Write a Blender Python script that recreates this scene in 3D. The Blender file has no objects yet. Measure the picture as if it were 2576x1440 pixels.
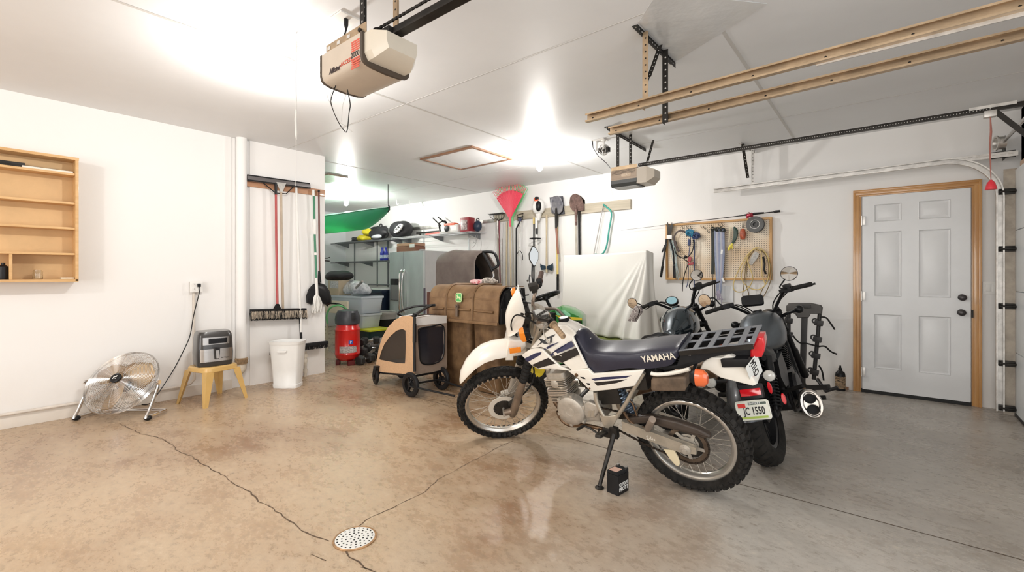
import bpy, bmesh, math, random
from mathutils import Vector, Matrix, Euler
R = math.radians
S = bpy.context.scene
COL = S.collection
V = Vector; TR = Matrix.Translation; RO = Matrix.Rotation
# camera, world, exposure
FPX, CX, HY, CAMZ = 1142.0, 1288.0, 690.0, 1.23
YAW = R(39.3)
cd = bpy.data.cameras.new('camera'); cam = bpy.data.objects.new('camera', cd); COL.objects.link(cam)
cam.location = (0, 0, CAMZ); cam.rotation_euler = (R(90), 0, YAW)
cd.sensor_fit = 'HORIZONTAL'; cd.sensor_width = 36; cd.lens = 36*FPX/2576; cd.shift_y = -30/2576
cd.clip_start = 0.05
S.camera = cam
S.view_settings.view_transform = 'Standard'; S.view_settings.look = 'None'
S.view_settings.gamma = 1; S.view_settings.use_curve_mapping = False
S.view_settings.exposure = 0.06
S.cycles.max_bounces = 8; S.cycles.diffuse_bounces = 5; S.cycles.glossy_bounces = 4; S.cycles.transmission_bounces = 6
S.cycles.transparent_max_bounces = 12
S.cycles.use_denoising = True
S.cycles.sample_clamp_indirect = 6
w = bpy.data.worlds.new('world'); S.world = w; w.use_nodes = True
w.node_tree.nodes['Background'].inputs[0].default_value = (0.93, 0.97, 1.0, 1)
w.node_tree.nodes['Background'].inputs[1].default_value = 0.82
CEIL = 2.70
BULBS = [(-3.2, 1.42, 54), (-3.22, 4.46, 62), (-7.6, 4.5, 85), (-3.2, -1.65, 60)]
def point_light(name, loc, power, r, col):
    l = bpy.data.lights.new(name, 'POINT'); l.energy = power; l.shadow_soft_size = r; l.color = col
    o = bpy.data.objects.new(name, l); o.location = loc; COL.objects.link(o); return o
for x, y, p in BULBS:
    point_light('bulb_light', (x, y, CEIL-0.275), p, 0.045, (1.0, 0.97, 0.93))
def area_light(name, loc, rot, sx, sy, power, col):
    l = bpy.data.lights.new(name, 'AREA'); l.shape = 'RECTANGLE'; l.size = sx; l.size_y = sy; l.energy = power; l.color = col
    o = bpy.data.objects.new(name, l); o.location = loc; o.rotation_euler = rot; COL.objects.link(o); return o
# daylight through the open garage doorway the photographer stands in
area_light('doorway_daylight', (1.0, 0.6, 1.25), (0, R(90), 0), 2.2, 2.6, 40, (0.92, 0.96, 1.0))

# added fill light behind the camera, brightens the right side of the room
area_light('rear_fill_light', (-0.8, -4.8, 1.45), (R(90), 0, R(-4)), 4.0, 2.2, 165, (1.0, 0.965, 0.92))

# place helpers: pixel of the photo -> point in the room
FW = V((-math.sin(YAW), math.cos(YAW), 0)); RT = V((math.cos(YAW), math.sin(YAW), 0)); C0 = V((0, 0, CAMZ))
def ray(px, py): return FW + RT*((px-CX)/FPX) + V((0, 0, (HY-py)/FPX))
def gx(px, py, X): d = ray(px, py); return C0 + d*(X/d.x)
def gy(px, py, Y): d = ray(px, py); return C0 + d*(Y/d.y)
def gz(px, py, Z=0.0): d = ray(px, py); return C0 + d*((Z-CAMZ)/d.z)
def gd(px, py, D): return C0 + ray(px, py)*D
def gpl(px, py, p0, n):
    d = ray(px, py); return C0 + d*((p0-C0).dot(n)/d.dot(n))

# materials
MATS = {}
def mat(name, col, rough=0.5, metal=0.0, noise=0.0, nscale=8.0, bump=0.0, bscale=40.0, spec=0.5, coat=0.0, emit=None, es=0.0,
        alpha=1.0, trans=0.0, ior=1.45, col2=None, stretch=None, sheen=0.0, rvar=0.0):
    if name in MATS: return MATS[name]
    m = bpy.data.materials.new(name); m.use_nodes = True; nt = m.node_tree; N = nt.nodes; L = nt.links
    b = N['Principled BSDF']
    c = (*col, 1)
    b.inputs['Base Color'].default_value = c; b.inputs['Roughness'].default_value = rough; b.inputs['Metallic'].default_value = metal
    b.inputs['Specular IOR Level'].default_value = spec; b.inputs['Coat Weight'].default_value = coat; b.inputs['Coat Roughness'].default_value = 0.08
    b.inputs['Alpha'].default_value = alpha; b.inputs['Transmission Weight'].default_value = trans; b.inputs['IOR'].default_value = ior
    if sheen: b.inputs['Sheen Weight'].default_value = sheen
    if emit: b.inputs['Emission Color'].default_value = (*emit, 1); b.inputs['Emission Strength'].default_value = es
    tc = N.new('ShaderNodeTexCoord'); src = tc.outputs['Object']
    if stretch:
        mp = N.new('ShaderNodeMapping'); mp.inputs['Scale'].default_value = stretch; L.new(src, mp.inputs[0]); src = mp.outputs[0]
    if noise or col2 or rvar:
        n = N.new('ShaderNodeTexNoise'); n.inputs['Scale'].default_value = nscale; n.inputs['Detail'].default_value = 8; n.inputs['Roughness'].default_value = 0.6
        L.new(src, n.inputs['Vector'])
        if noise or col2:
            r = N.new('ShaderNodeValToRGB'); e = r.color_ramp.elements
            if col2: e[0].color = c; e[1].color = (*col2, 1)
            else: e[0].color = tuple(max(0, v*(1-noise)) for v in col)+(1,); e[1].color = tuple(min(1, v*(1+noise)) for v in col)+(1,)
            e[0].position = 0.35; e[1].position = 0.65
            L.new(n.outputs[0], r.inputs[0]); L.new(r.outputs[0], b.inputs['Base Color'])
        if rvar:
            mr = N.new('ShaderNodeMapRange'); mr.inputs[3].default_value = max(0, rough-rvar); mr.inputs[4].default_value = min(1, rough+rvar)
            L.new(n.outputs[0], mr.inputs[0]); L.new(mr.outputs[0], b.inputs['Roughness'])
    if bump:
        n2 = N.new('ShaderNodeTexNoise'); n2.inputs['Scale'].default_value = bscale; n2.inputs['Detail'].default_value = 4
        L.new(src, n2.inputs['Vector'])
        bp = N.new('ShaderNodeBump'); bp.inputs['Strength'].default_value = bump; bp.inputs['Distance'].default_value = 0.01
        L.new(n2.outputs[0], bp.inputs['Height']); L.new(bp.outputs[0], b.inputs['Normal'])
    MATS[name] = m; return m
def wood(name, c1, c2, axis=0, rough=0.45, coat=0.2):
    st = [9, 9, 9]; st[axis] = 0.7
    return mat(name, c1, rough, col2=c2, nscale=3.2, stretch=tuple(st), coat=coat, bump=0.05, bscale=6)
M_blk = mat('black_plastic', (0.010, 0.010, 0.011), 0.40, noise=0.25, spec=0.35)
M_blkm = mat('matte_black', (0.013, 0.013, 0.014), 0.62, noise=0.3, spec=0.3)
M_rub = mat('rubber', (0.015, 0.014, 0.013), 0.72, spec=0.3, noise=0.35, nscale=30, bump=0.15)
M_chr = mat('chrome', (0.78, 0.76, 0.74), 0.12, 1.0)
M_steel = mat('steel', (0.52, 0.51, 0.50), 0.32, 1.0, noise=0.15, nscale=20)
M_galv = mat('galvanised_steel', (0.58, 0.56, 0.53), 0.42, 0.9, noise=0.18, nscale=14)
M_galvw = mat('warm_galvanised_steel', (0.46, 0.34, 0.22), 0.40, 0.7, noise=0.15, nscale=10)
M_dark = mat('dark_steel', (0.030, 0.027, 0.024), 0.45, 0.6, noise=0.3)
M_wht = mat('white_plastic', (0.84, 0.83, 0.80), 0.38, noise=0.02)
M_alu = mat('cast_aluminium', (0.50, 0.46, 0.40), 0.52, 0.6, noise=0.12, nscale=25, bump=0.05)
M_rope = mat('white_cord', (0.78, 0.76, 0.72), 0.8)
M_red = mat('red_plastic', (0.62, 0.03, 0.03), 0.35)
M_glass = mat('clear_glass', (0.95, 0.96, 0.95), 0.03, trans=1.0)
M_mir = mat('mirror_glass', (0.9, 0.9, 0.88), 0.03, 1.0)

# mesh builder
def frame(o, z, x=None):
    z = V(z).normalized()
    if x is None: x = V((1, 0, 0)) if abs(z.x) < 0.9 else V((0, 1, 0))
    y = z.cross(V(x)).normalized(); x = y.cross(z)
    m = Matrix((x, y, z)).transposed().to_4x4(); m.translation = V(o); return m
def smooth_path(pts, n=6, closed=False):
    pts = [V(p) for p in pts]; out = []; k = len(pts)
    if k < 3: return pts
    rng = range(k) if closed else range(k-1)
    for i in rng:
        if closed: p0, p1, p2, p3 = pts[(i-1) % k], pts[i], pts[(i+1) % k], pts[(i+2) % k]
        else: p0, p1, p2, p3 = pts[max(i-1, 0)], pts[i], pts[i+1], pts[min(i+2, k-1)]
        for j in range(n):
            t = j/n
            out.append(0.5*((2*p1)+(p2-p0)*t+(2*p0-5*p1+4*p2-p3)*t*t+(3*p1-p0-3*p2+p3)*t**3))
    if not closed: out.append(pts[-1])
    return out
def poly_area(p):
    return sum(p[i][0]*p[(i+1) % len(p)][1]-p[(i+1) % len(p)][0]*p[i][1] for i in range(len(p)))/2
OM = {}
class MB:
    def __init__(s): s.bm = bmesh.new(); s.uv = None; s.mi = 0; s.X = None
    def v(s, p):
        p = V(p)
        if s.X: p = s.X @ p
        return s.bm.verts.new(p)
    def f(s, vs):
        try: fc = s.bm.faces.new(vs); fc.material_index = s.mi; return fc
        except ValueError: return None
    def box(s, c, d, rot=None, bev=0.0, seg=2):
        c = V(c); h = V(d)/2
        M = TR(c)
        if rot is not None: M = M @ (rot.to_4x4() if isinstance(rot, Matrix) else Euler(rot).to_matrix().to_4x4())
        return s.boxm(M, d, bev, seg)
    def boxm(s, M, d, bev=0.0, seg=2):
        h = V(d)/2
        vs = [s.v(M @ V((x*h.x, y*h.y, z*h.z))) for x in (-1, 1) for y in (-1, 1) for z in (-1, 1)]
        fs = [s.f([vs[i] for i in q]) for q in ((0, 1, 3, 2), (4, 6, 7, 5), (0, 4, 5, 1), (2, 3, 7, 6), (0, 2, 6, 4), (1, 5, 7, 3))]
        if bev > 0:
            es = list({e for f in fs for e in f.edges})
            bmesh.ops.bevel(s.bm, geom=es, offset=min(bev, min(d)*0.49), segments=seg, affect='EDGES', profile=0.7)
        return s
    def b2(s, a, b, bev=0.0):
        a, b = V(a), V(b); return s.box((a+b)/2, [abs(x) for x in (b-a)], None, bev)
    def beam(s, p, q, w, h, up=(0, 0, 1), bev=0.0):
        p, q = V(p), V(q); z = (q-p); L = z.length
        M = frame((p+q)/2, z, V(up).cross(z) if V(up).cross(z).length > 1e-6 else None)
        return s.boxm(M, (w, h, L), bev)
    def ring(s, M, r, n, ry=None):
        ry = r if ry is None else ry
        return [s.v(M @ V((r*math.cos(2*math.pi*i/n), ry*math.sin(2*math.pi*i/n), 0))) for i in range(n)]
    def skin(s, rings, cap=True, closed=False):
        n = len(rings[0]); m = len(rings)
        for k in range(m if closed else m-1):
            a, b = rings[k], rings[(k+1) % m]
            for i in range(n):
                s.f([a[i], a[(i+1) % n], b[(i+1) % n], b[i]])
        if cap and not closed:
            s.f(list(reversed(rings[0]))); s.f(rings[-1])
        return s
    def tube(s, pts, r, n=8, closed=False, cap=True, sm=0, flat=1.0):
        pts = [V(p) for p in pts]
        if sm: pts = smooth_path(pts, sm, closed)
        k = len(pts); rs = r if isinstance(r, (list, tuple)) else [r]*k
        if len(rs) != k: # resample radii
            rs = [rs[min(int(i*(len(rs)-1)/(k-1)), len(rs)-2)]*(1-((i*(len(rs)-1)/(k-1)) - min(int(i*(len(rs)-1)/(k-1)), len(rs)-2))) +
                  rs[min(int(i*(len(rs)-1)/(k-1)), len(rs)-2)+1]*((i*(len(rs)-1)/(k-1)) - min(int(i*(len(rs)-1)/(k-1)), len(rs)-2)) for i in range(k)]
        rings = []; px = None
        for i, p in enumerate(pts):
            if closed: t = pts[(i+1) % k]-pts[i-1]
            else: t = pts[min(i+1, k-1)]-pts[max(i-1, 0)]
            if t.length < 1e-9: t = V((0, 0, 1))
            t.normalize()
            if px is None:
                px = V((0, 0, 1)) if abs(t.z) < 0.9 else V((1, 0, 0))
            px = (px - t*px.dot(t)); px = px.normalized() if px.length > 1e-6 else t.orthogonal().normalized()
            py = t.cross(px)
            rings.append([s.v(p+px*(math.cos(2*math.pi*j/n)*rs[i])+py*(math.sin(2*math.pi*j/n)*rs[i]*flat)) for j in range(n)])
        return s.skin(rings, cap, closed)
    def cyl(s, p, q, r, r2=None, n=16, cap=True):
        return s.tube([p, q], [r, r if r2 is None else r2], n, cap=cap)
    def lathe(s, prof, M=None, n=24, cap=True, sy=1.0, a0=0, a1=2*math.pi):
        M = M or Matrix(); rings = []
        for r, z in prof:
            rings.append([s.v(M @ V((r*math.cos(2*math.pi*i/n), sy*r*math.sin(2*math.pi*i/n), z))) for i in range(n)])
        return s.skin(rings, cap)
    def torus(s, M, R_, r, n=32, m=8, ry=None):
        pts = [M @ V((R_*math.cos(2*math.pi*i/n), (ry or R_)*math.sin(2*math.pi*i/n), 0)) for i in range(n)]
        return s.tube(pts, r, m, closed=True)
    def ball(s, c, r, n=12, m=8, M=None):
        r = V((r, r, r)) if not hasattr(r, '__len__') else V(r)
        M = M or Matrix(); c = V(c); rings = []
        top = s.v(c+(M @ V((0, 0, r.z)))); bot = s.v(c+(M @ V((0, 0, -r.z))))
        for k in range(1, m):
            a = math.pi*k/m
            rings.append([s.v(c+(M @ V((r.x*math.sin(a)*math.cos(2*math.pi*i/n), r.y*math.sin(a)*math.sin(2*math.pi*i/n), r.z*math.cos(a))))) for i in range(n)])
        for k in range(m-2):
            for i in range(n): s.f([rings[k][i], rings[k+1][i], rings[k+1][(i+1) % n], rings[k][(i+1) % n]])
        for i in range(n):
            s.f([top, rings[0][i], rings[0][(i+1) % n]]); s.f([bot, rings[-1][(i+1) % n], rings[-1][i]])
        return s
    def prism(s, poly, vec, bev=0.0, taper=None, seg=1):
        """extrude a planar polygon (3-D points) along vec"""
        poly = [V(p) for p in poly]; vec = V(vec)
        c = sum(poly, V())/len(poly)
        a = [s.v(p) for p in poly]
        b = [s.v(((p-c)*(taper if taper else 1.0)+c)+vec) for p in poly]
        n = len(a); fs = [s.f(a[::-1]), s.f(b)]
        for i in range(n): fs.append(s.f([a[i], a[(i+1) % n], b[(i+1) % n], b[i]]))
        if bev > 0:
            es = list({e for f in fs if f for e in f.edges})
            bmesh.ops.bevel(s.bm, geom=es, offset=bev, segments=seg, affect='EDGES', profile=0.7)
        return s
    def plate(s, poly2, M, t, bev=0.0, seg=1): # polygon in M's xy, thickness along z centred
        return s.prism([M @ V((x, y, -t/2)) for x, y in poly2], (M.to_3x3() @ V((0, 0, t))), bev, seg=seg)
    def loft(s, secs, cap=True): # secs: list of lists of points
        return s.skin([[s.v(p) for p in q] for q in secs], cap)
    def grid(s, P, thick=0.0): # P[i][j] points
        vs = [[s.v(p) for p in row] for row in P]
        for i in range(len(vs)-1):
            for j in range(len(vs[0])-1): s.f([vs[i][j], vs[i+1][j], vs[i+1][j+1], vs[i][j+1]])
        if thick: s.solid = thick
        return s
    def text(s, txt, M, size, ext=0.001, off=0.0, align='CENTER', sx=1.0, shear=0.0):
        c = bpy.data.curves.new('t', 'FONT'); c.body = txt; c.size = size; c.extrude = ext; c.offset = off; c.shear = shear
        c.align_x = align; c.align_y = 'CENTER'; c.resolution_u = 3
        o = bpy.data.objects.new('t', c); COL.objects.link(o)
        dg = bpy.context.evaluated_depsgraph_get(); me = bpy.data.meshes.new_from_object(o.evaluated_get(dg))
        MM = (s.X @ M if s.X else M) @ Matrix.Diagonal((sx, 1, 1, 1))
        me.transform(MM)
        n0 = len(s.bm.faces)
        s.bm.from_mesh(me); s.bm.faces.ensure_lookup_table()
        for k in range(n0, len(s.bm.faces)): s.bm.faces[k].material_index = s.mi
        bpy.data.objects.remove(o); bpy.data.curves.remove(c); bpy.data.meshes.remove(me)
        return s
    def build(s, name, m, parent=None, ang=35, world=True, fix=True, solid=None, sub=0):
        ms = m if isinstance(m, (list, tuple)) else [m]
        if fix: bmesh.ops.recalc_face_normals(s.bm, faces=s.bm.faces)
        me = bpy.data.meshes.new(name)
        if world and parent is not None:
            bmesh.ops.transform(s.bm, matrix=OM[parent.name].inverted(), verts=s.bm.verts)
        s.bm.to_mesh(me); s.bm.free()
        for q in ms: me.materials.append(q)
        if ang > 0:
            for p in me.polygons: p.use_smooth = True
            me.set_sharp_from_angle(angle=R(ang))
        o = bpy.data.objects.new(name, me); COL.objects.link(o)
        if parent is not None: o.parent = parent; OM[o.name] = OM[parent.name].copy()
        else: OM[o.name] = Matrix()
        if solid:
            md = o.modifiers.new('solid', 'SOLIDIFY'); md.thickness = solid; md.offset = 0
        if sub:
            md = o.modifiers.new('sub', 'SUBSURF'); md.levels = sub; md.render_levels = sub
        return o
def tag(o, label, cat, group=None, kind=None):
    o['label'] = label; o['category'] = cat
    if group: o['group'] = group
    if kind: o['kind'] = kind
    return o
def thing(name, label, cat, loc=(0, 0, 0), M=None, group=None):
    o = bpy.data.objects.new(name, None); COL.objects.link(o)
    m = M if M is not None else TR(V(loc))
    o.matrix_world = m; OM[o.name] = m.copy(); o.empty_display_size = 0.1
    return tag(o, label, cat, group)
def struct(o, label=None):
    o['kind'] = 'structure'
    if label: o['label'] = label
    return o
def base_of(o): # move a single-mesh object's origin to its base centre
    me = o.data; n = len(me.vertices)
    xs = [v.co for v in me.vertices]
    c = V(((min(p.x for p in xs)+max(p.x for p in xs))/2, (min(p.y for p in xs)+max(p.y for p in xs))/2, min(p.z for p in xs)))
    me.transform(TR(-c)); o.location = c; OM[o.name] = TR(c); return o
def dup(root, M, label=None, group=None):
    def cp(o, par):
        c = o.copy(); COL.objects.link(c); c.parent = par
        for ch in [q for q in bpy.data.objects if q.parent == o and q != c]: cp(ch, c)
        return c
    r = cp(root, None); r.matrix_world = M; OM[r.name] = M.copy()
    if label: r['label'] = label
    if group: r['group'] = group
    return r
def rot_about(p, axis, a): return TR(V(p)) @ RO(a, 4, V(axis)) @ TR(-V(p))
# the room
DW, LW, FWX, GD = 6.0, -5.42, -10.15, 0.93   # door wall y, left wall x, far alcove wall x, garage door x
def wallmat(name, col, dirt=(0.62, 0.52, 0.42)):
    m = mat(name, col, 0.55, spec=0.35, bump=0.03, bscale=60); nt = m.node_tree; N = nt.nodes; L = nt.links; b = N['Principled BSDF']
    g = N.new('ShaderNodeNewGeometry'); sp = N.new('ShaderNodeSeparateXYZ'); L.new(g.outputs['Position'], sp.inputs[0])
    n = N.new('ShaderNodeTexNoise'); n.inputs['Scale'].default_value = 2.2; n.inputs['Detail'].default_value = 9; n.inputs['Roughness'].default_value = 0.7
    L.new(g.outputs['Position'], n.inputs['Vector'])
    n3 = N.new('ShaderNodeTexNoise'); n3.inputs['Scale'].default_value = 0.9; n3.inputs['Detail'].default_value = 4; L.new(g.outputs['Position'], n3.inputs['Vector'])
    h = N.new('ShaderNodeMapRange'); h.inputs[1].default_value = 0.0; h.inputs[2].default_value = 0.55; h.inputs[3].default_value = 0.5; h.inputs[4].default_value = 0.0
    L.new(sp.outputs[2], h.inputs[0])
    mu = N.new('ShaderNodeMath'); mu.operation = 'MULTIPLY'; L.new(h.outputs[0], mu.inputs[0]); L.new(n.outputs[0], mu.inputs[1])
    mx = N.new('ShaderNodeMix'); mx.data_type = 'RGBA'; mx.inputs[6].default_value = (*col, 1); mx.inputs[7].default_value = (*dirt, 1)
    L.new(mu.outputs[0], mx.inputs[0])
    r = N.new('ShaderNodeMapRange'); r.inputs[1].default_value = 0.45; r.inputs[2].default_value = 0.75; r.inputs[3].default_value = 0; r.inputs[4].default_value = 0.10
    L.new(n3.outputs[0], r.inputs[0])
    mx2 = N.new('ShaderNodeMix'); mx2.data_type = 'RGBA'; mx2.inputs[7].default_value = (0.70, 0.66, 0.62, 1)
    L.new(r.outputs[0], mx2.inputs[0]); L.new(mx.outputs[2], mx2.inputs[6]); L.new(mx2.outputs[2], b.inputs['Base Color'])
    return m
M_wall = wallmat('painted_wall', (0.86, 0.85, 0.835))
M_wallf = wallmat('painted_alcove_wall', (0.78, 0.81, 0.82))
M_ceil = mat('ceiling_panel', (0.78, 0.79, 0.80), 0.42, noise=0.04, nscale=0.8, spec=0.35, rvar=0.10)
M_seam = mat('ceiling_seam', (0.58, 0.57, 0.55), 0.5)
# floor material
def floor_mat():
    m = bpy.data.materials.new('stained_concrete'); m.use_nodes = True; nt = m.node_tree; N = nt.nodes; L = nt.links; b = N['Principled BSDF']
    g = N.new('ShaderNodeNewGeometry'); P = g.outputs['Position']
    sp = N.new('ShaderNodeSeparateXYZ'); L.new(P, sp.inputs[0])
    def noise(sc, det=8, ro=0.6, st=None, dist=0.0):
        n = N.new('ShaderNodeTexNoise'); n.inputs['Scale'].default_value = sc; n.inputs['Detail'].default_value = det; n.inputs['Roughness'].default_value = ro; n.inputs['Distortion'].default_value = dist
        if st:
            mp = N.new('ShaderNodeMapping'); mp.inputs['Scale'].default_value = st; mp.inputs['Rotation'].default_value = (0, 0, R(38)); L.new(P, mp.inputs[0]); L.new(mp.outputs[0], n.inputs['Vector'])
        else: L.new(P, n.inputs['Vector'])
        return n.outputs[0]
    def rng(x, a, b_, c=0.0, d=1.0):
        r = N.new('ShaderNodeMapRange'); r.inputs[1].default_value = a; r.inputs[2].default_value = b_; r.inputs[3].default_value = c; r.inputs[4].default_value = d; L.new(x, r.inputs[0]); return r.outputs[0]
    def mix(f, a, b_):
        x = N.new('ShaderNodeMix'); x.data_type = 'RGBA'
        L.new(f, x.inputs[0])
        for i, q in ((6, a), (7, b_)):
            if isinstance(q, tuple): x.inputs[i].default_value = (*q, 1)
            else: L.new(q, x.inputs[i])
        return x.outputs[2]
    def math_(op, a, b_):
        x = N.new('ShaderNodeMath'); x.operation = op
        for i, q in ((0, a), (1, b_)):
            if isinstance(q, (int, float)): x.inputs[i].default_value = q
            else: L.new(q, x.inputs[i])
        return x.outputs[0]
    big = noise(0.75, 5, 0.55, dist=0.6); mid = noise(2.6, 10, 0.72, st=(0.7, 1.35, 1)); fine = noise(22, 9, 0.78, st=(0.8, 1.25, 1)); vf = noise(150, 3, 0.6)
    warm = mix(rng(big, 0.36, 0.62), (0.25, 0.13, 0.062), (0.47, 0.33, 0.205))
    warm = mix(rng(mid, 0.36, 0.72), warm, (0.54, 0.42, 0.29))
    grey = mix(rng(big, 0.36, 0.64), (0.27, 0.22, 0.175), (0.54, 0.50, 0.44))
    grey = mix(rng(mid, 0.32, 0.72), grey, (0.47, 0.44, 0.395))
    # the slab bay nearer the walk door is grey, the near bay is rust-stained
    e = math_('ADD', sp.outputs[0], math_('MULTIPLY', sp.outputs[1], 0.62))
    e = math_('ADD', e, math_('MULTIPLY', math_('SUBTRACT', big, 0.5), 3.0))
    col = mix(rng(e, -0.6, 1.1), warm, grey)
    col = mix(rng(fine, 0.32, 0.50, 0.50, 0.0), col, (0.15, 0.10, 0.06))
    col = mix(rng(fine, 0.55, 0.72, 0.0, 0.40), col, (0.78, 0.68, 0.54))
    col = mix(rng(vf, 0.62, 0.72, 0.0, 0.45), col, (0.14, 0.10, 0.07))
    L.new(col, b.inputs['Base Color'])
    L.new(rng(math_('ADD', mid, math_('MULTIPLY', fine, 0.7)), 0.6, 1.15, 0.16, 0.46), b.inputs['Roughness'])
    b.inputs['Specular IOR Level'].default_value = 0.55
    bp = N.new('ShaderNodeBump'); bp.inputs['Strength'].default_value = 0.18; bp.inputs['Distance'].default_value = 0.006
    L.new(fine, bp.inputs['Height']); L.new(bp.outputs[0], b.inputs['Normal'])
    return m
M_floor = floor_mat(); M_crack = mat('crack_dark', (0.10, 0.065, 0.04), 0.9)
f = MB()
f.b2((FWX-0.2, -5.0, -0.1), (1.6, DW+0.2, 0.0))
f.mi = 1
def strip(pts, w, z=0.0008, jit=0.0, seed=1):
    rnd = random.Random(seed); pts = [V((p.x, p.y, z)) for p in pts]; q = []
    for i in range(len(pts)-1):
        L_ = (pts[i+1]-pts[i]).length; n = max(1, int(L_/0.035)) if jit else 1
        for k in range(n):
            p = pts[i].lerp(pts[i+1], k/n)
            if jit: p = p+V((rnd.uniform(-jit, jit), rnd.uniform(-jit, jit), 0))
            q.append(p)
    q.append(pts[-1]); L0 = []; R0 = []
    for i, p in enumerate(q):
        t = (q[min(i+1, len(q)-1)]-q[max(i-1, 0)]).normalized(); nn = V((-t.y, t.x, 0))*w*(0.5 if not jit else rnd.uniform(0.2, 0.75))
        L0.append(f.v(p+nn)); R0.append(f.v(p-nn))
    for i in range(len(q)-1): f.f([L0[i], R0[i], R0[i+1], L0[i+1]])
strip([V((LW, 2.9, 0)), V((GD, 2.9, 0))], 0.006)
strip([V((-3.3, 2.9, 0)), V((-3.3, 6, 0))], 0.005)
def crk(pl, w, jit, seed): strip([gz(x, y) for x, y in pl], w, jit=jit, seed=seed)
crk([(300, 1066), (355, 1092), (410, 1105), (432, 1120), (445, 1135), (480, 1148), (525, 1178), (552, 1190), (590, 1220), (630, 1238), (652, 1262), (680, 1275), (712, 1300), (740, 1318), (770, 1342), (800, 1352), (828, 1362)], 0.006, 0.006, 3)
crk([(872, 1386), (880, 1402), (905, 1415), (915, 1430), (946, 1441)], 0.008, 0.004, 4)
crk([(880, 1340), (935, 1300), (990, 1278), (1040, 1252), (1070, 1238), (1100, 1208), (1150, 1182), (1200, 1155), (1250, 1128), (1290, 1110)], 0.0045, 0.004, 5)
crk([(905, 1428), (935, 1434)], 0.004, 0.003, 6)
crk([(780, 1396), (820, 1412)], 0.004, 0.003, 8)
struct(f.build('floor', [M_floor, M_crack], ang=0, fix=False))
m = MB(); m.b2((FWX-0.2, -5.0, CEIL), (1.6, DW+0.2, CEIL+0.1)); m.mi = 1
for x in (-0.75, -3.19, -5.63, -8.1): m.b2((x-0.011, -3, CEIL-0.0025), (x+0.011, DW, CEIL+0.001))
for y, x0, x1 in ((2.45, -5.4, 0.9), (4.9, -10, 0.9), (0.0, -5.4, 0.9)): m.b2((x0, y-0.004, CEIL-0.0015), (x1, y+0.004, CEIL+0.001))
struct(m.build('ceiling', [M_ceil, M_seam], ang=0))
m = MB(); m.b2((FWX-0.2, DW, 0), (1.6, DW+0.15, CEIL)); struct(m.build('wall_back', M_wall, ang=0))
m = MB(); m.b2((LW-0.14, -5, 0), (LW, 1.86, CEIL)); struct(m.build('wall_left', M_wall, ang=0))
m = MB(); m.b2((LW-0.14, 1.86, 0), (LW-0.012, 2.9, CEIL)); struct(m.build('wall_recess', M_wall, ang=0))
m = MB(); m.b2((LW-0.012, 2.04, 0), (LW+0.02, 2.905, CEIL)); struct(m.build('wall_partition', M_wall, ang=0))
m = MB(); m.b2((FWX-0.15, 2.0, 0), (FWX, DW, CEIL)); struct(m.build('wall_far', M_wallf, ang=0))
m = MB(); m.b2((FWX, 2.62, 0), (LW-0.14, 2.76, CEIL)); struct(m.build('wall_alcove', M_wallf, ang=0))
# jamb wall around the garage doors
m = MB()
m.b2((GD+0.02, 2.62, 0), (GD+0.17, 2.91, CEIL)); m.b2((GD+0.02, 5.72, 0), (GD+0.17, DW, CEIL)); m.b2((GD+0.02, -5, 2.14), (GD+0.17, DW, CEIL)); m.b2((GD+0.02, -5, 0), (GD+0.17, -0.2, CEIL))
struct(m.build('wall_right', M_wall, ang=0))
# kick boards
M_kick = wallmat('painted_kickboard', (0.80, 0.76, 0.70), (0.5, 0.38, 0.26))
m = MB(); m.b2((LW, -5, 0), (LW+0.03, 1.86, 0.10), 0.003); struct(m.build('baseboard_left', M_kick))
M_brn = wood('brown_trim', (0.22, 0.10, 0.045), (0.30, 0.15, 0.07))
dx0 = gy(2165, 985, DW).x
m = MB(); m.b2((gy(2105, 980, DW).x, DW-0.014, 0), (dx0-0.1, DW, 0.03)); struct(m.build('baseboard_back', M_brn))
# garage door, sectional
M_gd = mat('garage_door_white', (0.80, 0.82, 0.83), 0.4, noise=0.02)
r = bpy.data.objects.new('door_2', None); COL.objects.link(r); OM[r.name] = Matrix(); struct(r, 'white sectional overhead door at the right edge')
for k in range(4):
    m = MB(); z0 = 0.02+k*0.53
    m.b2((GD-0.045, 2.93, z0+0.002), (GD, 5.86, z0+0.526), 0.006); m.build('door_section', M_gd, r)
m = MB(); m.b2((GD-0.05, 2.93, 0.0), (GD+0.005, 5.86, 0.022)); m.build('rubber_seal', M_blk, r)
# dark board by the alcove, film on the ceiling beside the track bracket
m = MB(); a, b_ = gz(822, 448, CEIL), gz(868, 444, CEIL); m.b2((a.x-0.25, a.y-0.15, CEIL-0.02), (b_.x+0.0, b_.y+0.05, CEIL)); tag(base_of(m.build('ceiling_board', wood('ceiling_board_wood', (0.30, 0.24, 0.17), (0.40, 0.32, 0.23)))), 'short brown board on the ceiling at the alcove entrance beside the partition', 'board')
m = MB(); m.prism([gz(x, y, CEIL-0.004) for x, y in ((1606, 56), (1655, -20), (1930, 10), (1820, 80), (1698, 156))], (0, 0, 0.003)); tag(base_of(m.build('plastic_film', mat('ceiling_film', (0.66, 0.67, 0.67), 0.22, noise=0.05, nscale=3, coat=0.4, bump=0.4, bscale=12), ang=0)), 'triangle of clear plastic film stretched on the ceiling beside the track bracket', 'plastic film')
# far-off wooden opening trim above the garage door
M_oak = wood('golden_oak', (0.46, 0.215, 0.06), (0.60, 0.32, 0.11), axis=2, coat=0.5, rough=0.3)
M_oakh = wood('golden_oak_level', (0.46, 0.215, 0.06), (0.60, 0.32, 0.11), axis=0, coat=0.5, rough=0.3)
m = MB(); m.b2((GD-0.02, -4, 2.14), (GD+0.04, 5.8, 2.20)); struct(m.build('trim_1', M_oak))
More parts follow.
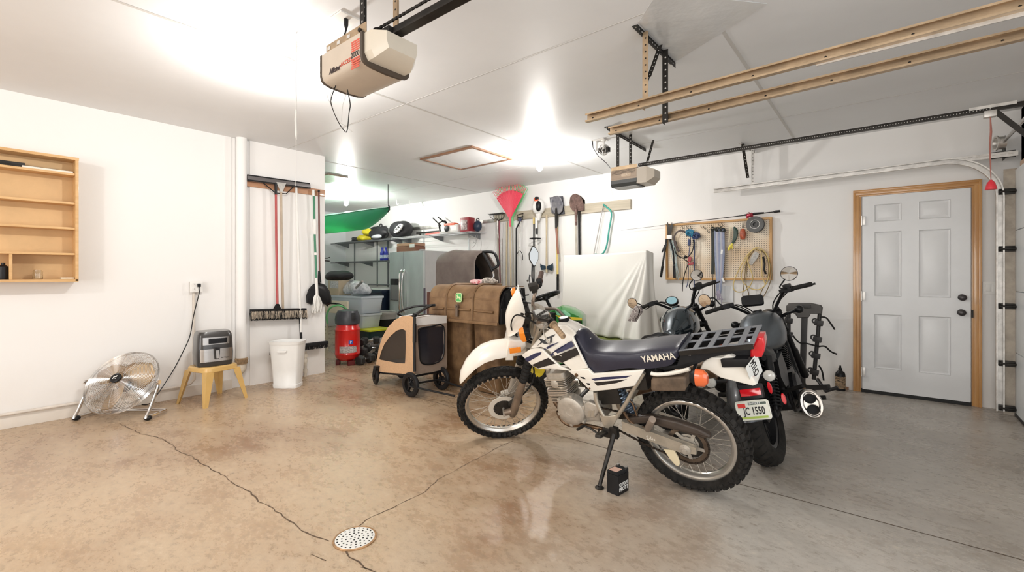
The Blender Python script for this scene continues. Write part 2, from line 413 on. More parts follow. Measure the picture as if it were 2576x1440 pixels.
# walk door
M_door = mat('door_white_paint', (0.76, 0.765, 0.77), 0.32, noise=0.015, spec=0.5)
x0, x1 = gy(2168, 985, DW).x, gy(2442, 1021, DW).x
zt = gy(2168, 497, DW).z
DY = DW-0.012
r = bpy.data.objects.new('door_1', None); COL.objects.link(r); OM[r.name] = TR((x0, DW, 0)); r.location = (x0, DW, 0); struct(r, 'white six panel door in an oak frame')
m = MB(); zb = 0.035
W = x1-x0
# panel rectangles as fractions of slab
cols = [(0.125, 0.39), (0.545, 0.83)]
zs = [(0.115, 0.395), (0.485, 0.815), (0.866, 0.955)]
xsplit = sorted([x0+0.006, x1-0.004]+[x0+W*a for c in cols for a in c]); zsplit = sorted([zb, zt]+[zb+(zt-zb)*a for c in zs for a in c])
pr = [(x0+W*c[0], x0+W*c[1], zb+(zt-zb)*q[0], zb+(zt-zb)*q[1]) for c in cols for q in zs]
for i in range(len(xsplit)-1):
    for j in range(len(zsplit)-1):
        a, b_, c, d = xsplit[i], xsplit[i+1], zsplit[j], zsplit[j+1]
        if any(abs(p[0]-a) < 1e-6 and abs(p[2]-c) < 1e-6 for p in pr): continue
        m.f([m.v((a, DY-0.022, c)), m.v((b_, DY-0.022, c)), m.v((b_, DY-0.022, d)), m.v((a, DY-0.022, d))])
def rect_rings(p, steps):
    rings = []
    for ins, dy in steps:
        rings.append([m.v((p[0]+ins, DY-0.022+dy, p[2]+ins)), m.v((p[1]-ins, DY-0.022+dy, p[2]+ins)), m.v((p[1]-ins, DY-0.022+dy, p[3]-ins)), m.v((p[0]+ins, DY-0.022+dy, p[3]-ins))])
    for k in range(len(rings)-1):
        for i in range(4): m.f([rings[k][i], rings[k][(i+1) % 4], rings[k+1][(i+1) % 4], rings[k+1][i]])
    m.f(rings[-1])
for p in pr: rect_rings(p, [(0, 0), (0.004, -0.003), (0.010, 0.008), (0.016, 0.010), (0.045, 0.001)])
m.b2((x0+0.006, DY-0.009, zb), (x1-0.004, DY+0.01, zt))
bmesh.ops.remove_doubles(m.bm, verts=m.bm.verts, dist=1e-5)
m.build('door_slab', M_door, r, ang=20)
m = MB()
cw = 0.068
def casing(mm, x, z0, z1, side):
    for k, (a, b_, t) in enumerate(((0, 0.02, 0.02), (0.018, 0.05, 0.028), (0.048, cw, 0.034))):
        mm.b2((x+side*a, DW-t, z0), (x+side*b_, DW, z1), 0.003)
casing(m, x0-0.003, 0, zt+cw+0.004, -1); m.build('door_casing', M_oak, r)
m = MB(); casing(m, x1+0.003, 0, zt+cw+0.004, 1); m.build('door_casing', M_oak, r)
m = MB()
for a, b_, t in ((0, 0.02, 0.021), (0.018, 0.05, 0.029), (0.048, cw, 0.035)): m.b2((x0-0.003-cw, DW-t, zt+0.004+a), (x1+0.003+cw, DW, zt+0.004+b_), 0.003)
m.build('door_casing', M_oakh, r)
m = MB(); m.b2((x0-0.002, DW-0.03, 0), (x1+0.002, DW, 0.036)); m.build('threshold', mat('threshold_black', (0.012, 0.012, 0.012), 0.6), r)
M_brz = mat('dark_bronze', (0.06, 0.055, 0.055), 0.35, 0.7)
for (px, py, s_) in ((2421, 749, 1.0), (2419, 787, 1.05)):
    p = gy(px, py, DW-0.06); m = MB(); F = frame((p.x, DY-0.022, p.z), (0, -1, 0))
    m.lathe([(0.03, 0), (0.03, 0.006), (0.012, 0.012), (0.012, 0.035), (0.026, 0.042), (0.030, 0.052), (0.026, 0.062), (0.012, 0.068)], F)
    m.build('door_knob' if s_ > 1 else 'deadbolt', M_brz, r)
for py in (556, 745, 935):
    p = gy(2170, py, DW-0.03); m = MB(); m.b2((p.x-0.012, DW-0.046, p.z-0.045), (p.x+0.022, DW-0.031, p.z+0.045), 0.002); m.cyl((p.x-0.006, DW-0.048, p.z-0.05), (p.x-0.006, DW-0.048, p.z+0.05), 0.006, n=10)
    m.build('hinge', M_galv, r)
p = gy(2446, 790, DW-0.03); m = MB(); m.b2((p.x-0.006, DW-0.045, p.z-0.035), (p.x+0.006, DW-0.02, p.z+0.035)); m.build('strike_plate', M_dark, r)
# light switch
p = gy(2494, 725, DW)
t = thing('light_switch', 'white two gang light switch plate between the oak door frame and the garage track', 'light switch', (p.x, DW, p.z))
m = MB(); m.box((p.x, DW-0.004, p.z), (0.115, 0.008, 0.115), None, 0.004); m.build('plate', M_wht, t)
for s_ in (-1, 1):
    m = MB(); m.box((p.x+s_*0.023, DW-0.010, p.z), (0.032, 0.008, 0.066), (R(4), 0, 0), 0.002); m.build('rocker', M_wht, t)
# ceiling light fixtures
M_bulb = mat('bulb_glow', (1, 1, 1), 0.3, emit=(1.0, 0.94, 0.86), es=14)
lab = ['round white ceiling lamp holder with bare bulb between the left wall and the large opener', 'white ceiling lamp holder with lit bulb right of the attic hatch', 'lit bulb on the alcove ceiling above the kayak', 'bare bulb lamp holder on the ceiling behind the photographer']
for i, (x, y, p) in enumerate(BULBS):
    t = thing('ceiling_lamp', lab[i], 'ceiling lamp', (x, y, CEIL), group='bare bulb lamp holders on the ceiling')
    m = MB(); m.lathe([(0.002, -0.036), (0.032, -0.036), (0.036, -0.028), (0.075, -0.018), (0.082, -0.008), (0.082, 0)], TR((x, y, CEIL)), 32); m.build('lamp_holder', M_wht, t)
    m = MB(); m.lathe([(0.012, -0.034), (0.016, -0.05), (0.030, -0.085), (0.040, -0.13), (0.042, -0.17), (0.034, -0.205), (0.012, -0.222)], TR((x, y, CEIL)), 20)
    o = m.build('light_bulb', M_bulb, t); o.visible_shadow = True
# attic hatch
M_hw = wood('hatch_wood', (0.20, 0.10, 0.055), (0.30, 0.16, 0.09))
cs = [gz(x, y, CEIL) for x, y in ((1065, 397), (1190, 367), (1278, 400), (1160, 425))]
xa, xb = min(c.x for c in cs), max(c.x for c in cs); ya, yb = min(c.y for c in cs), max(c.y for c in cs)
t = thing('attic_hatch', 'white attic hatch panel in a thin brown wooden frame on the ceiling', 'hatch', ((xa+xb)/2, (ya+yb)/2, CEIL))
m = MB(); m.b2((xa+0.03, ya+0.03, CEIL-0.012), (xb-0.03, yb-0.03, CEIL-0.001)); m.build('panel', M_ceil, t)
for a, b_ in (((xa, ya), (xb, ya+0.035)), ((xa, yb-0.035), (xb, yb)), ((xa, ya+0.035), (xa+0.035, yb-0.035)), ((xb-0.035, ya+0.035), (xb, yb-0.035))):
    m = MB(); m.b2((*a, CEIL-0.02), (*b_, CEIL-0.001)); m.build('frame', M_hw, t)
# left wall
M_mdf = wood('birch_ply', (0.60, 0.36, 0.15), (0.70, 0.45, 0.21), axis=1, coat=0.15)
M_mdf2 = mat('shelf_lining', (0.66, 0.44, 0.22), 0.5, noise=0.08, nscale=3)
PR = 0.17
pe = gx(198, 552, LW+PR)
ye = pe.y; zb_ = gx(198, 708, LW+PR).z; zt_ = gx(198, 399, LW+PR).z
t = thing('wall_shelf', 'open pale wood wall shelf with five levels at the left edge', 'shelf', (LW, (ye-1.0), zb_))
ya_ = ye-1.25
m = MB(); m.b2((LW, ya_, zb_), (LW+0.006, ye, zt_)); m.build('back_panel', M_mdf2, t)
for nm, a, b_ in (('side_panel', (ye-0.02, zb_), (ye, zt_)), ('side_panel', (ya_, zb_), (ya_+0.02, zt_))):
    m = MB(); m.b2((LW, a[0], a[1]), (LW+PR, b_[0], b_[1]), 0.002); m.build(nm, M_mdf, t)
m = MB(); m.b2((LW, ya_, zt_-0.018), (LW+PR+0.004, ye+0.002, zt_+0.004), 0.002); m.build('top_panel', M_mdf, t)
m = MB(); m.b2((LW, ya_, zb_-0.004), (LW+PR, ye-0.001, zb_+0.018), 0.002); m.build('bottom_panel', M_mdf, t)
shz = [gx(190, y, LW+PR-0.02).z for y in (440, 513, 576, 640)]
for z in shz:
    m = MB(); m.b2((LW+0.006, ya_+0.02, z-0.009), (LW+PR-0.015, ye-0.02, z+0.009), 0.002); m.build('shelf', M_mdf, t)
yd = gx(27, 670, LW+PR-0.02).y
m = MB(); m.b2((LW+0.006, yd-0.009, zb_+0.018), (LW+PR-0.02, yd+0.009, shz[3]-0.009), 0.002); m.build('divider', M_mdf, t)
# things in the shelf
p = gx(95, 700, LW+0.10); zf = zb_+0.0185
m = MB(); m.lathe([(0.028, 0), (0.030, 0.003), (0.030, 0.062), (0.027, 0.068), (0.027, 0.075), (0.0245, 0.075), (0.0245, 0.066), (0.027, 0.06), (0.027, 0.006), (0.001, 0.006)], TR((p.x, p.y, zf)), 28, cap=False)
tag(base_of(m.build('glass_jar', M_glass, fix=True)), 'small empty clear glass jar in the lowest compartment of the wall shelf', 'jar')
a = gx(152, 698, LW+0.12); b_ = gx(186, 699, LW+0.12)
m = MB(); m.b2((LW+0.09, a.y, zf), (LW+0.14, b_.y, zf+0.013), 0.003); tag(base_of(m.build('wood_scrap', wood('pale_wood', (0.72, 0.60, 0.44), (0.78, 0.67, 0.50), axis=1))), 'pale flat wood scrap lying right of the glass jar in the wall shelf', 'wood scrap')
zf = shz[0]+0.0095
m = MB(); a, b_ = gx(55, 425, LW+0.11).y, gx(183, 432, LW+0.11).y
m.b2((LW+0.10, a, zf), (LW+0.13, b_, zf+0.018), 0.002); tag(base_of(m.build('wood_strip', wood('white_strip', (0.80, 0.74, 0.64), (0.84, 0.79, 0.70), axis=1))), 'long whitish wood strip on the top level of the wall shelf', 'wood strip')
m = MB(); m.b2((LW+0.03, ye-0.75, zf), (LW+0.07, ye-0.06, zf+0.03), 0.004); m.b2((LW+0.035, ye-0.70, zf+0.03), (LW+0.06, ye-0.3, zf+0.05), 0.003)
tag(base_of(m.build('curtain_rail', M_dark)), 'long dark metal bar lying at the back of the wall shelf top level', 'metal bar')
m = MB(); a = gx(8, 690, LW+0.10)
m.lathe([(0.03, 0), (0.033, 0.02), (0.028, 0.10), (0.012, 0.115), (0.012, 0.13)], TR((LW+0.09, a.y, zb_+0.0185)), 18); tag(base_of(m.build('black_canister', M_blk)), 'black canister standing in the small compartment of the wall shelf', 'canister')
# conduit + outlet
po = gx(493, 722, LW+0.03); pc = gx(490, 960, LW+0.045)
M_cond = mat('painted_conduit', (0.66, 0.60, 0.53), 0.5, noise=0.08)
m = MB(); r_ = 0.0125
m.tube([(LW+0.045, -4.5, 0.118), (LW+0.045, pc.y-0.12, 0.118), (LW+0.045, pc.y-0.04, 0.128), (LW+0.042, pc.y-0.003, 0.17), (LW+0.036, pc.y, 0.24), (LW+0.02, pc.y, 0.5), (LW+0.016, pc.y, po.z-0.05)], r_, 12)
for y in (-1, 0.1, 0.9): m.box((LW+0.045, y, 0.108), (0.035, 0.02, 0.03), None, 0.003)
tag(base_of(m.build('wall_conduit', M_cond)), 'grey electrical conduit running along the kickboard and up the left wall', 'conduit')
t = thing('electrical_outlet', 'white double electrical outlet box on the left wall above the air fryer', 'outlet', (LW, po.y, po.z-0.06))
m = MB(); m.box((LW+0.018, po.y, po.z), (0.036, 0.105, 0.105), None, 0.003); m.build('outlet_box', M_galv, t)
m = MB(); m.box((LW+0.039, po.y, po.z), (0.006, 0.11, 0.112), None, 0.002); m.build('plate', M_wht, t)
for sy in (-1, 1):
    for sz in (-1, 1):
        m = MB(); m.lathe([(0.017, 0), (0.017, 0.003)], frame((LW+0.042, po.y+sy*0.024, po.z+sz*0.024), (1, 0, 0)), 16);
        m.build('socket', M_wht, t)
        m = MB()
        for q in (-1, 1): m.box((LW+0.0455, po.y+sy*0.024+q*0.006, po.z+sz*0.024+0.003), (0.001, 0.002, 0.009))
        m.build('slots', M_blk, t)
# vertical waste pipe
pp = gx(607, 700, LW+0.045); PX, PY, PRr = LW+0.05, pp.y+0.0, 0.052
t = thing('waste_pipe', 'tall white painted plastic pipe with dirty band clamp on the left wall', 'pipe', (PX, PY, 0))
m = MB(); zc = gx(607, 905, LW+0.05).z
m.tube([(PX, PY, CEIL), (PX, PY, zc-0.02)], PRr, 24); m.build('pipe', M_wall, t)
M_dpipe = mat('dirty_white_pvc', (0.72, 0.66, 0.56), 0.5, noise=0.25, nscale=12)
m = MB(); m.lathe([(0.058, -0.015), (0.060, 0), (0.060, 0.045), (0.056, 0.05)], TR((PX, PY, zc-0.03)), 24)
for z in (0.0, 0.03): m.torus(TR((PX, PY, zc-0.025+z)), 0.061, 0.0035, 24, 6)
m.build('band_clamp', mat('rusty_steel', (0.42, 0.30, 0.18), 0.55, 0.5, noise=0.3, nscale=25), t)
m = MB(); m.tube([(PX, PY, zc-0.03), (PX, PY, zc-0.075), (PX-0.01, PY-0.004, zc-0.11), (PX-0.045, PY-0.01, zc-0.13)], [0.052, 0.05, 0.047, 0.045], 20, sm=4); m.build('elbow', M_dpipe, t)
# drum fan
def build_fan():
    c = V((0, 0, 0))
    a, b_, e = gz(192, 1058), gz(372, 1058), gz(400, 1045)
    yax = (V((b_.x, b_.y, 0))-V((a.x, a.y, 0))).normalized()      # foot-to-foot, in the room
    base = (a+b_)/2; xf = V((yax.y, -yax.x, 0))
    if xf.dot(V((0, 0, 0))-base) < 0: xf = -xf
    half = (b_-a).length/2
    t = thing('floor_fan', 'chrome drum floor fan tilted back on a tube stand by the left wall', 'fan', (base.x, base.y, 0))
    R_ = 0.283; tilt = R(38)
    cc = V((base.x, base.y, 0))-xf*0.10+V((0, 0, 0.298))
    zax = (xf*math.cos(tilt)+V((0, 0, 1))*math.sin(tilt)).normalized()
    F = frame(cc, zax, yax)
    # stand
    m = MB(); fr = 0.0135
    for s_ in (-1, 1):
        f0 = base+yax*half*s_
        m.tube([cc+yax*s_*(R_+0.018)+V((0, 0, 0.0)), cc+yax*s_*(R_+0.02)-V((0, 0, 0.05)), f0+V((0, 0, 0.09))-xf*0.02, f0+V((0, 0, 0.03))+xf*0.02, f0+V((0, 0, fr+0.012))+xf*-0.01, f0+V((0, 0, fr+0.012))-xf*0.2], fr, 12, sm=4)
        m.lathe([(0.018, 0), (0.018, 0.012)], frame(cc+yax*s_*(R_+0.028), yax*s_), 16)
    m.tube([base+yax*half-xf*0.2+V((0, 0, fr+0.012)), base-yax*half-xf*0.2+V((0, 0, fr+0.012))], fr, 12)
    m.build('stand', M_chr, t)
    for s_ in (-1, 1):
        f0 = base+yax*half*s_
        m = MB(); m.ball(f0+V((0, 0, 0.02))-xf*0.0, (0.03, 0.03, 0.02), 14, 8); m.build('rubber_foot', M_blk, t)
    # cage: spiral-like concentric wires front and back
    for nm, sg, dep in (('front_grille', 1, 0.075), ('rear_grille', -1, 0.085)):
        m = MB(); n = 26
        for k in range(1, n+1):
            r = 0.045+(R_-0.045)*k/n; u = (r/R_)
            z = sg*(dep*(1-u**4)**0.5*0.9+0.006) if k < n else 0
            m.torus(F @ TR((0, 0, z)), r, 0.0017 if k < n else 0.0065, 56, 4)
        for q in range(8):
            an = math.pi*2*q/8+0.2; pts = []
            for k in range(8):
                u = 0.12+0.88*k/7; r = R_*u
                pts.append(F @ V((r*math.cos(an), r*math.sin(an), sg*(dep*(1-u**4)**0.5*0.9+0.004))))
            m.tube(pts, 0.0022, 5)
        m.build(nm, M_chr, t)
    m = MB(); m.lathe([(0.042, 0.074), (0.042, 0.086), (0.034, 0.092), (0.001, 0.093)], F, 28, cap=False); o = m.build('hub_badge', M_blk, t)
    m = MB(); m.text('7L', F @ TR((0, 0.002, 0.0935)) @ RO(R(90), 4, 'Z'), 0.034, 0.0006, 0.001); m.build('badge_logo', M_wht, o)
    m = MB()
    for q in range(3):
        an = 2*math.pi*q/3+0.5; P = []
        for i in range(6):
            r = 0.04+(R_-0.075)*i/5; row = []
            for j in range(7):
                w_ = (j/6-0.5); tw = R(34-14*i/5); wd = 0.10+0.17*math.sin(math.pi*min(i/5*0.85+0.1, 1))
                aa = an+w_*wd/ max(r, 0.09)*math.cos(tw)
                row.append(F @ V((r*math.cos(aa), r*math.sin(aa), w_*wd*math.sin(tw)-0.0)))
            P.append(row)
        m.grid(P)
    m.lathe([(0.04, -0.03), (0.045, 0.0), (0.04, 0.035)], F, 20)
    m.build('blades', mat('fan_blade', (0.42, 0.30, 0.18), 0.42, 0.6), t, solid=0.002)
    m = MB(); m.lathe([(0.05, -0.08), (0.062, -0.07), (0.062, -0.02), (0.045, -0.01)], F, 24); m.build('motor', M_dark, t)
build_fan()
# stool and air fryer
M_stool = mat('honey_plastic', (0.62, 0.40, 0.14), 0.35, noise=0.06, coat=0.3)
s1, s2 = gz(510, 1032), gz(452, 1012)
feet = [gz(512, 1031), gz(617, 1003), gz(452, 1014), gz(556, 988)]
cst = sum((V((q.x, q.y, 0)) for q in feet), V())/4
hz = 0.355
ux = (feet[1]-feet[0]); ux.z = 0; Lx = ux.length; ux.normalize(); uy = (feet[2]-feet[0]); uy.z = 0; Ly = uy.length; uy = V((-ux.y, ux.x, 0))
if uy.dot(feet[2]-feet[0]) < 0: uy = -uy
Lx = Ly = (Lx+Ly)/2*0.97
MS = Matrix((ux, uy, V((0, 0, 1)))).transposed().to_4x4(); MS.translation = cst
t = thing('plastic_stool', 'tan plastic four legged stool under the air fryer', 'stool', M=MS)
m = MB(); m.X = MS; hs = Lx/2*0.82
rr = [(hs*math.copysign(abs(math.cos(a))**0.45, math.cos(a)), hs*math.copysign(abs(math.sin(a))**0.45, math.sin(a))) for a in [2*math.pi*i/40 for i in range(40)]]
m.loft([[(x*1.0, y*1.0, hz-0.05) for x, y in rr], [(x*1.03, y*1.03, hz-0.045) for x, y in rr], [(x*1.0, y*1.0, hz-0.012) for x, y in rr], [(x*0.93, y*0.93, hz) for x, y in rr], [(x*0.5, y*0.5, hz-0.001) for x, y in rr]])
m.build('seat', M_stool, t)
for sx in (-1, 1):
    for sy in (-1, 1):
        m = MB(); m.X = MS
        a = (sx*hs*0.86, sy*hs*0.86, hz-0.04); b_ = (sx*Lx/2, sy*Lx/2, 0.0)
        top = [V(a)+V((x*0.038, y*0.038, 0)) for x, y in ((sx*0.5, sy*0.5), (-sx*1.4, sy*0.5), (-sx*0.9, sy*0.1), (-sx*0.1, -sy*0.1), (sx*0.1, -sy*0.9), (sx*0.5, -sy*1.4))]
        bot = [V(b_)+V((x*0.026, y*0.026, 0)) for x, y in ((sx*0.3, sy*0.3), (-sx*0.9, sy*0.3), (-sx*0.8, -sy*0.1), (-sx*0.2, -sy*0.2), (-sx*0.1, -sy*0.8), (sx*0.3, -sy*0.9))]
        m.loft([top, bot]); m.build('leg', M_stool, t, ang=50)
# air fryer
MF = TR((0, 0, hz))
fa, fb = gz(497, 915, hz), gz(588, 905, hz)
tcm = (C0-cst); tcm.z = 0; tcm.normalize(); nfr = (tcm*math.cos(R(16))+RT*math.sin(R(16))).normalized()
MAF = Matrix((V((-nfr.y, nfr.x, 0)), -nfr, V((0, 0, 1)))).transposed().to_4x4(); MAF.translation = cst+V((0, 0, hz+0.001))
t = thing('air_fryer', 'black air fryer with stainless steel front standing on the tan stool', 'air fryer', M=MAF)
# front faces local -x? choose the stool side towards the camera right
W_, D_, H_ = 0.30, 0.27, 0.325
def rsq(w, d, z, e=0.35, n=44, dx=0, dy=0): return [(dx+w/2*math.copysign(abs(math.cos(a))**e, math.cos(a)), dy+d/2*math.copysign(abs(math.sin(a))**e, math.sin(a)), z) for a in [2*math.pi*i/n for i in range(n)]]
fv = (C0-MAF.translation); fv.z = 0
M_fry = mat('fryer_black', (0.035, 0.032, 0.03), 0.30, coat=0.4)
m = MB(); m.X = MAF
m.loft([rsq(W_*0.96, D_*0.96, 0.0), rsq(W_*1.0, D_*1.0, 0.02), rsq(W_*1.02, D_*1.0, 0.12), rsq(W_*0.98, D_*0.96, 0.26), rsq(W_*0.94, D_*0.9, 0.298), rsq(W_*0.84, D_*0.8, H_)], True)
m.build('body', M_fry, t, ang=40)
M_bst = mat('brushed_steel', (0.50, 0.49, 0.48), 0.27, 0.95, noise=0.06, nscale=4, stretch=(1, 1, 60))
# front direction = local -y (towards -uy); panel curved
def front_panel(z0, z1, w0, off, mt, nm, par, dep=0.012, yy=None, x0_=0.0):
    m = MB(); m.X = MAF; A = []; n = 15
    for j in range(2):
        z = (z0, z1)[j]; row = []
        for i in range(n):
            x = x0_+w0*(i/(n-1)-0.5)
            tt = min(1.0, abs(x)/(W_/2)); y = -(D_/2)*(1-tt**5.5)**(1/5.5)*(0.995 if z < 0.2 else 0.965)-off
            row.append(V((x, y, z)))
        A.append(row)
    ring = [[A[0][i], A[1][i], A[1][i]+V((0, dep, 0)), A[0][i]+V((0, dep, 0))] for i in range(n)]
    m.loft(ring); return m.build(nm, mt, par, ang=30)
basket = front_panel(0.045, 0.165, W_*0.86, 0.008, M_bst, 'basket_front', t)
front_panel(0.205, 0.275, W_*0.72, 0.006, M_bst, 'control_surround', t)
front_panel(0.215, 0.262, W_*0.50, 0.009, mat('dark_display', (0.01, 0.01, 0.012), 0.08), 'display', t, x0_=0.012)
m = MB(); m.X = MAF; yv = -D_/2-0.012
m.loft([[(x, yv+0.004, z) for x, z in ((-0.024, 0.175), (0.024, 0.175), (0.024, 0.125), (0.017, 0.065), (-0.017, 0.065), (-0.024, 0.125))], [(x*0.85, yv-0.035, z) for x, z in ((-0.024, 0.178), (0.024, 0.178), (0.022, 0.125), (0.015, 0.07), (-0.015, 0.07), (-0.022, 0.125))]])
h_ = m.build('basket_handle', M_blk, t, ang=40)
m = MB(); m.X = MAF; m.plate([(x, z) for x, z in ((-0.013, 0.155), (0.013, 0.155), (0.013, 0.12), (0.010, 0.078), (-0.010, 0.078), (-0.013, 0.12))], Matrix(((1, 0, 0, 0), (0, 0, -1, yv-0.036), (0, 1, 0, 0), (0, 0, 0, 1))), 0.003); m.build('handle_inlay', M_bst, h_)
m = MB(); m.text('Air Fryer', MAF @ TR((0.07, yv-0.0035+0.005, 0.075)) @ RO(R(90), 4, 'X'), 0.018, 0.0008); m.build('script_logo', M_dark, t)
# power cord
p0 = V((LW+0.055, po.y+0.02, po.z+0.015))
t = thing('power_cord', 'long black power cord sagging from the wall outlet down to the floor fan', 'power cord', (LW+0.08, po.y, 0))
pts = [p0, p0+V((0.02, 0.0, -0.05))]+[gx(x, y, X) for x, y, X in ((493, 770, LW+0.06), (486, 800, LW+0.06), (478, 845, LW+0.07), (463, 880, LW+0.09), (440, 925, LW+0.12), (415, 965, LW+0.16), (392, 998, LW+0.20))]+[gz(372, 1018, 0.01), gz(340, 1016, 0.008)]
m = MB(); m.tube(pts, 0.0042, 7, sm=5); m.build('cable', M_blk, t)
m = MB(); m.box(p0+V((-0.002, 0, 0)), (0.026, 0.028, 0.034), None, 0.006); m.build('plug', M_blk, t)
m = MB(); m.tube([gz(485, 992, 0.008), gz(520, 988, 0.006), gz(560, 975, 0.006), gz(592, 974, 0.006), gz(596, 965, 0.006), gz(575, 958, 0.02), gz(566, 955, 0.10)], 0.0045, 7, sm=5)
m.box(gz(485, 992, 0.012), (0.03, 0.02, 0.018), (0, 0, 0.4), 0.004)
tag(base_of(m.build('loose_cord', M_blk)), 'short black cord with plug lying on the floor under the tan stool', 'power cord')
# tool rail on the partition
TX = LW+0.02
M_rail = wood('stained_board', (0.40, 0.20, 0.11), (0.50, 0.27, 0.15), axis=1, coat=0.1)
a, b_ = gx(620, 455, TX+0.02), gx(819, 480, TX+0.02)
zt1, zb1 = gx(700, 461, TX+0.02).z+0.0, gx(700, 479, TX+0.02).z
m = MB(); m.b2((TX, a.y, zb1), (TX+0.019, 2.9, zt1), 0.002); tag(base_of(m.build('hanging_board', M_rail)), 'reddish brown board on the partition wall that brooms hang from', 'board')
def handle(mm, pl, r=0.0115, n=10): mm.tube(pl, r, n)
# squeegee: black blade channel on top of a tan pole
t = thing('floor_squeegee', 'wide black floor squeegee hung head up with a tan pole', 'squeegee', (TX+0.04, gx(712, 780, TX+0.06).y, 0.9))
XX = TX+0.055
A, B = gx(622, 449, XX), gx(779, 470, XX)
m = MB(); m.beam(A, B, 0.045, 0.055, bev=0.008); m.build('head_channel', mat('squeegee_grey', (0.16, 0.15, 0.15), 0.4, 0.6), t)
m = MB(); m.beam(A+V((0.0, 0, 0.028)), B+V((0.0, 0, 0.028)), 0.012, 0.03); m.beam(A+V((0.02, 0, -0.02)), B+V((0.02, 0, -0.02)), 0.01, 0.014); m.build('rubber_blade', M_blkm, t)
k0 = gx(712, 480, XX)
m = MB(); m.tube([gx(662, 460, XX+0.02), gx(693, 486, XX+0.02), gx(720, 488, XX+0.02), gx(738, 470, XX+0.02)], 0.006, 8); m.build('brace', M_blk, t)
m = MB(); m.loft([[gx(x, y, XX+q) for x, y in ((695, 458), (720, 461), (711, 484), (706, 484))] for q in (0.012, 0.028)]); m.build('socket_bracket', M_galv, t)
m = MB(); handle(m, [gx(707, 484, XX+0.02), gx(709, 640, XX), gx(712, 782, XX)], 0.013); m.build('pole', mat('tan_pole', (0.50, 0.41, 0.31), 0.5, noise=0.1), t)
# push broom with red pole
t = thing('push_broom', 'wide push broom with a red pole hanging on the partition', 'push broom', (TX+0.06, gx(697, 800, TX+0.06).y, 0.86))
M_rp = mat('red_pole', (0.42, 0.045, 0.04), 0.3, coat=0.4)
m = MB(); handle(m, [gx(694, 462, XX+0.03), gx(695, 600, XX+0.03), gx(698, 768, XX+0.03)], 0.0125); m.build('pole', M_rp, t)
m = MB(); handle(m, [gx(694, 462, XX+0.032), gx(694, 490, XX+0.03)], 0.0145);
m.loft([[gx(x, y, XX+q) for x, y in ((694, 765), (702, 765), (709, 780), (686, 779))] for q in (0.01, 0.05)]); m.build('bracket', M_blk, t)
A, B = gx(630, 784, XX+0.02), gx(769, 781, XX+0.02)
m = MB(); m.beam(A+V((0, 0, 0.01)), B+V((0, 0, 0.01)), 0.055, 0.03, bev=0.008); m.build('head_block', M_blk, t)
def bristles(A, B, depth, length, n, r, m_, nm, par, seed=3, spread=0.2, down=(0, 0, -1), w_=0.002):
    rnd = random.Random(seed); mm = MB(); A, B = V(A), V(B); dn = V(down)
    side = (B-A).normalized(); out = side.cross(dn).normalized()
    for i in range(n):
        p = A.lerp(B, rnd.random())+out*rnd.uniform(-depth/2, depth/2)
        q = p+dn*length*rnd.uniform(0.88, 1.05)+side*rnd.gauss(0, spread*length*0.5)+out*rnd.gauss(0.0, spread*length*0.6)
        sd = side*w_
        a1, b1, c1 = mm.v(p-sd), mm.v(p+sd), mm.v(p+out*w_*1.7)
        a2, b2, c2 = mm.v(q-sd*0.6), mm.v(q+sd*0.6), mm.v(q+out*w_)
        mm.f([a1, b1, b2, a2]); mm.f([b1, c1, c2, b2]); mm.f([c1, a1, a2, c2])
    return mm.build(nm, m_, par, ang=0)
bristles(A, B, 0.06, 0.10, 1000, 0.002, M_blkm, 'bristles', t, 5)
bristles(A+V((0.02, 0, 0.0)), B+V((0.02, 0, 0)), 0.03, 0.085, 420, 0.002, mat('tan_bristle', (0.55, 0.46, 0.36), 0.7), 'outer_bristles', t, 6, w_=0.0016)
# white pole broom standing behind the bin
t = thing('white_pole_broom', 'push broom with a white pole standing behind the white bin', 'push broom', (TX+0.05, gx(765, 870, TX+0.1).y, 0.6))
m = MB(); top = gx(745, 470, TX+0.035); bt = gx(757, 836, TX+0.10); handle(m, [top, gx(748, 560, TX+0.05), bt], 0.0135); m.build('pole', M_wht, t)
m = MB(); handle(m, [gx(755, 800, TX+0.09), gx(757.5, 852, TX+0.10)], 0.0145); m.build('pole_sleeve', M_blk, t)
A, B = gx(681, 880, TX+0.09), gx(824, 862, TX+0.09)
m = MB(); m.beam(A, B, 0.05, 0.04, bev=0.008); m.build('head_block', M_blkm, t)
bristles(A+V((0, 0, -0.01)), B+V((0, 0, -0.01)), 0.05, 0.05, 700, 0.002, M_blkm, 'bristles', t, 7)
# mop
t = thing('string_mop', 'white string mop with a green pole hanging on the partition', 'mop', (TX+0.05, gx(797, 780, TX+0.06).y, 0.9))
M_grp = mat('green_pole', (0.05, 0.22, 0.12), 0.35, coat=0.3)
m = MB(); handle(m, [gx(789, 480, XX), gx(792, 600, XX), gx(796, 700, XX)], 0.0125); m.build('pole', M_grp, t)
m = MB(); handle(m, [gx(788, 478, XX), gx(788.5, 494, XX)], 0.016); m.build('hanging_cap', M_wht, t)
m = MB(); m.tube([gx(791, 552, XX), gx(791.5, 560, XX), gx(792, 580, XX), gx(792.5, 590, XX)], [0.018, 0.024, 0.022, 0.016], 14); m.tube([gx(794, 636, XX), gx(794, 642, XX)], 0.018, 12); m.build('wringer_grip', M_wht, t)
m = MB(); m.tube([gx(795.5, 700, XX), gx(797, 745, XX)], [0.017, 0.02], 14); m.build('socket', M_wht, t)
m = MB(); rnd = random.Random(9); c0 = gx(796, 742, XX)
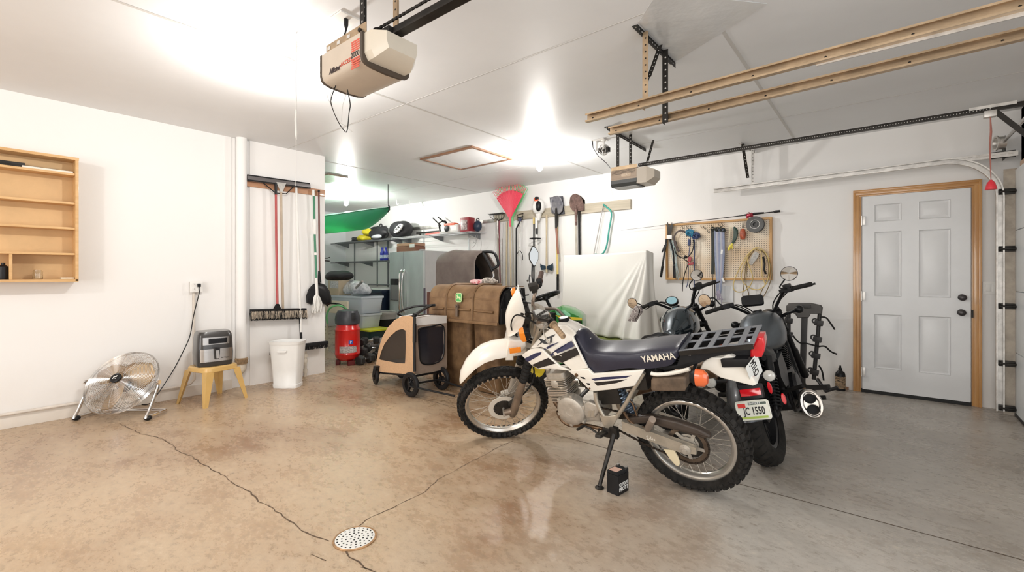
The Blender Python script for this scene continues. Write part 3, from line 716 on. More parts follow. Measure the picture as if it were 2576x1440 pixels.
for i in range(60):
    an = rnd.uniform(0, 6.28); rr_ = rnd.uniform(0.02, 0.055); ln = rnd.uniform(0.16, 0.23)
    d = V((math.cos(an)*rr_*0.6, math.sin(an)*rr_, 0))
    m.tube([c0+d*0.1+V((0, 0, 0.01)), c0+d*0.8+V((0, 0, -0.03)), c0+d*1.15+V((rnd.gauss(0, .006), rnd.gauss(0, .008), -ln*0.6)), c0+d*1.05+V((rnd.gauss(0, .01), rnd.gauss(0, .01), -ln))], 0.0048, 5, sm=2)
m.build('mop_strings', mat('mop_cotton', (0.84, 0.83, 0.80), 0.9), t)
# dustpan with long handle
t = thing('dustpan', 'black upright dustpan with a brown pole hanging beside the mop', 'dustpan', (TX+0.03, gx(803, 760, TX+0.03).y, 0.95))
m = MB(); handle(m, [gx(802, 482, XX-0.01), gx(803, 590, XX-0.01), gx(804, 690, XX-0.01)], 0.010); m.build('pole', mat('brown_pole', (0.16, 0.055, 0.045), 0.35, coat=0.3), t)
m = MB(); m.tube([gx(803, 682, XX-0.01), gx(804, 712, XX-0.01)], [0.013, 0.022], 12); m.lathe([(0.012, -0.01), (0.012, 0.01)], frame(gx(802, 481, XX-0.005), (1, 0, 0)), 12)
out = [(771, 762), (770, 745), (776, 728), (787, 716), (802, 711), (818, 717), (829, 732), (834, 750), (834, 764), (822, 768), (800, 760), (785, 768)]
m.loft([[gx(x, y, TX+0.004) for x, y in out], [gx(x, y, TX+0.03) for x, y in out]])
m.build('back_plate', M_blk, t, ang=40)
m = MB(); m.loft([[gx(802+(x-802)*k, 748+(y-748)*k, TX+q) for x, y in out] for k, q in ((0.98, 0.03), (0.9, 0.05), (0.6, 0.06))])
m.build('pan', M_blk, t, ang=40)
# white bin
ca, cb = gz(725, 975), gz(725, 960)
cb_ = gz(727, 968); H = gpl(727, 860, cb_, V((cb_.x, cb_.y, 0)).normalized()).z
HB = 0.50
ctr = V((LW+0.37, gx(725, 900, LW+0.37).y, 0))
t = thing('waste_bin', 'tall white plastic waste bin standing in front of the partition', 'bin', (ctr.x, ctr.y, 0))
Wt = 0.245;
mm = MB(); A = []
wb, wt = 0.142, 0.172
MBn = TR(ctr) @ RO(R(38), 4, 'Z')
mm.X = MBn
def bsec(w, d, z): return [(x*w, y*d, z) for x, y in ((-0.95, -0.55), (-0.8, -0.72), (0.0, -0.78), (0.8, -0.72), (0.95, -0.55), (0.98, 0.0), (0.9, 0.55), (0.6, 0.72), (0, 0.75), (-0.6, 0.72), (-0.9, 0.55), (-0.98, 0))]
mm.loft([bsec(wb*0.97, wb*0.9, 0.0), bsec(wb*0.99, wb*0.92, 0.035), bsec(wb*0.95, wb*0.88, 0.04), bsec(wb*1.03, wb*0.95, 0.2), bsec(wt*0.98, wt*0.9, HB-0.03), bsec(wt*1.0, wt*0.93, HB-0.03), bsec(wt*1.04, wt*0.97, HB), bsec(wt*0.99, wt*0.92, HB), bsec(wt*0.93, wt*0.86, HB-0.02), bsec(wb*0.9, wb*0.8, 0.01)])
mm.build('bin_body', mat('bin_white', (0.80, 0.80, 0.78), 0.32, noise=0.02), t, ang=50)
m = MB(); m.X = MBn; m.loft([[(x, -wt*0.72+q, HB-0.10+z) for x, z in ((-0.05, 0), (-0.045, 0.012), (0.045, 0.012), (0.05, 0), (0.035, -0.008), (-0.035, -0.008))] for q in (0.0, -0.012)]); m.build('finger_grip', MATS['bin_white'], t)
# small pvc stub near bin
p = gx(768, 940, LW+0.05)
m = MB(); m.tube([(LW+0.05, p.y, 0.0), (LW+0.05, p.y, 0.10), (LW+0.05, p.y, 0.30)], 0.017, 12)
for z in (0.05, 0.17, 0.23): m.tube([(LW+0.05, p.y, z), (LW+0.05, p.y, z+0.04)], 0.024, 14)
tag(base_of(m.build('plumbing_stub', M_dpipe)), 'short white plastic plumbing stub rising from the floor behind the white bin', 'pipe')
# cord from ceiling in front of the partition
c1 = gz(745, 85, CEIL)
t = thing('pull_cord', 'thin white cord hanging from the ceiling beside the lit bulb', 'cord', (c1.x, c1.y, CEIL-1))
D1 = (c1-C0).dot(FW)
m = MB(); m.tube([gd(745, 80, D1), gd(746, 120, D1), gd(744.5, 200, D1), gd(746, 300, D1), gd(745, 355, D1), gd(745, 440, D1), gd(744, 468, D1)], [0.003, 0.0035, 0.003, 0.003, 0.002, 0.0015, 0.0015], 6); m.build('cord', M_rope, t)
m = MB(); m.tube([gd(745, 275, D1), gd(744, 300, D1), gd(745, 335, D1), gd(746, 352, D1)], [0.003, 0.007, 0.008, 0.003], 8); m.build('knotted_strip', M_rope, t)
m = MB(); m.tube([gd(743, 100, D1), gd(748, 106, D1), gd(742, 112, D1), gd(749, 118, D1)], 0.003, 6); m.build('knot', M_rope, t)
# floor drain
dc = gz(893, 1356)
t = thing('floor_drain', 'round white perforated drain cover set in the concrete floor', 'drain', (dc.x, dc.y, 0))
m = MB(); m.lathe([(0.098, 0.0), (0.098, 0.004), (0.090, 0.006), (0.088, 0.003), (0.085, 0.003)], TR((dc.x, dc.y, 0)), 40, cap=False); m.build('rim', mat('rusty_rim', (0.36, 0.21, 0.10), 0.5, 0.3, noise=0.4, nscale=30), t)
m = MB(); m.lathe([(0.001, 0.0055), (0.087, 0.0055), (0.089, 0.004), (0.089, 0.001)], TR((dc.x, dc.y, 0)), 40, cap=False); g_ = m.build('grate', mat('drain_white', (0.80, 0.79, 0.76), 0.35, 0.2), t)
m = MB()
for k, n in ((0, 1), (1, 6), (2, 12), (3, 18), (4, 22)):
    for i in range(n):
        a = 2*math.pi*i/n+k*0.3; r = k*0.0195
        m.lathe([(0.0042, 0.0), (0.0042, 0.0006)], TR((dc.x+r*math.cos(a), dc.y+r*math.sin(a), 0.0055)), 8)
m.build('drain_holes', mat('hole_black', (0.01, 0.01, 0.01), 0.9), g_)
# openers, rails, brackets
def perf(mm, p, q, w=0.032, t=0.003, up=(0, 0, 1), holes=True, step=0.04, side=0, hm=1):
    """perforated angle iron: two flanges with real dark hole discs"""
    p, q = V(p), V(q); z = (q-p).normalized(); u = V(up); u = (u-z*u.dot(z)).normalized(); s_ = z.cross(u)
    c = (p+q)/2; L_ = (q-p).length
    M1 = Matrix((u, s_, z)).transposed().to_4x4()
    M1.translation = c+u*w/2; mm.boxm(M1, (w, t, L_))
    M1.translation = c+s_*w/2; mm.boxm(M1, (t, w, L_))
    if holes:
        mi = mm.mi; mm.mi = hm; n = int(L_/step)
        for i in range(n):
            d = p+z*(i+0.5)*step
            for (cc, nn, al) in ((d+u*w*0.55, s_, u), (d+s_*w*0.55, u, s_)):
                for sg in (1, -1):
                    mm.lathe([(w*0.15, 0.0), (w*0.15, 0.0006)], frame(cc+nn*sg*(t/2), nn*sg), 8)
        mm.mi = mi
M_hole = mat('hole_light', (0.62, 0.60, 0.57), 0.7); M_holed = mat('hole_dark', (0.05, 0.045, 0.04), 0.8)
# ---- large opener
OY = 1.22
oc = gy(915, 150, OY)
XL, XR = gy(808, 150, OY+0.0).x, gy(935, 150, OY).x
t = thing('garage_door_opener', 'large beige chain drive garage door opener hanging near the photographer with red stripes', 'garage door opener', (oc.x, OY, 2.2))
# box axes: length along world x (rail direction), front side faces camera (-y)
yf, yb_ = OY-0.115, OY+0.13
xl = gy(806, 180, yf).x; xr = gy(912, 150, yf).x; zt0 = gy(912, 78, yf).z; zb0 = gy(888, 226, yf).z
M_bei = mat('beige_housing', (0.58, 0.50, 0.41), 0.42, noise=0.03, bump=0.02, bscale=150)
hy = (yb_-yf)/2; ym = (yf+yb_)/2; Hh = zt0-zb0-0.0
# cross-section in y,z : rounded bottom
def osec(x, k=1.0, dz=0.0):
    pts = [(-1, 1.0), (-1, 0.30), (-0.96, 0.16), (-0.86, 0.08), (-0.6, 0.025), (0, 0.0), (0.6, 0.025), (0.86, 0.08), (0.96, 0.16), (1, 0.30), (1, 1.0)]
    return [(x, ym+a*hy*k, zt0-(zt0-zb_o)*(1-b_)*k-(0 if k == 1 else 0)) for a, b_ in pts]
zb_o = gy(850, 214, yf+0.05).z
m = MB(); m.loft([osec(xl+0.012), osec(xr-0.015)]); body = m.build('housing', M_bei, t, ang=45)
for xx, k in ((xl, 1.02), (xr-0.012, 1.035)):
    m = MB(); m.loft([osec(xx, k), osec(xx+0.014, k)]); m.build('end_trim', mat('brown_rubber', (0.075, 0.055, 0.04), 0.5), t, ang=45)
# lens cover (light) at the rail end
xe = gy(1022, 120, OY).x; xe = xr+0.115
m = MB()
def lsec(x, ky, z0, z1): return [(x, ym-hy*ky, z1), (x, ym-hy*ky, z0+0.03), (x, ym-hy*ky*0.85, z0), (x, ym+hy*ky*0.85, z0), (x, ym+hy*ky, z0+0.03), (x, ym+hy*ky, z1)]
m.loft([lsec(xr, 0.93, zb_o+0.02, zt0-0.004), lsec(xr+0.05, 0.92, zb_o+0.022, zt0-0.006), lsec(xe, 0.66, zb_o+0.055, zt0-0.018)]); m.build('lamp_cover', mat('cream_lens', (0.66, 0.60, 0.50), 0.35, noise=0.02), t, ang=25)
m = MB(); m.b2((xl+0.02, yf+0.02, zt0), (xr+0.0, yb_-0.02, zt0+0.004)); m.b2((xl+0.02, yf+0.018, zt0), (xr+0.0, yf+0.021, zt0+0.05))
m.b2((xl+0.02, yb_-0.021, zt0), (xr, yb_-0.018, zt0+0.05))
m.build('mounting_plate', M_galvw, t)
m = MB()
for i in range(3): m.b2((xl+0.035+i*0.085, yf+0.0165, zt0+0.022), (xl+0.06+i*0.085, yf+0.0178, zt0+0.038), 0)
m.build('slots', M_hole, t)
# lettering, red stripes on the front face
Ff = lambda x, z, d=0.0012: Matrix(((1, 0, 0, x), (0, 0, -1, yf-d), (0, 1, 0, z), (0, 0, 0, 1)))
M_rst = mat('red_print', (0.66, 0.10, 0.06), 0.5); M_tblk = mat('black_print', (0.05, 0.03, 0.03), 0.5)
xs0 = xr-0.085; xs1 = xr-0.022; m = MB(); zc_ = zt0-0.072
for i in range(5): m.b2((xs0, yf-0.0012, zt0-0.022-i*0.0098-0.0065), (xs1, yf, zt0-0.022-i*0.0098))
for i in range(5): m.b2((xs0, yf-0.0012, zt0-0.098-i*0.0098-0.0065), (xs1, yf, zt0-0.098-i*0.0098))
m.build('red_stripes', M_rst, body)
m = MB(); m.text('2000', Ff((xs0+xs1)/2-0.003, zt0-0.084), 0.034, 0.0008, 0.0); m.build('number_print', M_tblk, body)
m = MB(); m.text('ACCESS', Ff(xs0-0.045, zt0-0.096), 0.026, 0.0008, shear=0.15); m.build('red_print', M_rst, body)
m = MB(); m.text('Allister', Ff(xs0-0.142, zt0-0.102), 0.033, 0.0008, 0.0006, shear=0.25); m.build('black_print', M_tblk, body)
# rail with chain
zr = zt0+0.022
m = MB(); m.b2((xr-0.06, OY-0.014, zr-0.02), (GD-0.1, OY+0.014, zr+0.012), 0.002); m.b2((xr-0.06, OY-0.022, zr-0.024), (GD-0.1, OY+0.022, zr-0.018)); m.build('rail', M_dark, t)
m = MB(); x = xr-0.02; i = 0
while x < 0.3:
    m.box((x, OY-0.035, zr+0.022), (0.014, 0.009 if i % 2 else 0.005, 0.011), None, 0.002); x += 0.0135; i += 1
m.build('chain', M_dark, t)
m = MB(); m.lathe([(0.02, -0.01), (0.025, -0.008), (0.025, 0.008), (0.02, 0.01)], frame((xr-0.02, OY-0.02, zr+0.02), (0, 0, 1)), 20); m.box((xr+0.03, OY, zt0+0.02), (0.09, 0.07, 0.03), None, 0.004); m.build('sprocket_cover', M_dark, t)
# hangers
for hx, hy_, nm in ((gy(906, 60, yf+0.02).x, yf+0.02, 'hanger'), (gy(985, 60, yb_-0.03).x, yb_-0.02, 'hanger')):
    m = MB(); perf(m, (hx, hy_, zt0+0.0), (hx, hy_, CEIL), 0.032, up=(1, 0, 0), side=0); m.build(nm, [M_dark if hy_ < OY else M_galvw, M_hole if hy_ < OY else M_dark], t)
    m = MB(); m.lathe([(0.009, 0), (0.009, 0.012)], frame((hx+0.014, hy_-0.004, zt0+0.02), (0, -1, 0)), 6); m.build('bolt', M_dark, t)
# dangling wires
zz = zb_o
m = MB(); f1 = lambda x, y: gy(x, y, yf+0.05)
m.tube([f1(845, 215), f1(834, 245), f1(834, 265), f1(850, 305), f1(868, 331), f1(874, 325), f1(878, 285), f1(881, 262), f1(874, 226)], 0.0022, 6, sm=5); m.build('loop_cable', M_blk, t)
m = MB(); m.tube([f1(824, 210), f1(823, 240), f1(832, 263), f1(848, 300), f1(872, 320), f1(886, 331)], 0.0008, 5, sm=4)
m.tube([f1(838, 215), f1(832, 245), f1(840, 280), f1(852, 305)], 0.0008, 5, sm=4); m.tube([f1(872, 235), f1(863, 262), f1(860, 290), f1(859, 306)], 0.0008, 5, sm=4)
m.build('thin_wires', mat('wire_grey', (0.45, 0.43, 0.40), 0.5), t)
# ceiling outlet plate for it
pcl = gz(868, 46, CEIL)
t = thing('ceiling_outlet', 'white ceiling outlet plate with a black plug behind the large opener', 'outlet', (pcl.x, pcl.y, CEIL-0.01))
m = MB(); m.box((pcl.x, pcl.y, CEIL-0.005), (0.12, 0.12, 0.01), (0, 0, 0), 0.003); m.build('plate', M_wht, t)
m = MB(); m.tube([(pcl.x+0.01, pcl.y, CEIL-0.01), (pcl.x+0.01, pcl.y, CEIL-0.045), (pcl.x+0.012, pcl.y, CEIL-0.07), (pcl.x+0.02, pcl.y-0.03, CEIL-0.16), (pcl.x+0.01, OY+0.1, zt0+0.05)], [0.014, 0.013, 0.005, 0.0035, 0.0035], 8); m.build('plug', M_blk, t)
# ---- small opener
OY2 = 4.37
yf2, yb2 = OY2-0.10, OY2+0.12
xl2 = gy(1537, 450, yf2).x; xr2 = gy(1601, 445, yf2).x; zt2 = gy(1537, 431, yf2).z; zb2 = gy(1537, 465, yf2).z
t = thing('garage_door_opener', 'small brown and beige garage door opener hanging by the door wall', 'garage door opener', (xl2, OY2, zb2-0.02))
M_bro = wood('woodgrain_housing', (0.34, 0.25, 0.18), (0.48, 0.38, 0.29), axis=0, coat=0.0)
m = MB(); m.b2((xl2, yf2, zb2+0.03), (xr2, yb2, zt2), 0.004); body = m.build('housing', M_bro, t)
m = MB(); m.loft([[(x, yf2-0.004, zb2+0.035), (x, yf2-0.004, zb2+0.0), (x, yf2+0.02, zb2-0.03), (x, yb2-0.02, zb2-0.03), (x, yb2, zb2), (x, yb2, zb2+0.03)] for x in (xl2-0.002, xr2+0.002)]); m.build('lower_band', mat('charcoal_band', (0.07, 0.075, 0.075), 0.4), t)
m = MB(); m.b2((xl2+0.015, yf2+0.03, zb2-0.034), (xr2-0.015, yb2-0.03, zb2-0.029)); m.build('bottom_lens', mat('grey_lens', (0.45, 0.46, 0.47), 0.4), t)
m = MB(); s2 = lambda x, k, z0, z1: [(x, (yf2+yb2)/2-0.108*k, z1), (x, (yf2+yb2)/2-0.108*k, z0), (x, (yf2+yb2)/2+0.108*k, z0), (x, (yf2+yb2)/2+0.108*k, z1)]
m.loft([s2(xr2, 1, zb2-0.02, zt2-0.004), s2(xr2+0.10, 1, zb2-0.02, zt2-0.004), s2(xr2+0.17, 0.7, zb2+0.03, zt2-0.035)]); m.build('lamp_cover', mat('beige_lens', (0.56, 0.50, 0.42), 0.4), t, ang=15)
m = MB(); m.b2((xl2+0.005, yf2-0.002, zt2), (xr2+0.01, yf2+0.002, zt2+0.035)); m.b2((xl2+0.005, yf2, zt2), (xr2+0.01, yb2, zt2+0.004)); m.build('mounting_plate', M_galvw, t)
F2 = lambda x, z, d=0.001: Matrix(((1, 0, 0, x), (0, 0, -1, yf2-d), (0, 1, 0, z), (0, 0, 0, 1)))
m = MB(); xm = (xl2+xr2)/2; zm = (zt2+zb2)/2+0.012
m.b2((xm-0.02, yf2-0.002, zm-0.02), (xr2-0.06, yf2, zm+0.014)); m.build('name_plate', mat('plate_tan', (0.55, 0.42, 0.30), 0.4), body)
m = MB(); m.text('LEGACY', F2((xm-0.02+xr2-0.06)/2, zm-0.003, 0.0028), 0.028, 0.0006); m.build('lettering', mat('plate_light', (0.75, 0.66, 0.54), 0.4), body)
m = MB()
for i in range(4): m.b2((xl2+0.01, yf2-0.0015, zt2-0.012-i*0.011), (xr2-0.012, yf2, zt2-0.009-i*0.011))
m.build('grooves', M_dark, body)
zr2 = gy(1620, 413, OY2).z
pe = gy(2560, 222, OY2)
m = MB(); m.b2((xr2-0.02, OY2-0.016, zr2-0.018), (GD-0.09, OY2+0.016, zr2+0.012), 0.002); m.build('rail', M_dark, t)
m = MB(); x = xr2; i = 0
while x < 0.55: m.box((x, OY2-0.018, zr2-0.006), (0.005, 0.003, 0.005)); x += 0.016
m.build('chain', M_hole, t)
m = MB(); px_ = gy(2490, 235, OY2).x
m.b2((px_-0.10, OY2-0.022, zr2-0.0), (px_+0.12, OY2-0.017, zr2+0.02)); m.b2((px_-0.03, OY2-0.03, zr2-0.06), (px_+0.03, OY2+0.02, zr2-0.018), 0.005); m.build('trolley', M_galv, t)
m = MB(); m.beam((px_+0.02, OY2-0.01, zr2-0.02), (GD-0.06, OY2-0.01, zr2-0.42), 0.03, 0.006, up=(0, 1, 0)); m.build('door_arm', M_dark, t)
m = MB(); m.tube([(px_, OY2-0.02, zr2-0.06), (px_+0.003, OY2-0.02, zr2-0.16), (px_-0.002, OY2-0.02, zr2-0.26), (px_+0.003, OY2-0.02, zr2-0.50)], [0.003, 0.006, 0.005, 0.002], 6); m.build('release_cord', mat('faded_red_cord', (0.40, 0.16, 0.13), 0.8), t)
m = MB(); m.lathe([(0.005, 0.02), (0.02, 0.0), (0.03, -0.04), (0.028, -0.045)], TR((px_+0.003, OY2-0.02, zr2-0.5)), 12); m.build('release_handle', mat('bright_red', (0.75, 0.04, 0.06), 0.4), t)
# hangers of small opener
z_ = zt2+0.035
for (x, y) in ((gy(1551, 400, yf2).x, yf2), (gy(1583, 400, yb2).x, yb2)):
    m = MB(); perf(m, (x, y, zt2), (x, y, CEIL-0.0), 0.03, up=(1, 0, 0)); m.build('hanger', [M_dark, M_hole], t)
m = MB(); perf(m, (xr2-0.03, yb2+0.02, zt2), (xr2-0.03, yb2+0.25, CEIL-0.03), 0.025, up=(1, 0, 0)); m.build('diagonal_hanger', [M_dark, M_hole], t)
a, b_ = gz(1528, 318, CEIL), gz(1625, 374, CEIL)
m = MB(); perf(m, (a.x, a.y, CEIL-0.003), (b_.x, b_.y, CEIL-0.003), 0.035, up=(0, 0, -1)); m.build('ceiling_angle', [M_dark, M_hole], t)
pcl = gz(1508, 353, CEIL)
t = thing('ceiling_junction', 'white ceiling outlet with hanging wire clutter left of the small opener', 'outlet', (pcl.x, pcl.y, CEIL-0.2))
m = MB(); m.box((pcl.x, pcl.y, CEIL-0.005), (0.16, 0.11, 0.01), None, 0.003); m.build('plate', M_wht, t)
cc = gd(1520, 378, (pcl-C0).dot(FW))
for dx in (-0.04, 0.05):
    m = MB(); m.tube([(pcl.x+dx, pcl.y, CEIL), (pcl.x+dx, pcl.y, cc.z)], 0.013, 12); m.lathe([(0.028, 0), (0.02, 0.01)], TR((pcl.x+dx, pcl.y, CEIL-0.02)), 12); m.build('drop_rod', M_wht, t)
m = MB(); rnd = random.Random(4)
for i in range(16):
    an = rnd.uniform(0, 6.28); m.torus(frame(cc+V((rnd.gauss(0, .015), rnd.gauss(0, .015), rnd.gauss(0, .01))), (rnd.gauss(0, 1), rnd.gauss(0, 1), rnd.gauss(0, .4))), 0.045, 0.002, 20, 4)
m.build('wire_bundle', M_galv, t)
m = MB(); m.box(cc, (0.12, 0.06, 0.05), None, 0.006); m.build('receiver_box', M_dark, t)
dd = (pcl-C0).dot(FW)
m = MB(); m.tube([gd(1490, 354, dd), gd(1492, 372, dd), gd(1505, 393, dd), gd(1525, 410, dd), gy(1537, 425, yf2+0.05)], [0.008, 0.0035, 0.0035, 0.0035, 0.0035], 6, sm=0); m.build('cable', M_blk, t)
# ---- door tracks
def track(name, label, Y, x0, x1, z0, z1, mt, mt2, bend=False, dy=-1, grp=None):
    t = thing(name, label, 'door track', (x0, Y, z0), group=grp)
    m = MB(); h = 0.052; w_ = 0.032
    def sec(P, n, u): # C-section: web + two lips, as closed outline
        pr = [(0, h/2), (w_, h/2), (w_, h/2-0.010), (w_-0.003, h/2-0.010), (w_-0.003, h/2-0.003), (0.003, h/2-0.003), (0.003, -h/2+0.003), (w_-0.003, -h/2+0.003), (w_-0.003, -h/2+0.010), (w_, -h/2+0.010), (w_, -h/2), (0, -h/2)]
        return [P+n*a*1.0+u*b_ for a, b_ in pr]
    n = V((0, dy, 0)); secs = [sec(V((x0, Y, z0)), n, V((0, 0, 1))), sec(V((x1, Y, z1)), n, V((0, 0, 1)))]
    if bend:
        Rb = 0.36
        for k in range(1, 13):
            a = math.pi/2*k/12
            c = V((x1, Y, z1-Rb)); secs.append(sec(c+V((Rb*math.sin(a), 0, Rb*math.cos(a))), n, V((math.sin(a), 0, math.cos(a)))))
        secs.append(sec(V((x1+Rb, Y, 0.03)), n, V((1, 0, 0))))
    m.loft(secs); m.build('rail_channel', mt, t, ang=30)
    return t
ZT = 2.235
a0 = gy(1478, 300, 2.60); b0 = gy(1535, 332, 2.93)
def hang_group(t, x, y0, y1, zc): pass
t1 = track('door_track', 'near end of the upper brass toned overhead track in the middle of the room', 2.60, a0.x, GD-0.4, a0.z, a0.z+0.03, M_galvw, None, dy=-1)
m = MB(); m.b2((-0.25, 2.60, a0.z-0.015), (0.5, 2.606, a0.z+0.04)); m.build('splice_plate', M_galv, t1)
t2 = track('door_track', 'overhead garage door track just behind the brass toned one', 2.93, b0.x, GD-0.4, b0.z, b0.z+0.03, M_galvw, None, dy=-1)
t1['label'] = 'nearer of the two tan overhead door tracks crossing the upper right ceiling'
t2['label'] = 'farther of the two tan overhead door tracks crossing the upper right ceiling'
for tt, y, zz in ((t1, 2.585, a0.z), (t2, 2.915, b0.z)):
    m = MB()
    for i in range(7): m.lathe([(0.006, 0), (0.004, 0.003)], frame((a0.x+0.04+i*0.31, y+0.012, zz+0.004*i), (0, -1, 0)), 8)
    m.build('rivets', M_dark, tt)
t = thing('track_hanger', 'dark perforated angle iron bracket hanging two door tracks from the ceiling', 'bracket', (-1.12, 2.8, 2.2))
a, b_ = gz(1606, 60, CEIL), gz(1697, 158, CEIL); hx = (a.x+b_.x)/2
m = MB(); perf(m, (hx, a.y, CEIL-0.002), (hx, b_.y, CEIL-0.002), 0.036, up=(0, 0, -1)); m.build('ceiling_angle', [M_dark, M_hole], t)
m = MB(); perf(m, (hx, 2.605, a0.z-0.02), (hx, 2.605, CEIL-0.02), 0.034, up=(1, 0, 0)); m.build('upright', [M_galvw, M_dark], t)
m = MB(); perf(m, (hx+0.01, 2.895, b0.z-0.03), (hx+0.01, 2.895, CEIL-0.02), 0.036, up=(1, 0, 0)); m.build('upright', [M_dark, M_hole], t)
m = MB(); perf(m, (hx+0.02, 2.62, a0.z+0.17), (hx+0.02, 2.80, CEIL-0.03), 0.026, up=(1, 0, 0)); m.build('diagonal_brace', [M_dark, M_hole], t)
# far track with bend by the walk door
YT = 5.80
e0 = gy(1797, 481, YT); e1 = gy(2398, 405, YT)
t3 = track('door_track', 'grey overhead door track that bends down beside the walk door', YT, e0.x, GD-0.50, e0.z, e0.z+0.035, M_galv, None, bend=True, dy=-1)
m = MB(); m.b2((e1.x-0.0, YT-0.002, e0.z+0.02), (GD-0.03, YT+0.004, e0.z+0.065)); m.build('header_angle', M_galv, t3)
m = MB()
for i in range(7): m.box((e1.x+0.06+i*0.05, YT-0.003, e0.z+0.045), (0.028, 0.002, 0.008))
m.build('slots', M_hole, t3)
m = MB(); xj = GD-0.115
m.b2((xj-0.004, YT+0.0, 0.02), (xj+0.0, YT+0.055, 2.0)); m.b2((xj, YT+0.02, 0.0), (GD, YT+0.024, 2.15)); m.build('jamb_angle', mat('aged_steel', (0.40, 0.35, 0.29), 0.5, 0.6, noise=0.2), t3)
for z in (1.95, 1.45, 0.95, 0.45, 0.06):
    m = MB(); m.box((GD-0.10, YT-0.01, z), (0.10, 0.03, 0.05), None, 0.006); m.cyl((GD-0.14, YT-0.03, z), (GD-0.04, YT-0.03, z), 0.009, n=10); m.lathe([(0.022, -0.006), (0.022, 0.006)], frame((GD-0.14, YT-0.015, z), (1, 0, 0)), 14); m.build('roller_bracket', M_dark, t3)
hx = gy(1890, 400, YT).x
m = MB(); perf(m, (hx, YT, e0.z), (hx, YT, CEIL-0.02), 0.03, up=(1, 0, 0)); m.build('hanger', [M_galv, M_holed], t3)
m = MB(); perf(m, (hx-0.04, YT-0.05, e0.z+0.10), (hx-0.05, YT-0.26, CEIL-0.02), 0.03, up=(1, 0, 0)); m.build('diagonal_hanger', [M_dark, M_hole], t3)
m = MB(); perf(m, (hx-0.05, YT-0.26, CEIL-0.003), (hx, DW-0.01, CEIL-0.003), 0.035, up=(0, 0, -1)); m.build('ceiling_angle', [M_galv, M_holed], t3)
# cable drum by the door
pd = gy(2515, 360, YT+0.02)
t = thing('cable_drum', 'grey door cable drum with bearing plate above the walk door corner', 'cable drum', (pd.x, YT, pd.z))
m = MB(); F = frame(pd, (-1, -0.2, 0)); m.lathe([(0.02, -0.03), (0.055, -0.03), (0.055, 0.015), (0.066, 0.02), (0.066, 0.03), (0.05, 0.03), (0.045, 0.01), (0.02, 0.01)], F, 28); m.build('drum', M_galv, t)
m = MB(); m.b2((pd.x+0.03, YT+0.02, pd.z-0.14), (pd.x+0.036, YT+0.14, pd.z+0.06)); m.b2((pd.x-0.05, YT+0.05, pd.z-0.13), (pd.x+0.1, YT+0.056, pd.z-0.07)); m.build('bearing_plate', M_dark, t)
m = MB(); m.cyl((pd.x+0.02, YT+0.0, pd.z), (pd.x+0.02, 3.0, pd.z+0.0), 0.0127, n=12); m.build('torsion_shaft', M_steel, t)
# dual-sport motorcycle (white and navy)
def lerp(a, b, t): return a+(b-a)*t
def pillow(mm, out2, w0, w1, fr, inset=0.012, n=3):
    """closed body from an (x,z) outline between y=w0 and y=w1 with rounded edges; fr maps (x,y,z)->point"""
    k = len(out2); A = poly_area(out2); sg = 1 if A > 0 else -1
    nr = []
    for i in range(k):
        a, b, c = V(out2[i-1]), V(out2[i]), V(out2[(i+1) % k])
        e1 = (b-a).normalized() if (b-a).length > 1e-9 else V((1, 0)); e2 = (c-b).normalized() if (c-b).length > 1e-9 else V((1, 0))
        n1 = V((-e1.y, e1.x))*sg; n2 = V((-e2.y, e2.x))*sg; q = n1+n2; q = q/max(q.length, 0.6)/max(0.5, (q.length/2)); nr.append(q if q.length < 2 else q/q.length*2)
    rings = []
    prof = []
    for j in range(n+1):
        a = math.pi/2*j/n
        prof.append((math.sin(a), math.cos(a)))   # (0,1)->(1,0)
    seq = []
    for s_, c_ in prof: seq.append((w0+inset*(1-c_)*1.0 if w0 < w1 else w0-inset*(1-c_), inset*(1-s_)))
    for s_, c_ in reversed(prof): seq.append((w1-inset*(1-c_) if w0 < w1 else w1+inset*(1-c_), inset*(1-s_)))
    for y, ins in seq:
        rings.append([fr(out2[i][0]+nr[i].x*ins, y, out2[i][1]+nr[i].y*ins) for i in range(k)])
    mm.loft(rings); return mm
def rrect(w, h, r, n=5):
    out = []
    for cx, cy, a0 in ((w/2-r, h/2-r, 0), (-w/2+r, h/2-r, 90), (-w/2+r, -h/2+r, 180), (w/2-r, -h/2+r, 270)):
        for i in range(n+1): a = R(a0+90*i/n); out.append((cx+r*math.cos(a), cy+r*math.sin(a)))
    return out
M_tyre = mat('tyre_rubber', (0.017, 0.015, 0.013), 0.75, spec=0.3, noise=0.5, nscale=18, bump=0.2)
M_rim = mat('rim_aluminium', (0.66, 0.63, 0.58), 0.28, 0.9, noise=0.05)
M_spoke = mat('spoke_steel', (0.62, 0.58, 0.52), 0.35, 0.9)
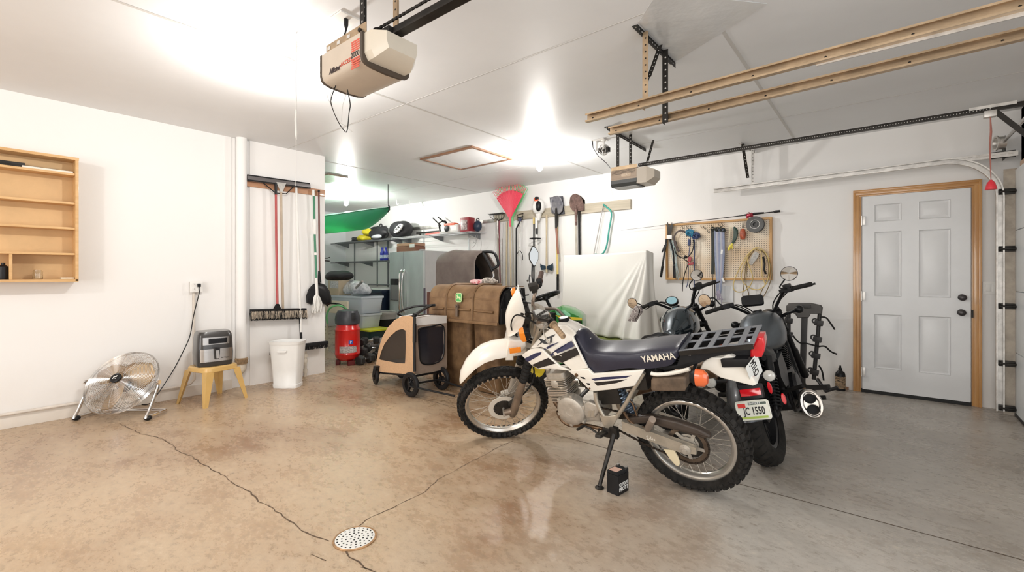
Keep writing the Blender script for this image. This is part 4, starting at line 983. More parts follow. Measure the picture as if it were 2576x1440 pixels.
def spoked_wheel(par, Mx, Ro, wt, Rr, rimw, name, knob=True, nsp=36, hubw=0.10, hubr=0.035):
    """Mx: axle frame, wheel plane = local xz, axle = local y"""
    A = Mx @ RO(R(90), 4, 'X')   # lathe axis z -> -y
    m = MB(); hw = rimw/2
    m.lathe([(Rr-0.008, -hw), (Rr+0.004, -hw-0.002), (Rr+0.008, -hw), (Rr+0.002, -hw+0.005), (Rr-0.012, -hw*0.4), (Rr-0.014, 0), (Rr-0.012, hw*0.4), (Rr+0.002, hw-0.005), (Rr+0.008, hw), (Rr+0.004, hw+0.002), (Rr-0.008, hw), (Rr-0.024, hw*0.45), (Rr-0.026, 0), (Rr-0.024, -hw*0.45), (Rr-0.008, -hw)], A, 72, cap=False)
    rim = m.build(name, M_rim, par, ang=40)
    m = MB(); h = wt/2; d = Ro-Rr-(0.012 if knob else 0)
    prof = [(Rr+0.002, -hw*0.9), (Rr+0.012, -hw*1.05), (Rr+d*0.35, -h*0.93), (Rr+d*0.62, -h*0.97), (Rr+d*0.85, -h*0.80), (Rr+d*0.97, -h*0.42), (Rr+d, 0)]
    prof = prof+[(a, -b) for a, b in reversed(prof[:-1])]
    m.lathe(prof, A, 80, cap=False)
    if knob:
        nk = 44; rk = Rr+d
        for i in range(nk):
            a = 2*math.pi*i/nk
            for (y, ww, ll, da, dr, tilt) in ((-h*0.22, h*0.38, 0.024, 0, 0.0, 0), (h*0.22, h*0.38, 0.024, 0.0, 0.0, 0), (-h*0.70, h*0.42, 0.026, 0.5, -0.016, 0.62), (h*0.70, h*0.42, 0.026, 0.5, -0.016, -0.62), (h*0.92, h*0.2, 0.020, 0.5, -0.036, -1.2), (-h*0.92, h*0.2, 0.020, 0.5, -0.036, 1.2)):
                aa = a+da*2*math.pi/nk
                Mk = Mx @ RO(-aa, 4, 'Y') @ TR((0, y, rk+dr)) @ RO(tilt, 4, 'X')
                mm_ = m; mm_.boxm(Mk, (ll, ww, 0.026), 0.0)
    else:
        pass
    m.build('tyre', M_tyre, rim, ang=28)
    m = MB(); m.lathe([(hubr*0.5, -hubw/2), (hubr*1.3, -hubw/2), (hubr*1.3, -hubw/2+0.008), (hubr*0.75, -hubw/2+0.014), (hubr*0.75, hubw/2-0.014), (hubr*1.3, hubw/2-0.008), (hubr*1.3, hubw/2), (hubr*0.5, hubw/2)], A, 28); m.build('hub', M_alu, rim)
    m = MB()
    for i in range(nsp):
        a = 2*math.pi*i/nsp; sd = 1 if i % 2 else -1; off = (0.42 if (i//2) % 2 else -0.42)
        p = Mx @ V((hubr*1.15*math.cos(a+off*2.2), sd*hubw*0.42, hubr*1.15*math.sin(a+off*2.2)))
        q = Mx @ V(((Rr-0.02)*math.cos(a), sd*0.004, (Rr-0.02)*math.sin(a)))
        m.tube([p, q], 0.0019, 5)
    o = m.build('spokes', M_spoke, rim); o['kind'] = 'stuff'
    return rim
MY = TR((-0.8391, 2.6881, 0.004)) @ RO(3.1927, 4, 'Z') @ RO(-0.2537, 4, 'X') @ RO(0.0098, 4, 'Y')
WB, RRr, RRf, STEER = 1.315, 0.3123, 0.330, 0.7372
rake = R(27); sax = V((-math.sin(rake), 0, math.cos(rake))); foff = V((math.cos(rake), 0, math.sin(rake)))*0.06
piv = V((WB, 0, RRf))-foff
MYF = MY @ rot_about(piv, sax, STEER)
def LPf(Fm, y):
    Mi = Fm.to_3x3(); p0 = Fm @ V((0, y, 0)); n = Mi @ V((0, 1, 0)); inv = Fm.inverted()
    def f(px, py, yy=None):
        q0 = Fm @ V((0, yy, 0)) if yy is not None else p0
        q = inv @ gpl(px, py, q0, n); return (q.x, q.z)
    return f
c5 = lambda x, y: (1130+x/2.769, 600+y/2.769)
c6 = lambda x, y: (1480+x/2.88, 780+y/2.88)
ce = lambda x, y: (1360+x/5.144, 860+y/5.144)
ch = lambda x, y: (1280+x/5.538, 620+y/5.538)
def trace(Fm, y, pts, cv): f = LPf(Fm, y); return [f(*cv(*p)) for p in pts]
def fY(x, y, z): return MY @ V((x, y, z))
def fF(x, y, z): return MYF @ V((x, y, z))
yam = thing('dirt_bike', 'white and navy dual sport motorcycle with knobbly tyres on its side stand', 'motorcycle', M=MY)
M_ywh = mat('bike_white', (0.80, 0.76, 0.68), 0.28, coat=0.4, noise=0.02)
M_navy = mat('decal_navy', (0.022, 0.025, 0.075), 0.3, coat=0.3); M_dblk = mat('decal_black', (0.012, 0.011, 0.012), 0.3, coat=0.3)
M_amb = mat('amber_lens', (0.85, 0.25, 0.02), 0.15, coat=0.6); M_ambd = mat('amber_red_lens', (0.72, 0.14, 0.04), 0.15, coat=0.6)
M_frm = mat('silver_frame', (0.50, 0.45, 0.37), 0.42, 0.65, noise=0.12, nscale=12)
M_bd = mat('engine_black', (0.03, 0.026, 0.022), 0.5, 0.3, noise=0.3)
M_brp = mat('burnt_pipe', (0.16, 0.10, 0.06), 0.45, 0.8, noise=0.4, nscale=14)
M_seat = mat('seat_vinyl', (0.026, 0.026, 0.042), 0.33, noise=0.12, bump=0.08, bscale=250)
# wheels
AXR = V((0, 0, RRr)); AXF = V((WB, 0, RRf))
MR = MY @ TR(AXR); MFW = MYF @ TR(AXF)
spoked_wheel(yam, MR, RRr, 0.118, 0.236, 0.062, 'rear_wheel', True, 36, 0.11, 0.045)
fwl = spoked_wheel(yam, MFW, RRf, 0.088, 0.272, 0.046, 'front_wheel', True, 36, 0.09, 0.03)
m = MB(); m.X = MFW @ RO(R(-90), 4, 'X')
m.lathe([(0.072, 0.045), (0.107, 0.045), (0.107, 0.050), (0.072, 0.050)], None, 48, cap=False); m.lathe([(0.072, 0.045), (0.072, 0.05)], None, 48, cap=False)
m.build('brake_disc_ring', mat('disc_cream', (0.72, 0.68, 0.60), 0.4, 0.3), yam, ang=30)
m = MB(); m.X = MFW @ RO(R(-90), 4, 'X')
m.lathe([(0.02, 0.038), (0.074, 0.038), (0.074, 0.048), (0.05, 0.052), (0.03, 0.052)], None, 36)
for i in range(9): a = 2*math.pi*i/9; m.lathe([(0.009, 0.05), (0.007, 0.058)], TR((0.06*math.cos(a), 0.06*math.sin(a), 0)), 8)
m.build('disc_carrier', M_bd, yam)
# fork
fl = LPf(MYF, 0.095)
ftop, fmid, fbot = V((0.985, 0, 1.02)), V((1.145, 0, 0.70)), V((WB-0.052, 0, RRf-0.03))
axisd = sax
for s_ in (1, -1):
    y = 0.095*s_; P = lambda k: AXF-V((0.058, 0, 0.028))*1.0+sax*k+V((0, y, 0))
    m = MB(); m.X = MYF; m.tube([P(-0.02), P(0.02), P(0.30), P(0.33)], [0.022, 0.030, 0.026, 0.026], 16); m.tube([AXF+V((0, y, 0)), P(0.03)], 0.024, 12); m.build('fork_lower', mat('fork_bronze', (0.26, 0.20, 0.15), 0.4, 0.6, noise=0.3) if s_ > 0 else M_alu, yam)
    m = MB(); m.X = MYF; pr = []
    for i in range(15): pr.append((0.031 if i % 2 else 0.026, i*0.015))
    F_ = TR(P(0.30)) @ frame((0, 0, 0), sax); m.lathe(pr, F_, 18); m.build('fork_boot', M_rub, yam)
    m = MB(); m.X = MYF; m.tube([P(0.48), P(0.80)], 0.020, 14); m.build('fork_tube', M_frm, yam)
m = MB(); m.X = MYF; m.tube([AXF+V((0, -0.115, 0)), AXF+V((0, 0.125, 0))], 0.009, 12); m.build('front_axle', M_alu, yam)
PT = lambda k, y=0: AXF-V((0.058, 0, 0.028))+sax*k+V((0, y, 0))
for nm, k in (('lower_triple_clamp', 0.53), ('upper_triple_clamp', 0.775)):
    m = MB(); m.X = MYF; Mx_ = frame(PT(k)-foff*0.2, sax, (0, 1, 0)); m.plate([(x, y) for x, y in rrect(0.25, 0.085, 0.04)], Mx_, 0.035, 0.005); m.build(nm, M_alu, yam)
m = MB(); m.X = MYF; cal = AXF+V((-0.095, 0.052, 0.035)); m.box(cal, (0.09, 0.055, 0.065), (0, R(30), 0), 0.012); m.box(cal+V((0.01, 0.02, 0.0)), (0.05, 0.04, 0.045), (0, R(30), 0), 0.012); m.build('brake_caliper', M_bd, yam, ang=50)
m = MB(); m.X = MYF; m.tube([cal, PT(0.25, 0.125)+V((-0.05, 0, 0)), PT(0.36, 0.12)+V((-0.06, 0, 0)), PT(0.55, 0.10), PT(0.75, 0.11)], 0.006, 8, sm=5); m.build('brake_hose', M_rub, yam)
# front fender (high)
def spine_shell(mm, stations, nseg=10, drop=1.0):
    """stations: (x, z, halfwidth, crown drop) -> inverted-U shell"""
    top, bot = [], []
    for x, z, hw, dr in stations:
        top.append([(x, hw*(t/nseg*2-1), z-dr*abs(t/nseg*2-1)**2.2) for t in range(nseg+1)])
    rings = []
    for row in top:
        rings.append([V(p) for p in row]+[V(p)-V((0, 0, 0.006)) for p in reversed(row)])
    mm.loft(rings); return mm
fz = lambda pts: trace(MYF, 0.0, pts, c5)
st = fz([(72, 985), (80, 930), (115, 860), (165, 800), (225, 755), (300, 726), (370, 712), (430, 705)])
m = MB(); m.X = MYF
hwid = [0.030, 0.062, 0.080, 0.088, 0.090, 0.088, 0.082, 0.070]; drp = [0.012, 0.04, 0.055, 0.062, 0.066, 0.072, 0.08, 0.085]
st2 = fz([(470, 760), (520, 830)])
stt = [(a[0], a[1]+0.004, h_, d_) for a, h_, d_ in zip(st, hwid, drp)]
tail_ = [(stt[-1][0]-0.10, stt[-1][1]-0.03, 0.066, 0.08), (stt[-1][0]-0.17, stt[-1][1]-0.09, 0.06, 0.07)]
spine_shell(m, stt+tail_, 12); m.build('front_fender', M_ywh, yam, ang=50)
# headlight cowl
cf_ = [(483, 395), (450, 413), (420, 450), (400, 500), (389, 550), (393, 600), (400, 640), (402, 662)]   # front edge, mid plane
cb_ = [(492, 398), (503, 440), (520, 500), (527, 535), (518, 585), (505, 620), (480, 655), (455, 668)]    # near rear edge
fe = fz(cf_); re_ = trace(MYF, 0.085, cb_, c5)
def edge_x(E, z):
    E = sorted(E, key=lambda q: q[1])
    if z <= E[0][1]: return E[0][0]
    if z >= E[-1][1]: return E[-1][0]
    for i in range(len(E)-1):
        if E[i][1] <= z <= E[i+1][1]: t_ = (z-E[i][1])/(E[i+1][1]-E[i][1]+1e-9); return lerp(E[i][0], E[i+1][0], t_)
zmin, zmax = min(q[1] for q in fe), max(q[1] for q in fe)
m = MB(); m.X = MYF; NZ = 14; P_ = []
rz0, rz1 = min(q[1] for q in re_), max(q[1] for q in re_)
for i in range(NZ+1):
    t_ = i/NZ; zf_ = zmin+(zmax-zmin)*t_; zr_ = rz0+(rz1-rz0)*t_; xf = edge_x(fe, zf_); xb = edge_x(re_, zr_)
    w_ = 0.088*(1-0.5*max(0, t_-0.35)**1.6/0.65**1.6); row = []
    for j in range(13):
        u = j/6-1; k = 1-abs(u)**2.4
        row.append(V((lerp(xb, xf, k), w_*math.copysign(abs(u)**0.85, u), lerp(zr_, zf_, k))))
    P_.append(row+[V((p.x-0.006, p.y*0.94, p.z)) for p in reversed(row)])
m.loft(P_); m.build('headlight_cowl', M_ywh, yam, ang=60)
low = fz([(410, 655), (455, 662), (520, 655), (528, 700), (500, 735), (440, 770), (440, 800), (385, 800), (392, 740)])
m = MB(); m.X = MYF; pillow(m, low, -0.082, 0.082, lambda x, y, z: V((x, y, z)), 0.01); m.build('cowl_lower', M_ywh, yam, ang=45)
m = MB(); m.X = MYF; m.box((1.01, 0, 1.02), (0.09, 0.11, 0.14), (0, R(-10), 0), 0.02); m.build('headlight_shell', M_bd, yam)
# instruments
m = MB(); m.X = MYF
for y in (-0.045, 0.045): m.lathe([(0.036, -0.05), (0.040, 0.0), (0.036, 0.008)], TR((0.985, y, 1.09)) @ RO(R(-28), 4, 'Y'), 20)
m.box((0.99, 0, 1.04), (0.07, 0.16, 0.05), (0, R(-28), 0), 0.01); m.build('instruments', M_bd, yam)
# cables
m = MB(); m.X = MYF
for k, y in enumerate((-0.06, -0.02, 0.03, 0.07)):
    m.tube([(0.93, y*2.6, 1.07), (1.03, y*1.8, 1.10+0.01*k), (1.09, y, 1.02), (1.07, y*0.6, 0.90), (0.98, y*0.4, 0.80)], 0.0045, 7, sm=5)
m.build('cables', M_rub, yam)
# handlebar
GX, GZ, GW = 0.80, 1.079, 0.385
bar = [(GX, GW, GZ), (GX+0.035, GW-0.14, GZ+0.01), (GX+0.06, 0.19, GZ+0.012), (0.915, 0.12, 1.03), (0.925, 0.06, 0.985), (0.925, 0, 0.985)]
bar = bar+[(a, -b, c) for a, b, c in reversed(bar[:-1])]
m = MB(); m.X = MYF; m.tube(bar, 0.0112, 12, sm=4); m.tube([(0.915, 0.125, 1.035), (0.915, -0.125, 1.035)], 0.007, 10); m.build('handlebar', mat('bar_bronze', (0.33, 0.25, 0.19), 0.4, 0.6), yam)
for s_ in (1, -1):
    a, b = V((GX, s_*GW, GZ)), V((GX+0.035, s_*(GW-0.125), GZ+0.009))
    m = MB(); m.X = MYF; m.tube([b, b.lerp(a, 0.06), b.lerp(a, 0.061), a], [0.026, 0.026, 0.0165, 0.0165], 16)
    for i in range(6): q = b.lerp(a, 0.15+0.14*i); m.tube([q, q+(a-b)*0.012], 0.0178, 14)
    m.build('grip', mat('worn_tan_grip', (0.36, 0.25, 0.15), 0.7, noise=0.3, nscale=30) if s_ > 0 else mat('brown_grip', (0.13, 0.085, 0.07), 0.6), yam)
    m = MB(); m.X = MYF; d = (b-a).normalized(); q = b+d*0.02; m.box(q, (0.04, 0.045, 0.045), (0, 0, s_*R(14)), 0.01); m.box(q+V((0.01, -s_*0.03, 0)), (0.03, 0.03, 0.035), None, 0.008); m.build('switch_pod', M_blkm, yam)
    m = MB(); m.X = MYF; m.tube([q+V((0.02, -s_*0.01, -0.005)), q+V((0.055, s_*0.02, -0.012)), q+V((0.06, s_*0.09, -0.015)), q+V((0.045, s_*0.165, -0.018))], [0.007, 0.0055, 0.0055, 0.008], 8, sm=4, flat=0.7); m.build('lever', M_alu if s_ > 0 else M_blk, yam)
m = MB(); m.X = MYF; q = V((0.885, -0.165, 1.12)); m.box(q, (0.065, 0.05, 0.036), None, 0.006); m.box(q-V((0, 0, 0.03)), (0.04, 0.035, 0.03), None, 0.008); m.build('brake_reservoir', M_bd, yam)
# mirrors
def mirror(pxc, Fm, w, h, yaw_face, stem_from, stem_mid, c, shape, axis_up, nrm, par=None, tw=0.0):
    F_ = frame(c, nrm, V(axis_up).cross(V(nrm)))
    m = MB(); m.loft([[F_ @ V((x*w*k, y*h*k, d)) for x, y in shape] for k, d in ((0.80, -0.022), (1.0, -0.008), (1.0, 0.0), (0.93, 0.002))]); o = m.build('mirror', M_bd, par or yam)
    m = MB(); m.loft([[F_ @ V((x*w*0.9, y*h*0.9, d)) for x, y in shape] for d in (0.001, 0.0035)]); m.build('mirror_glass', M_mir, o)
    m = MB(); m.tube([stem_from, stem_mid, c-F_.to_3x3() @ V((0, 0, 0.012))], 0.0055, 8, sm=5); m.build('mirror_stem', M_blk, par or yam)
    return o
hexs = [(-0.35, 1.0), (0.25, 0.92), (0.95, 0.42), (1.0, -0.25), (0.45, -0.95), (0.1, -1.0), (-0.8, -0.35), (-0.95, 0.2)]
# right mirror: placed at the depth of the right grip
qr = MYF @ V((0.84, -0.27, 1.11)); dq = (qr-C0).dot(FW)
cR = gd(*ch(345, 140), dq); toC = (C0-cR).normalized()
nR = (toC*0.75+(MY.to_3x3() @ V((-1, 0.1, 0.0)))*0.75).normalized()
mirror(None, MYF, 0.038, 0.072, 0, gd(*ch(348, 520), dq), gd(*ch(322, 420), dq), cR, hexs, (0.1, 0, 1), nR)
ql = MYF @ V((0.84, 0.24, 1.09)); dql = (ql-C0).dot(FW)
cL = gd(*ch(480, 955), dql); nL = (MY.to_3x3() @ V((-0.55, -0.2, 0.9))).normalized()
mirror(None, MYF, 0.060, 0.085, 0, gd(*ch(585, 1095), dql+0.02), gd(*ch(560, 1080), dql+0.01), cL, hexs, (0.5, -0.3, 0.8), nL)
# turn signals front + fork reflector
nf = MYF.to_3x3() @ V((1, 0, 0))
cs_ = LPf(MYF, 0.15)(*c5(527, 668)); cB = MYF @ V((cs_[0], 0.15, cs_[1]))
for sg, yy in ((1, 0.15), (-1, -0.17)):
    if sg > 0: cc = cB
    else:
        q = LPf(MYF, -0.16)(*c5(470, 385)); cc = MYF @ V((q[0], -0.16, q[1]))
    Mb = MYF.copy(); Mb.translation = cc
    m = MB(); m.loft([[Mb @ V((x, y*1.0, z)) for y, z in rrect(0.060*k, 0.082*k, 0.012)] for x, k in ((-0.035, 0.6), (-0.012, 0.95), (0.0, 1.0))]); o = m.build('turn_signal', M_blk, yam)
    m = MB(); m.loft([[Mb @ V((x, y, z)) for y, z in rrect(0.060*k, 0.082*k, 0.012)] for x, k in ((0.0, 1.0), (0.022, 0.97), (0.034, 0.7))]); m.build('amber_lens', M_amb, o)
    m = MB(); m.X = MYF; iv = MYF.inverted() @ cc; m.tube([iv-V((0.02, 0, 0)), (iv.x-0.03, 0.07*sg, iv.z)], 0.010, 8); m.build('stalk', M_blk, o)
rf = LPf(MYF, 0.125)(*c5(460, 778))
m = MB(); m.X = MYF; m.box((rf[0], 0.128, rf[1]), (0.075, 0.008, 0.040), (0, R(-10), 0), 0.003); m.box((rf[0], 0.12, rf[1]), (0.04, 0.012, 0.02)); m.build('side_reflector', M_amb, yam)
# tank
tk = LPf(MY, 0.0)
pf = []
# stations along x : (x, z_top centre, z_shoulder, z_bottom, half width)
tank_st = [(0.545, 0.865, 0.84, 0.74, 0.070), (0.60, 0.905, 0.88, 0.73, 0.100), (0.66, 0.955, 0.92, 0.72, 0.116), (0.72, 0.975, 0.925, 0.72, 0.116), (0.78, 0.935, 0.88, 0.72, 0.104), (0.84, 0.870, 0.83, 0.73, 0.084), (0.89, 0.83, 0.79, 0.74, 0.060)]
m = MB(); m.X = MY
secs = []
for x, zt_, zs__, zb, hw in tank_st:
    sec = [(x, -hw*0.7, zb), (x, -hw*0.97, zb+0.03), (x, -hw*0.97, lerp(zb, zt_, 0.30)), (x, -hw*0.93, lerp(zb, zt_, 0.48)), (x, -hw*0.72, lerp(zb, zt_, 0.74)), (x, -hw*0.50, zt_-0.018), (x, -hw*0.36, zt_-0.003), (x, 0, zt_+0.004)]
    sec = sec+[(a, -b, c) for a, b, c in reversed(sec[:-1])]; secs.append(sec)
def densify(secs, n):
    out = []; k = len(secs)
    for i in range(k-1):
        p0, p1, p2, p3 = secs[max(i-1, 0)], secs[i], secs[i+1], secs[min(i+2, k-1)]
        for j in range(n):
            t = j/n; out.append([0.5*((2*V(b))+(V(c)-V(a))*t+(2*V(a)-5*V(b)+4*V(c)-V(d))*t*t+(3*V(b)-V(a)-3*V(c)+V(d))*t**3) for a, b, c, d in zip(p0, p1, p2, p3)])
    out.append([V(p) for p in secs[-1]]); return out
m.loft(densify(secs, 3)); tank = m.build('fuel_tank', M_ywh, yam, ang=50)
m = MB(); m.X = MY; m.lathe([(0.032, -0.01), (0.034, 0.012), (0.028, 0.018)], TR((0.715, 0, 0.976)), 24); m.build('fuel_cap', M_blk, tank)
def side_plate(nm, pts, cv, y0, th, mt, par, inset=0.005, both=True, Fm=None):
    Fm = Fm or MY; out = trace(Fm, y0+th, pts, cv); os_ = []
    for s_ in ((1, -1) if both else (1,)):
        m = MB(); m.X = Fm; pillow(m, out, s_*y0, s_*(y0+th), lambda x, y, z: V((x, y, z)), inset); os_.append(m.build(nm, mt, par, ang=40))
    return os_
# tank side faces + shroud, traced
tsp = [(560, 770), (600, 722), (640, 680), (700, 632), (760, 603), (815, 606), (865, 645), (880, 668), (862, 690), (905, 790), (965, 905), (855, 925), (700, 790), (640, 760)]
def ys(z): # side surface of the tank leans inwards towards the top
    return 0.130 if z < 0.84 else 0.130-0.070*min(1.0, (z-0.84)/0.13)
def trace_s(pts, cv, off=0.0):
    out = []
    for p in pts:
        y = 0.13
        for _ in range(12): x, z = LPf(MY, y+off)(*cv(*p)); y = 0.5*y+0.5*ys(z)
        out.append((x, z))
    return out
out_ts = trace_s(tsp, c5)
def ztk(x):
    for i in range(len(tank_st)-1):
        a, b = tank_st[i], tank_st[i+1]
        if a[0] <= x <= b[0]: return lerp(a[1], b[1], (x-a[0])/(b[0]-a[0]))
    return 0.80
for s_ in (1, -1):
    ots = out_ts if s_ > 0 else [(x, min(z, ztk(x)-0.012)) for x, z in out_ts]
    m = MB(); m.X = MY; pillow(m, ots, -0.02, 0.0, lambda x, y, z: V((x, s_*(ys(z)+y), z)), 0.008); m.build('tank_side', M_ywh, yam, ang=45)
def decal_s(nm, pts, cv, mt):
    out = trace_s(pts, cv, 0.002)
    for s_ in (1, -1):
        m = MB(); m.X = MY; P0 = [V((x, s_*(ys(z)+0.0002), z)) for x, z in out]
        m.loft([P0, [p+V((0, s_*0.002, 0)) for p in P0]]); m.build(nm, mt, yam, ang=0)
shr = [(500, 815), (560, 775), (610, 765), (650, 775), (720, 845), (770, 890), (840, 925), (700, 912), (620, 915), (575, 890)]
side_plate('radiator_shroud', shr, c5, 0.125, 0.018, M_ywh, yam, 0.008)
def decal(nm, pts, cv, y, mt, par=None): # thin painted film on a side plate
    out = trace(MY, y, pts, cv)
    for s_ in (1, -1):
        m = MB(); m.X = MY; m.prism([(a, s_*y, b) for a, b in out], (0, s_*0.0012, 0)); m.build(nm, mt, par or yam, ang=0)
decal_s('navy_decal', [(700, 812), (745, 775), (850, 715), (872, 752), (700, 826)], c5, M_navy)
decal_s('black_decal', [(705, 833), (885, 762), (908, 808), (790, 866), (745, 850)], c5, M_dblk)
decal_s('thin_decal', [(640, 785), (700, 745), (768, 722), (690, 768), (650, 790)], c5, M_navy)
decal('navy_decal', [(525, 838), (600, 800), (645, 792), (635, 812), (548, 862)], c5, 0.1435, M_navy)
decal('black_decal', [(575, 882), (690, 833), (742, 872), (620, 906)], c5, 0.1435, M_dblk)
MT = MY @ Matrix(((-1, 0, 0, 0), (0, 0, 1, 0), (0, 1, 0, 0), (0, 0, 0, 1)))
def text_at(nm, s, c, y, size, mt, par, rotd=0, sx=1.0, off=0.0, cv=c5, shear=0.0):
    q = LPf(MY, y)(*cv(*c)); m = MB(); m.text(s, MY @ TR((q[0], y, q[1])) @ Matrix(((-1, 0, 0, 0), (0, 0, 1, 0), (0, 1, 0, 0), (0, 0, 0, 1))) @ RO(R(rotd), 4, 'Z'), size, 0.0012, off, sx=sx, shear=shear); return m.build(nm, mt, par, ang=0)
decal_s('letter_x', [(610, 752), (640, 722), (622, 700), (648, 704), (660, 712), (692, 686), (668, 718), (690, 738), (662, 736), (648, 728)], c5, M_dblk)
decal_s('letter_t', [(680, 690), (738, 668), (732, 682), (718, 688), (712, 728), (700, 732), (704, 694), (684, 702)], c5, M_dblk)
# seat
ST = [((862, 672), (850, 712), 0.058, 0.012), ((900, 715), (900, 800), 0.085, 0.040), ((955, 790), (952, 872), 0.108, 0.020), ((1030, 812), (1010, 936), 0.122, 0.008), ((1120, 815), (1110, 925), 0.128, 0.008), ((1246, 817), (1246, 905), 0.130, 0.010)]
ST2 = [((420, 312), (400, 430), 0.130, 0.010), ((560, 298), (540, 415), 0.126, 0.010), ((625, 288), (606, 395), 0.122, 0.008), ((655, 264), (650, 340), 0.112, 0.004)]
secs = []
for lst, cv in ((ST, c5), (ST2, c6)):
    for a, b, hw, cr in lst:
        f_ = LPf(MY, hw); t_ = f_(*cv(*a)); b_ = f_(*cv(*b))
        sec = [(b_[0], -hw*0.98, b_[1]), (lerp(b_[0], t_[0], 0.55), -hw*1.03, lerp(b_[1], t_[1], 0.55)), (lerp(b_[0], t_[0], 0.9), -hw*0.99, lerp(b_[1], t_[1], 0.88)), (t_[0], -hw*0.90, t_[1]+cr*0.1), (t_[0], -hw*0.55, t_[1]+cr*0.8), (t_[0], 0, t_[1]+cr)]
        secs.append(sec+[(x, -y, z) for x, y, z in reversed(sec[:-1])])
m = MB(); m.X = MY; m.loft(densify(secs, 4)); seat = m.build('seat', M_seat, yam, ang=60)
q0 = LPf(MY, 0.133)(*c6(505, 348)); qa = LPf(MY, 0.133)(*c6(410, 360)); qb = LPf(MY, 0.133)(*c6(600, 338))
ang_ = math.degrees(math.atan2(qb[1]-qa[1], -(qb[0]-qa[0])))
m = MB(); m.text('YAMAHA', MY @ TR((q0[0], 0.1345, q0[1])) @ Matrix(((-1, 0, 0, 0), (0, 0, 1, 0), (0, 1, 0, 0), (0, 0, 0, 1))) @ RO(R(ang_), 4, 'Z') @ RO(R(2), 4, 'X'), 0.052, 0.0015, 0.0006, sx=0.86); m.build('seat_lettering', mat('letter_white', (0.80, 0.74, 0.62), 0.5), seat, ang=0)
# side panel
sp_ = [(352, 385), (470, 368), (615, 352), (645, 385), (680, 418), (800, 408), (1340, 368), (1215, 580), (900, 628), (680, 650), (636, 640), (480, 480)]
side_plate('side_panel', sp_, ce, 0.118, 0.022, M_ywh, yam, 0.008)
decal('navy_decal', [(655, 482), (800, 460), (1180, 438), (1100, 470), (700, 505)], ce, 0.1405, M_navy)
decal('black_decal', [(695, 528), (1120, 488), (985, 535), (735, 572)], ce, 0.1405, M_dblk)
decal('slot_decal', [(510, 455), (560, 460), (582, 485), (545, 482)], ce, 0.1405, M_dblk); decal('slot_decal', [(590, 535), (632, 540), (645, 565), (612, 562)], ce, 0.1405, M_dblk)
for c_ in ((463, 433), (634, 607)):
    q = LPf(MY, 0.141)(*ce(*c_)); m = MB(); m.lathe([(0.012 if c_[0] < 500 else 0.006, 0), (0.010 if c_[0] < 500 else 0.005, 0.005)], frame(MY @ V((q[0], 0.140, q[1])), MY.to_3x3() @ V((0, 1, 0))), 16); m.build('panel_screw', M_brp, yam)
# under seat / subframe
sub = [(470, 418), (640, 400), (668, 318), (1190, 262), (1180, 292), (900, 345), (820, 380), (700, 425), (560, 440)]
side_plate('tail_frame_cover', sub, c6, 0.055, 0.050, M_blkm, yam, 0.006)
for cx_ in (725, 920, 1045):
    q = LPf(MY, 0.107)(*c6(cx_, 326-(cx_-725)*0.13)); m = MB(); m.X = MY; m.box((q[0], 0.106, q[1]), (0.022, 0.002, 0.006)); m.build('cover_slot', M_ywh, yam)
# rear fender
rf_ = [(812, 425), (835, 372), (880, 336), (960, 345), (1010, 322), (1060, 345), (1110, 410), (1150, 440), (1220, 548), (1190, 560), (960, 492), (865, 430)]
out = trace(MY, 0.06, rf_, c6)
m = MB(); m.X = MY; pillow(m, out, -0.075, 0.075, lambda x, y, z: V((x, y*(1.0-0.35*max(0, min(1, (-x-0.1)/0.25))), z)), 0.008, 3); m.build('rear_fender', M_ywh, yam, ang=45)
# tool canister, grab tube
cn = trace(MY, 0.10, [(462, 500), (470, 482), (700, 470), (716, 485), (716, 560), (705, 578), (475, 580), (462, 565)], c6)
m = MB(); m.X = MY; pillow(m, cn, 0.045, 0.125, lambda x, y, z: V((x, y, z)), 0.012); m.build('tool_canister', mat('dusty_brown_plastic', (0.13, 0.09, 0.06), 0.6, noise=0.35, nscale=15), yam)
g1 = LPf(MY, 0.13)
gr = [V((g1(*c6(x, y))[0], 0.13, g1(*c6(x, y))[1])) for x, y in ((455, 460), (500, 468), (580, 462), (660, 448), (735, 428))]
m = MB(); m.X = MY; m.tube(gr, 0.011, 12, sm=3); m.build('grab_tube', M_ywh, yam)
# rear blinkers
q = LPf(MY, 0.20)(*c6(783, 490)); cc = MY @ V((q[0], 0.20, q[1]))
for s_ in (1, -1):
    Mb = MY @ TR((q[0], s_*0.20, q[1]))
    m = MB(); m.loft([[Mb @ V((x, a*k*0.030, b*k*0.045)) for a, b in [(math.cos(t), math.sin(t)) for t in [2*math.pi*i/20 for i in range(20)]]] for x, k in ((0.03, 0.5), (0.015, 0.9), (0.0, 1.0))]); o = m.build('turn_signal', M_blk, yam)
    m = MB(); m.loft([[Mb @ V((x, a*k*0.030, b*k*0.045)) for a, b in [(math.cos(t), math.sin(t)) for t in [2*math.pi*i/20 for i in range(20)]]] for x, k in ((0.002, 1.02), (-0.035, 0.97), (-0.052, 0.6))]); m.build('amber_lens', M_ambd, o)
    m = MB(); m.X = MY; m.tube([(q[0]+0.02, s_*0.19, q[1]), (q[0]+0.03, s_*0.08, q[1]+0.02)], 0.009, 8); m.build('stalk', M_blk, o)
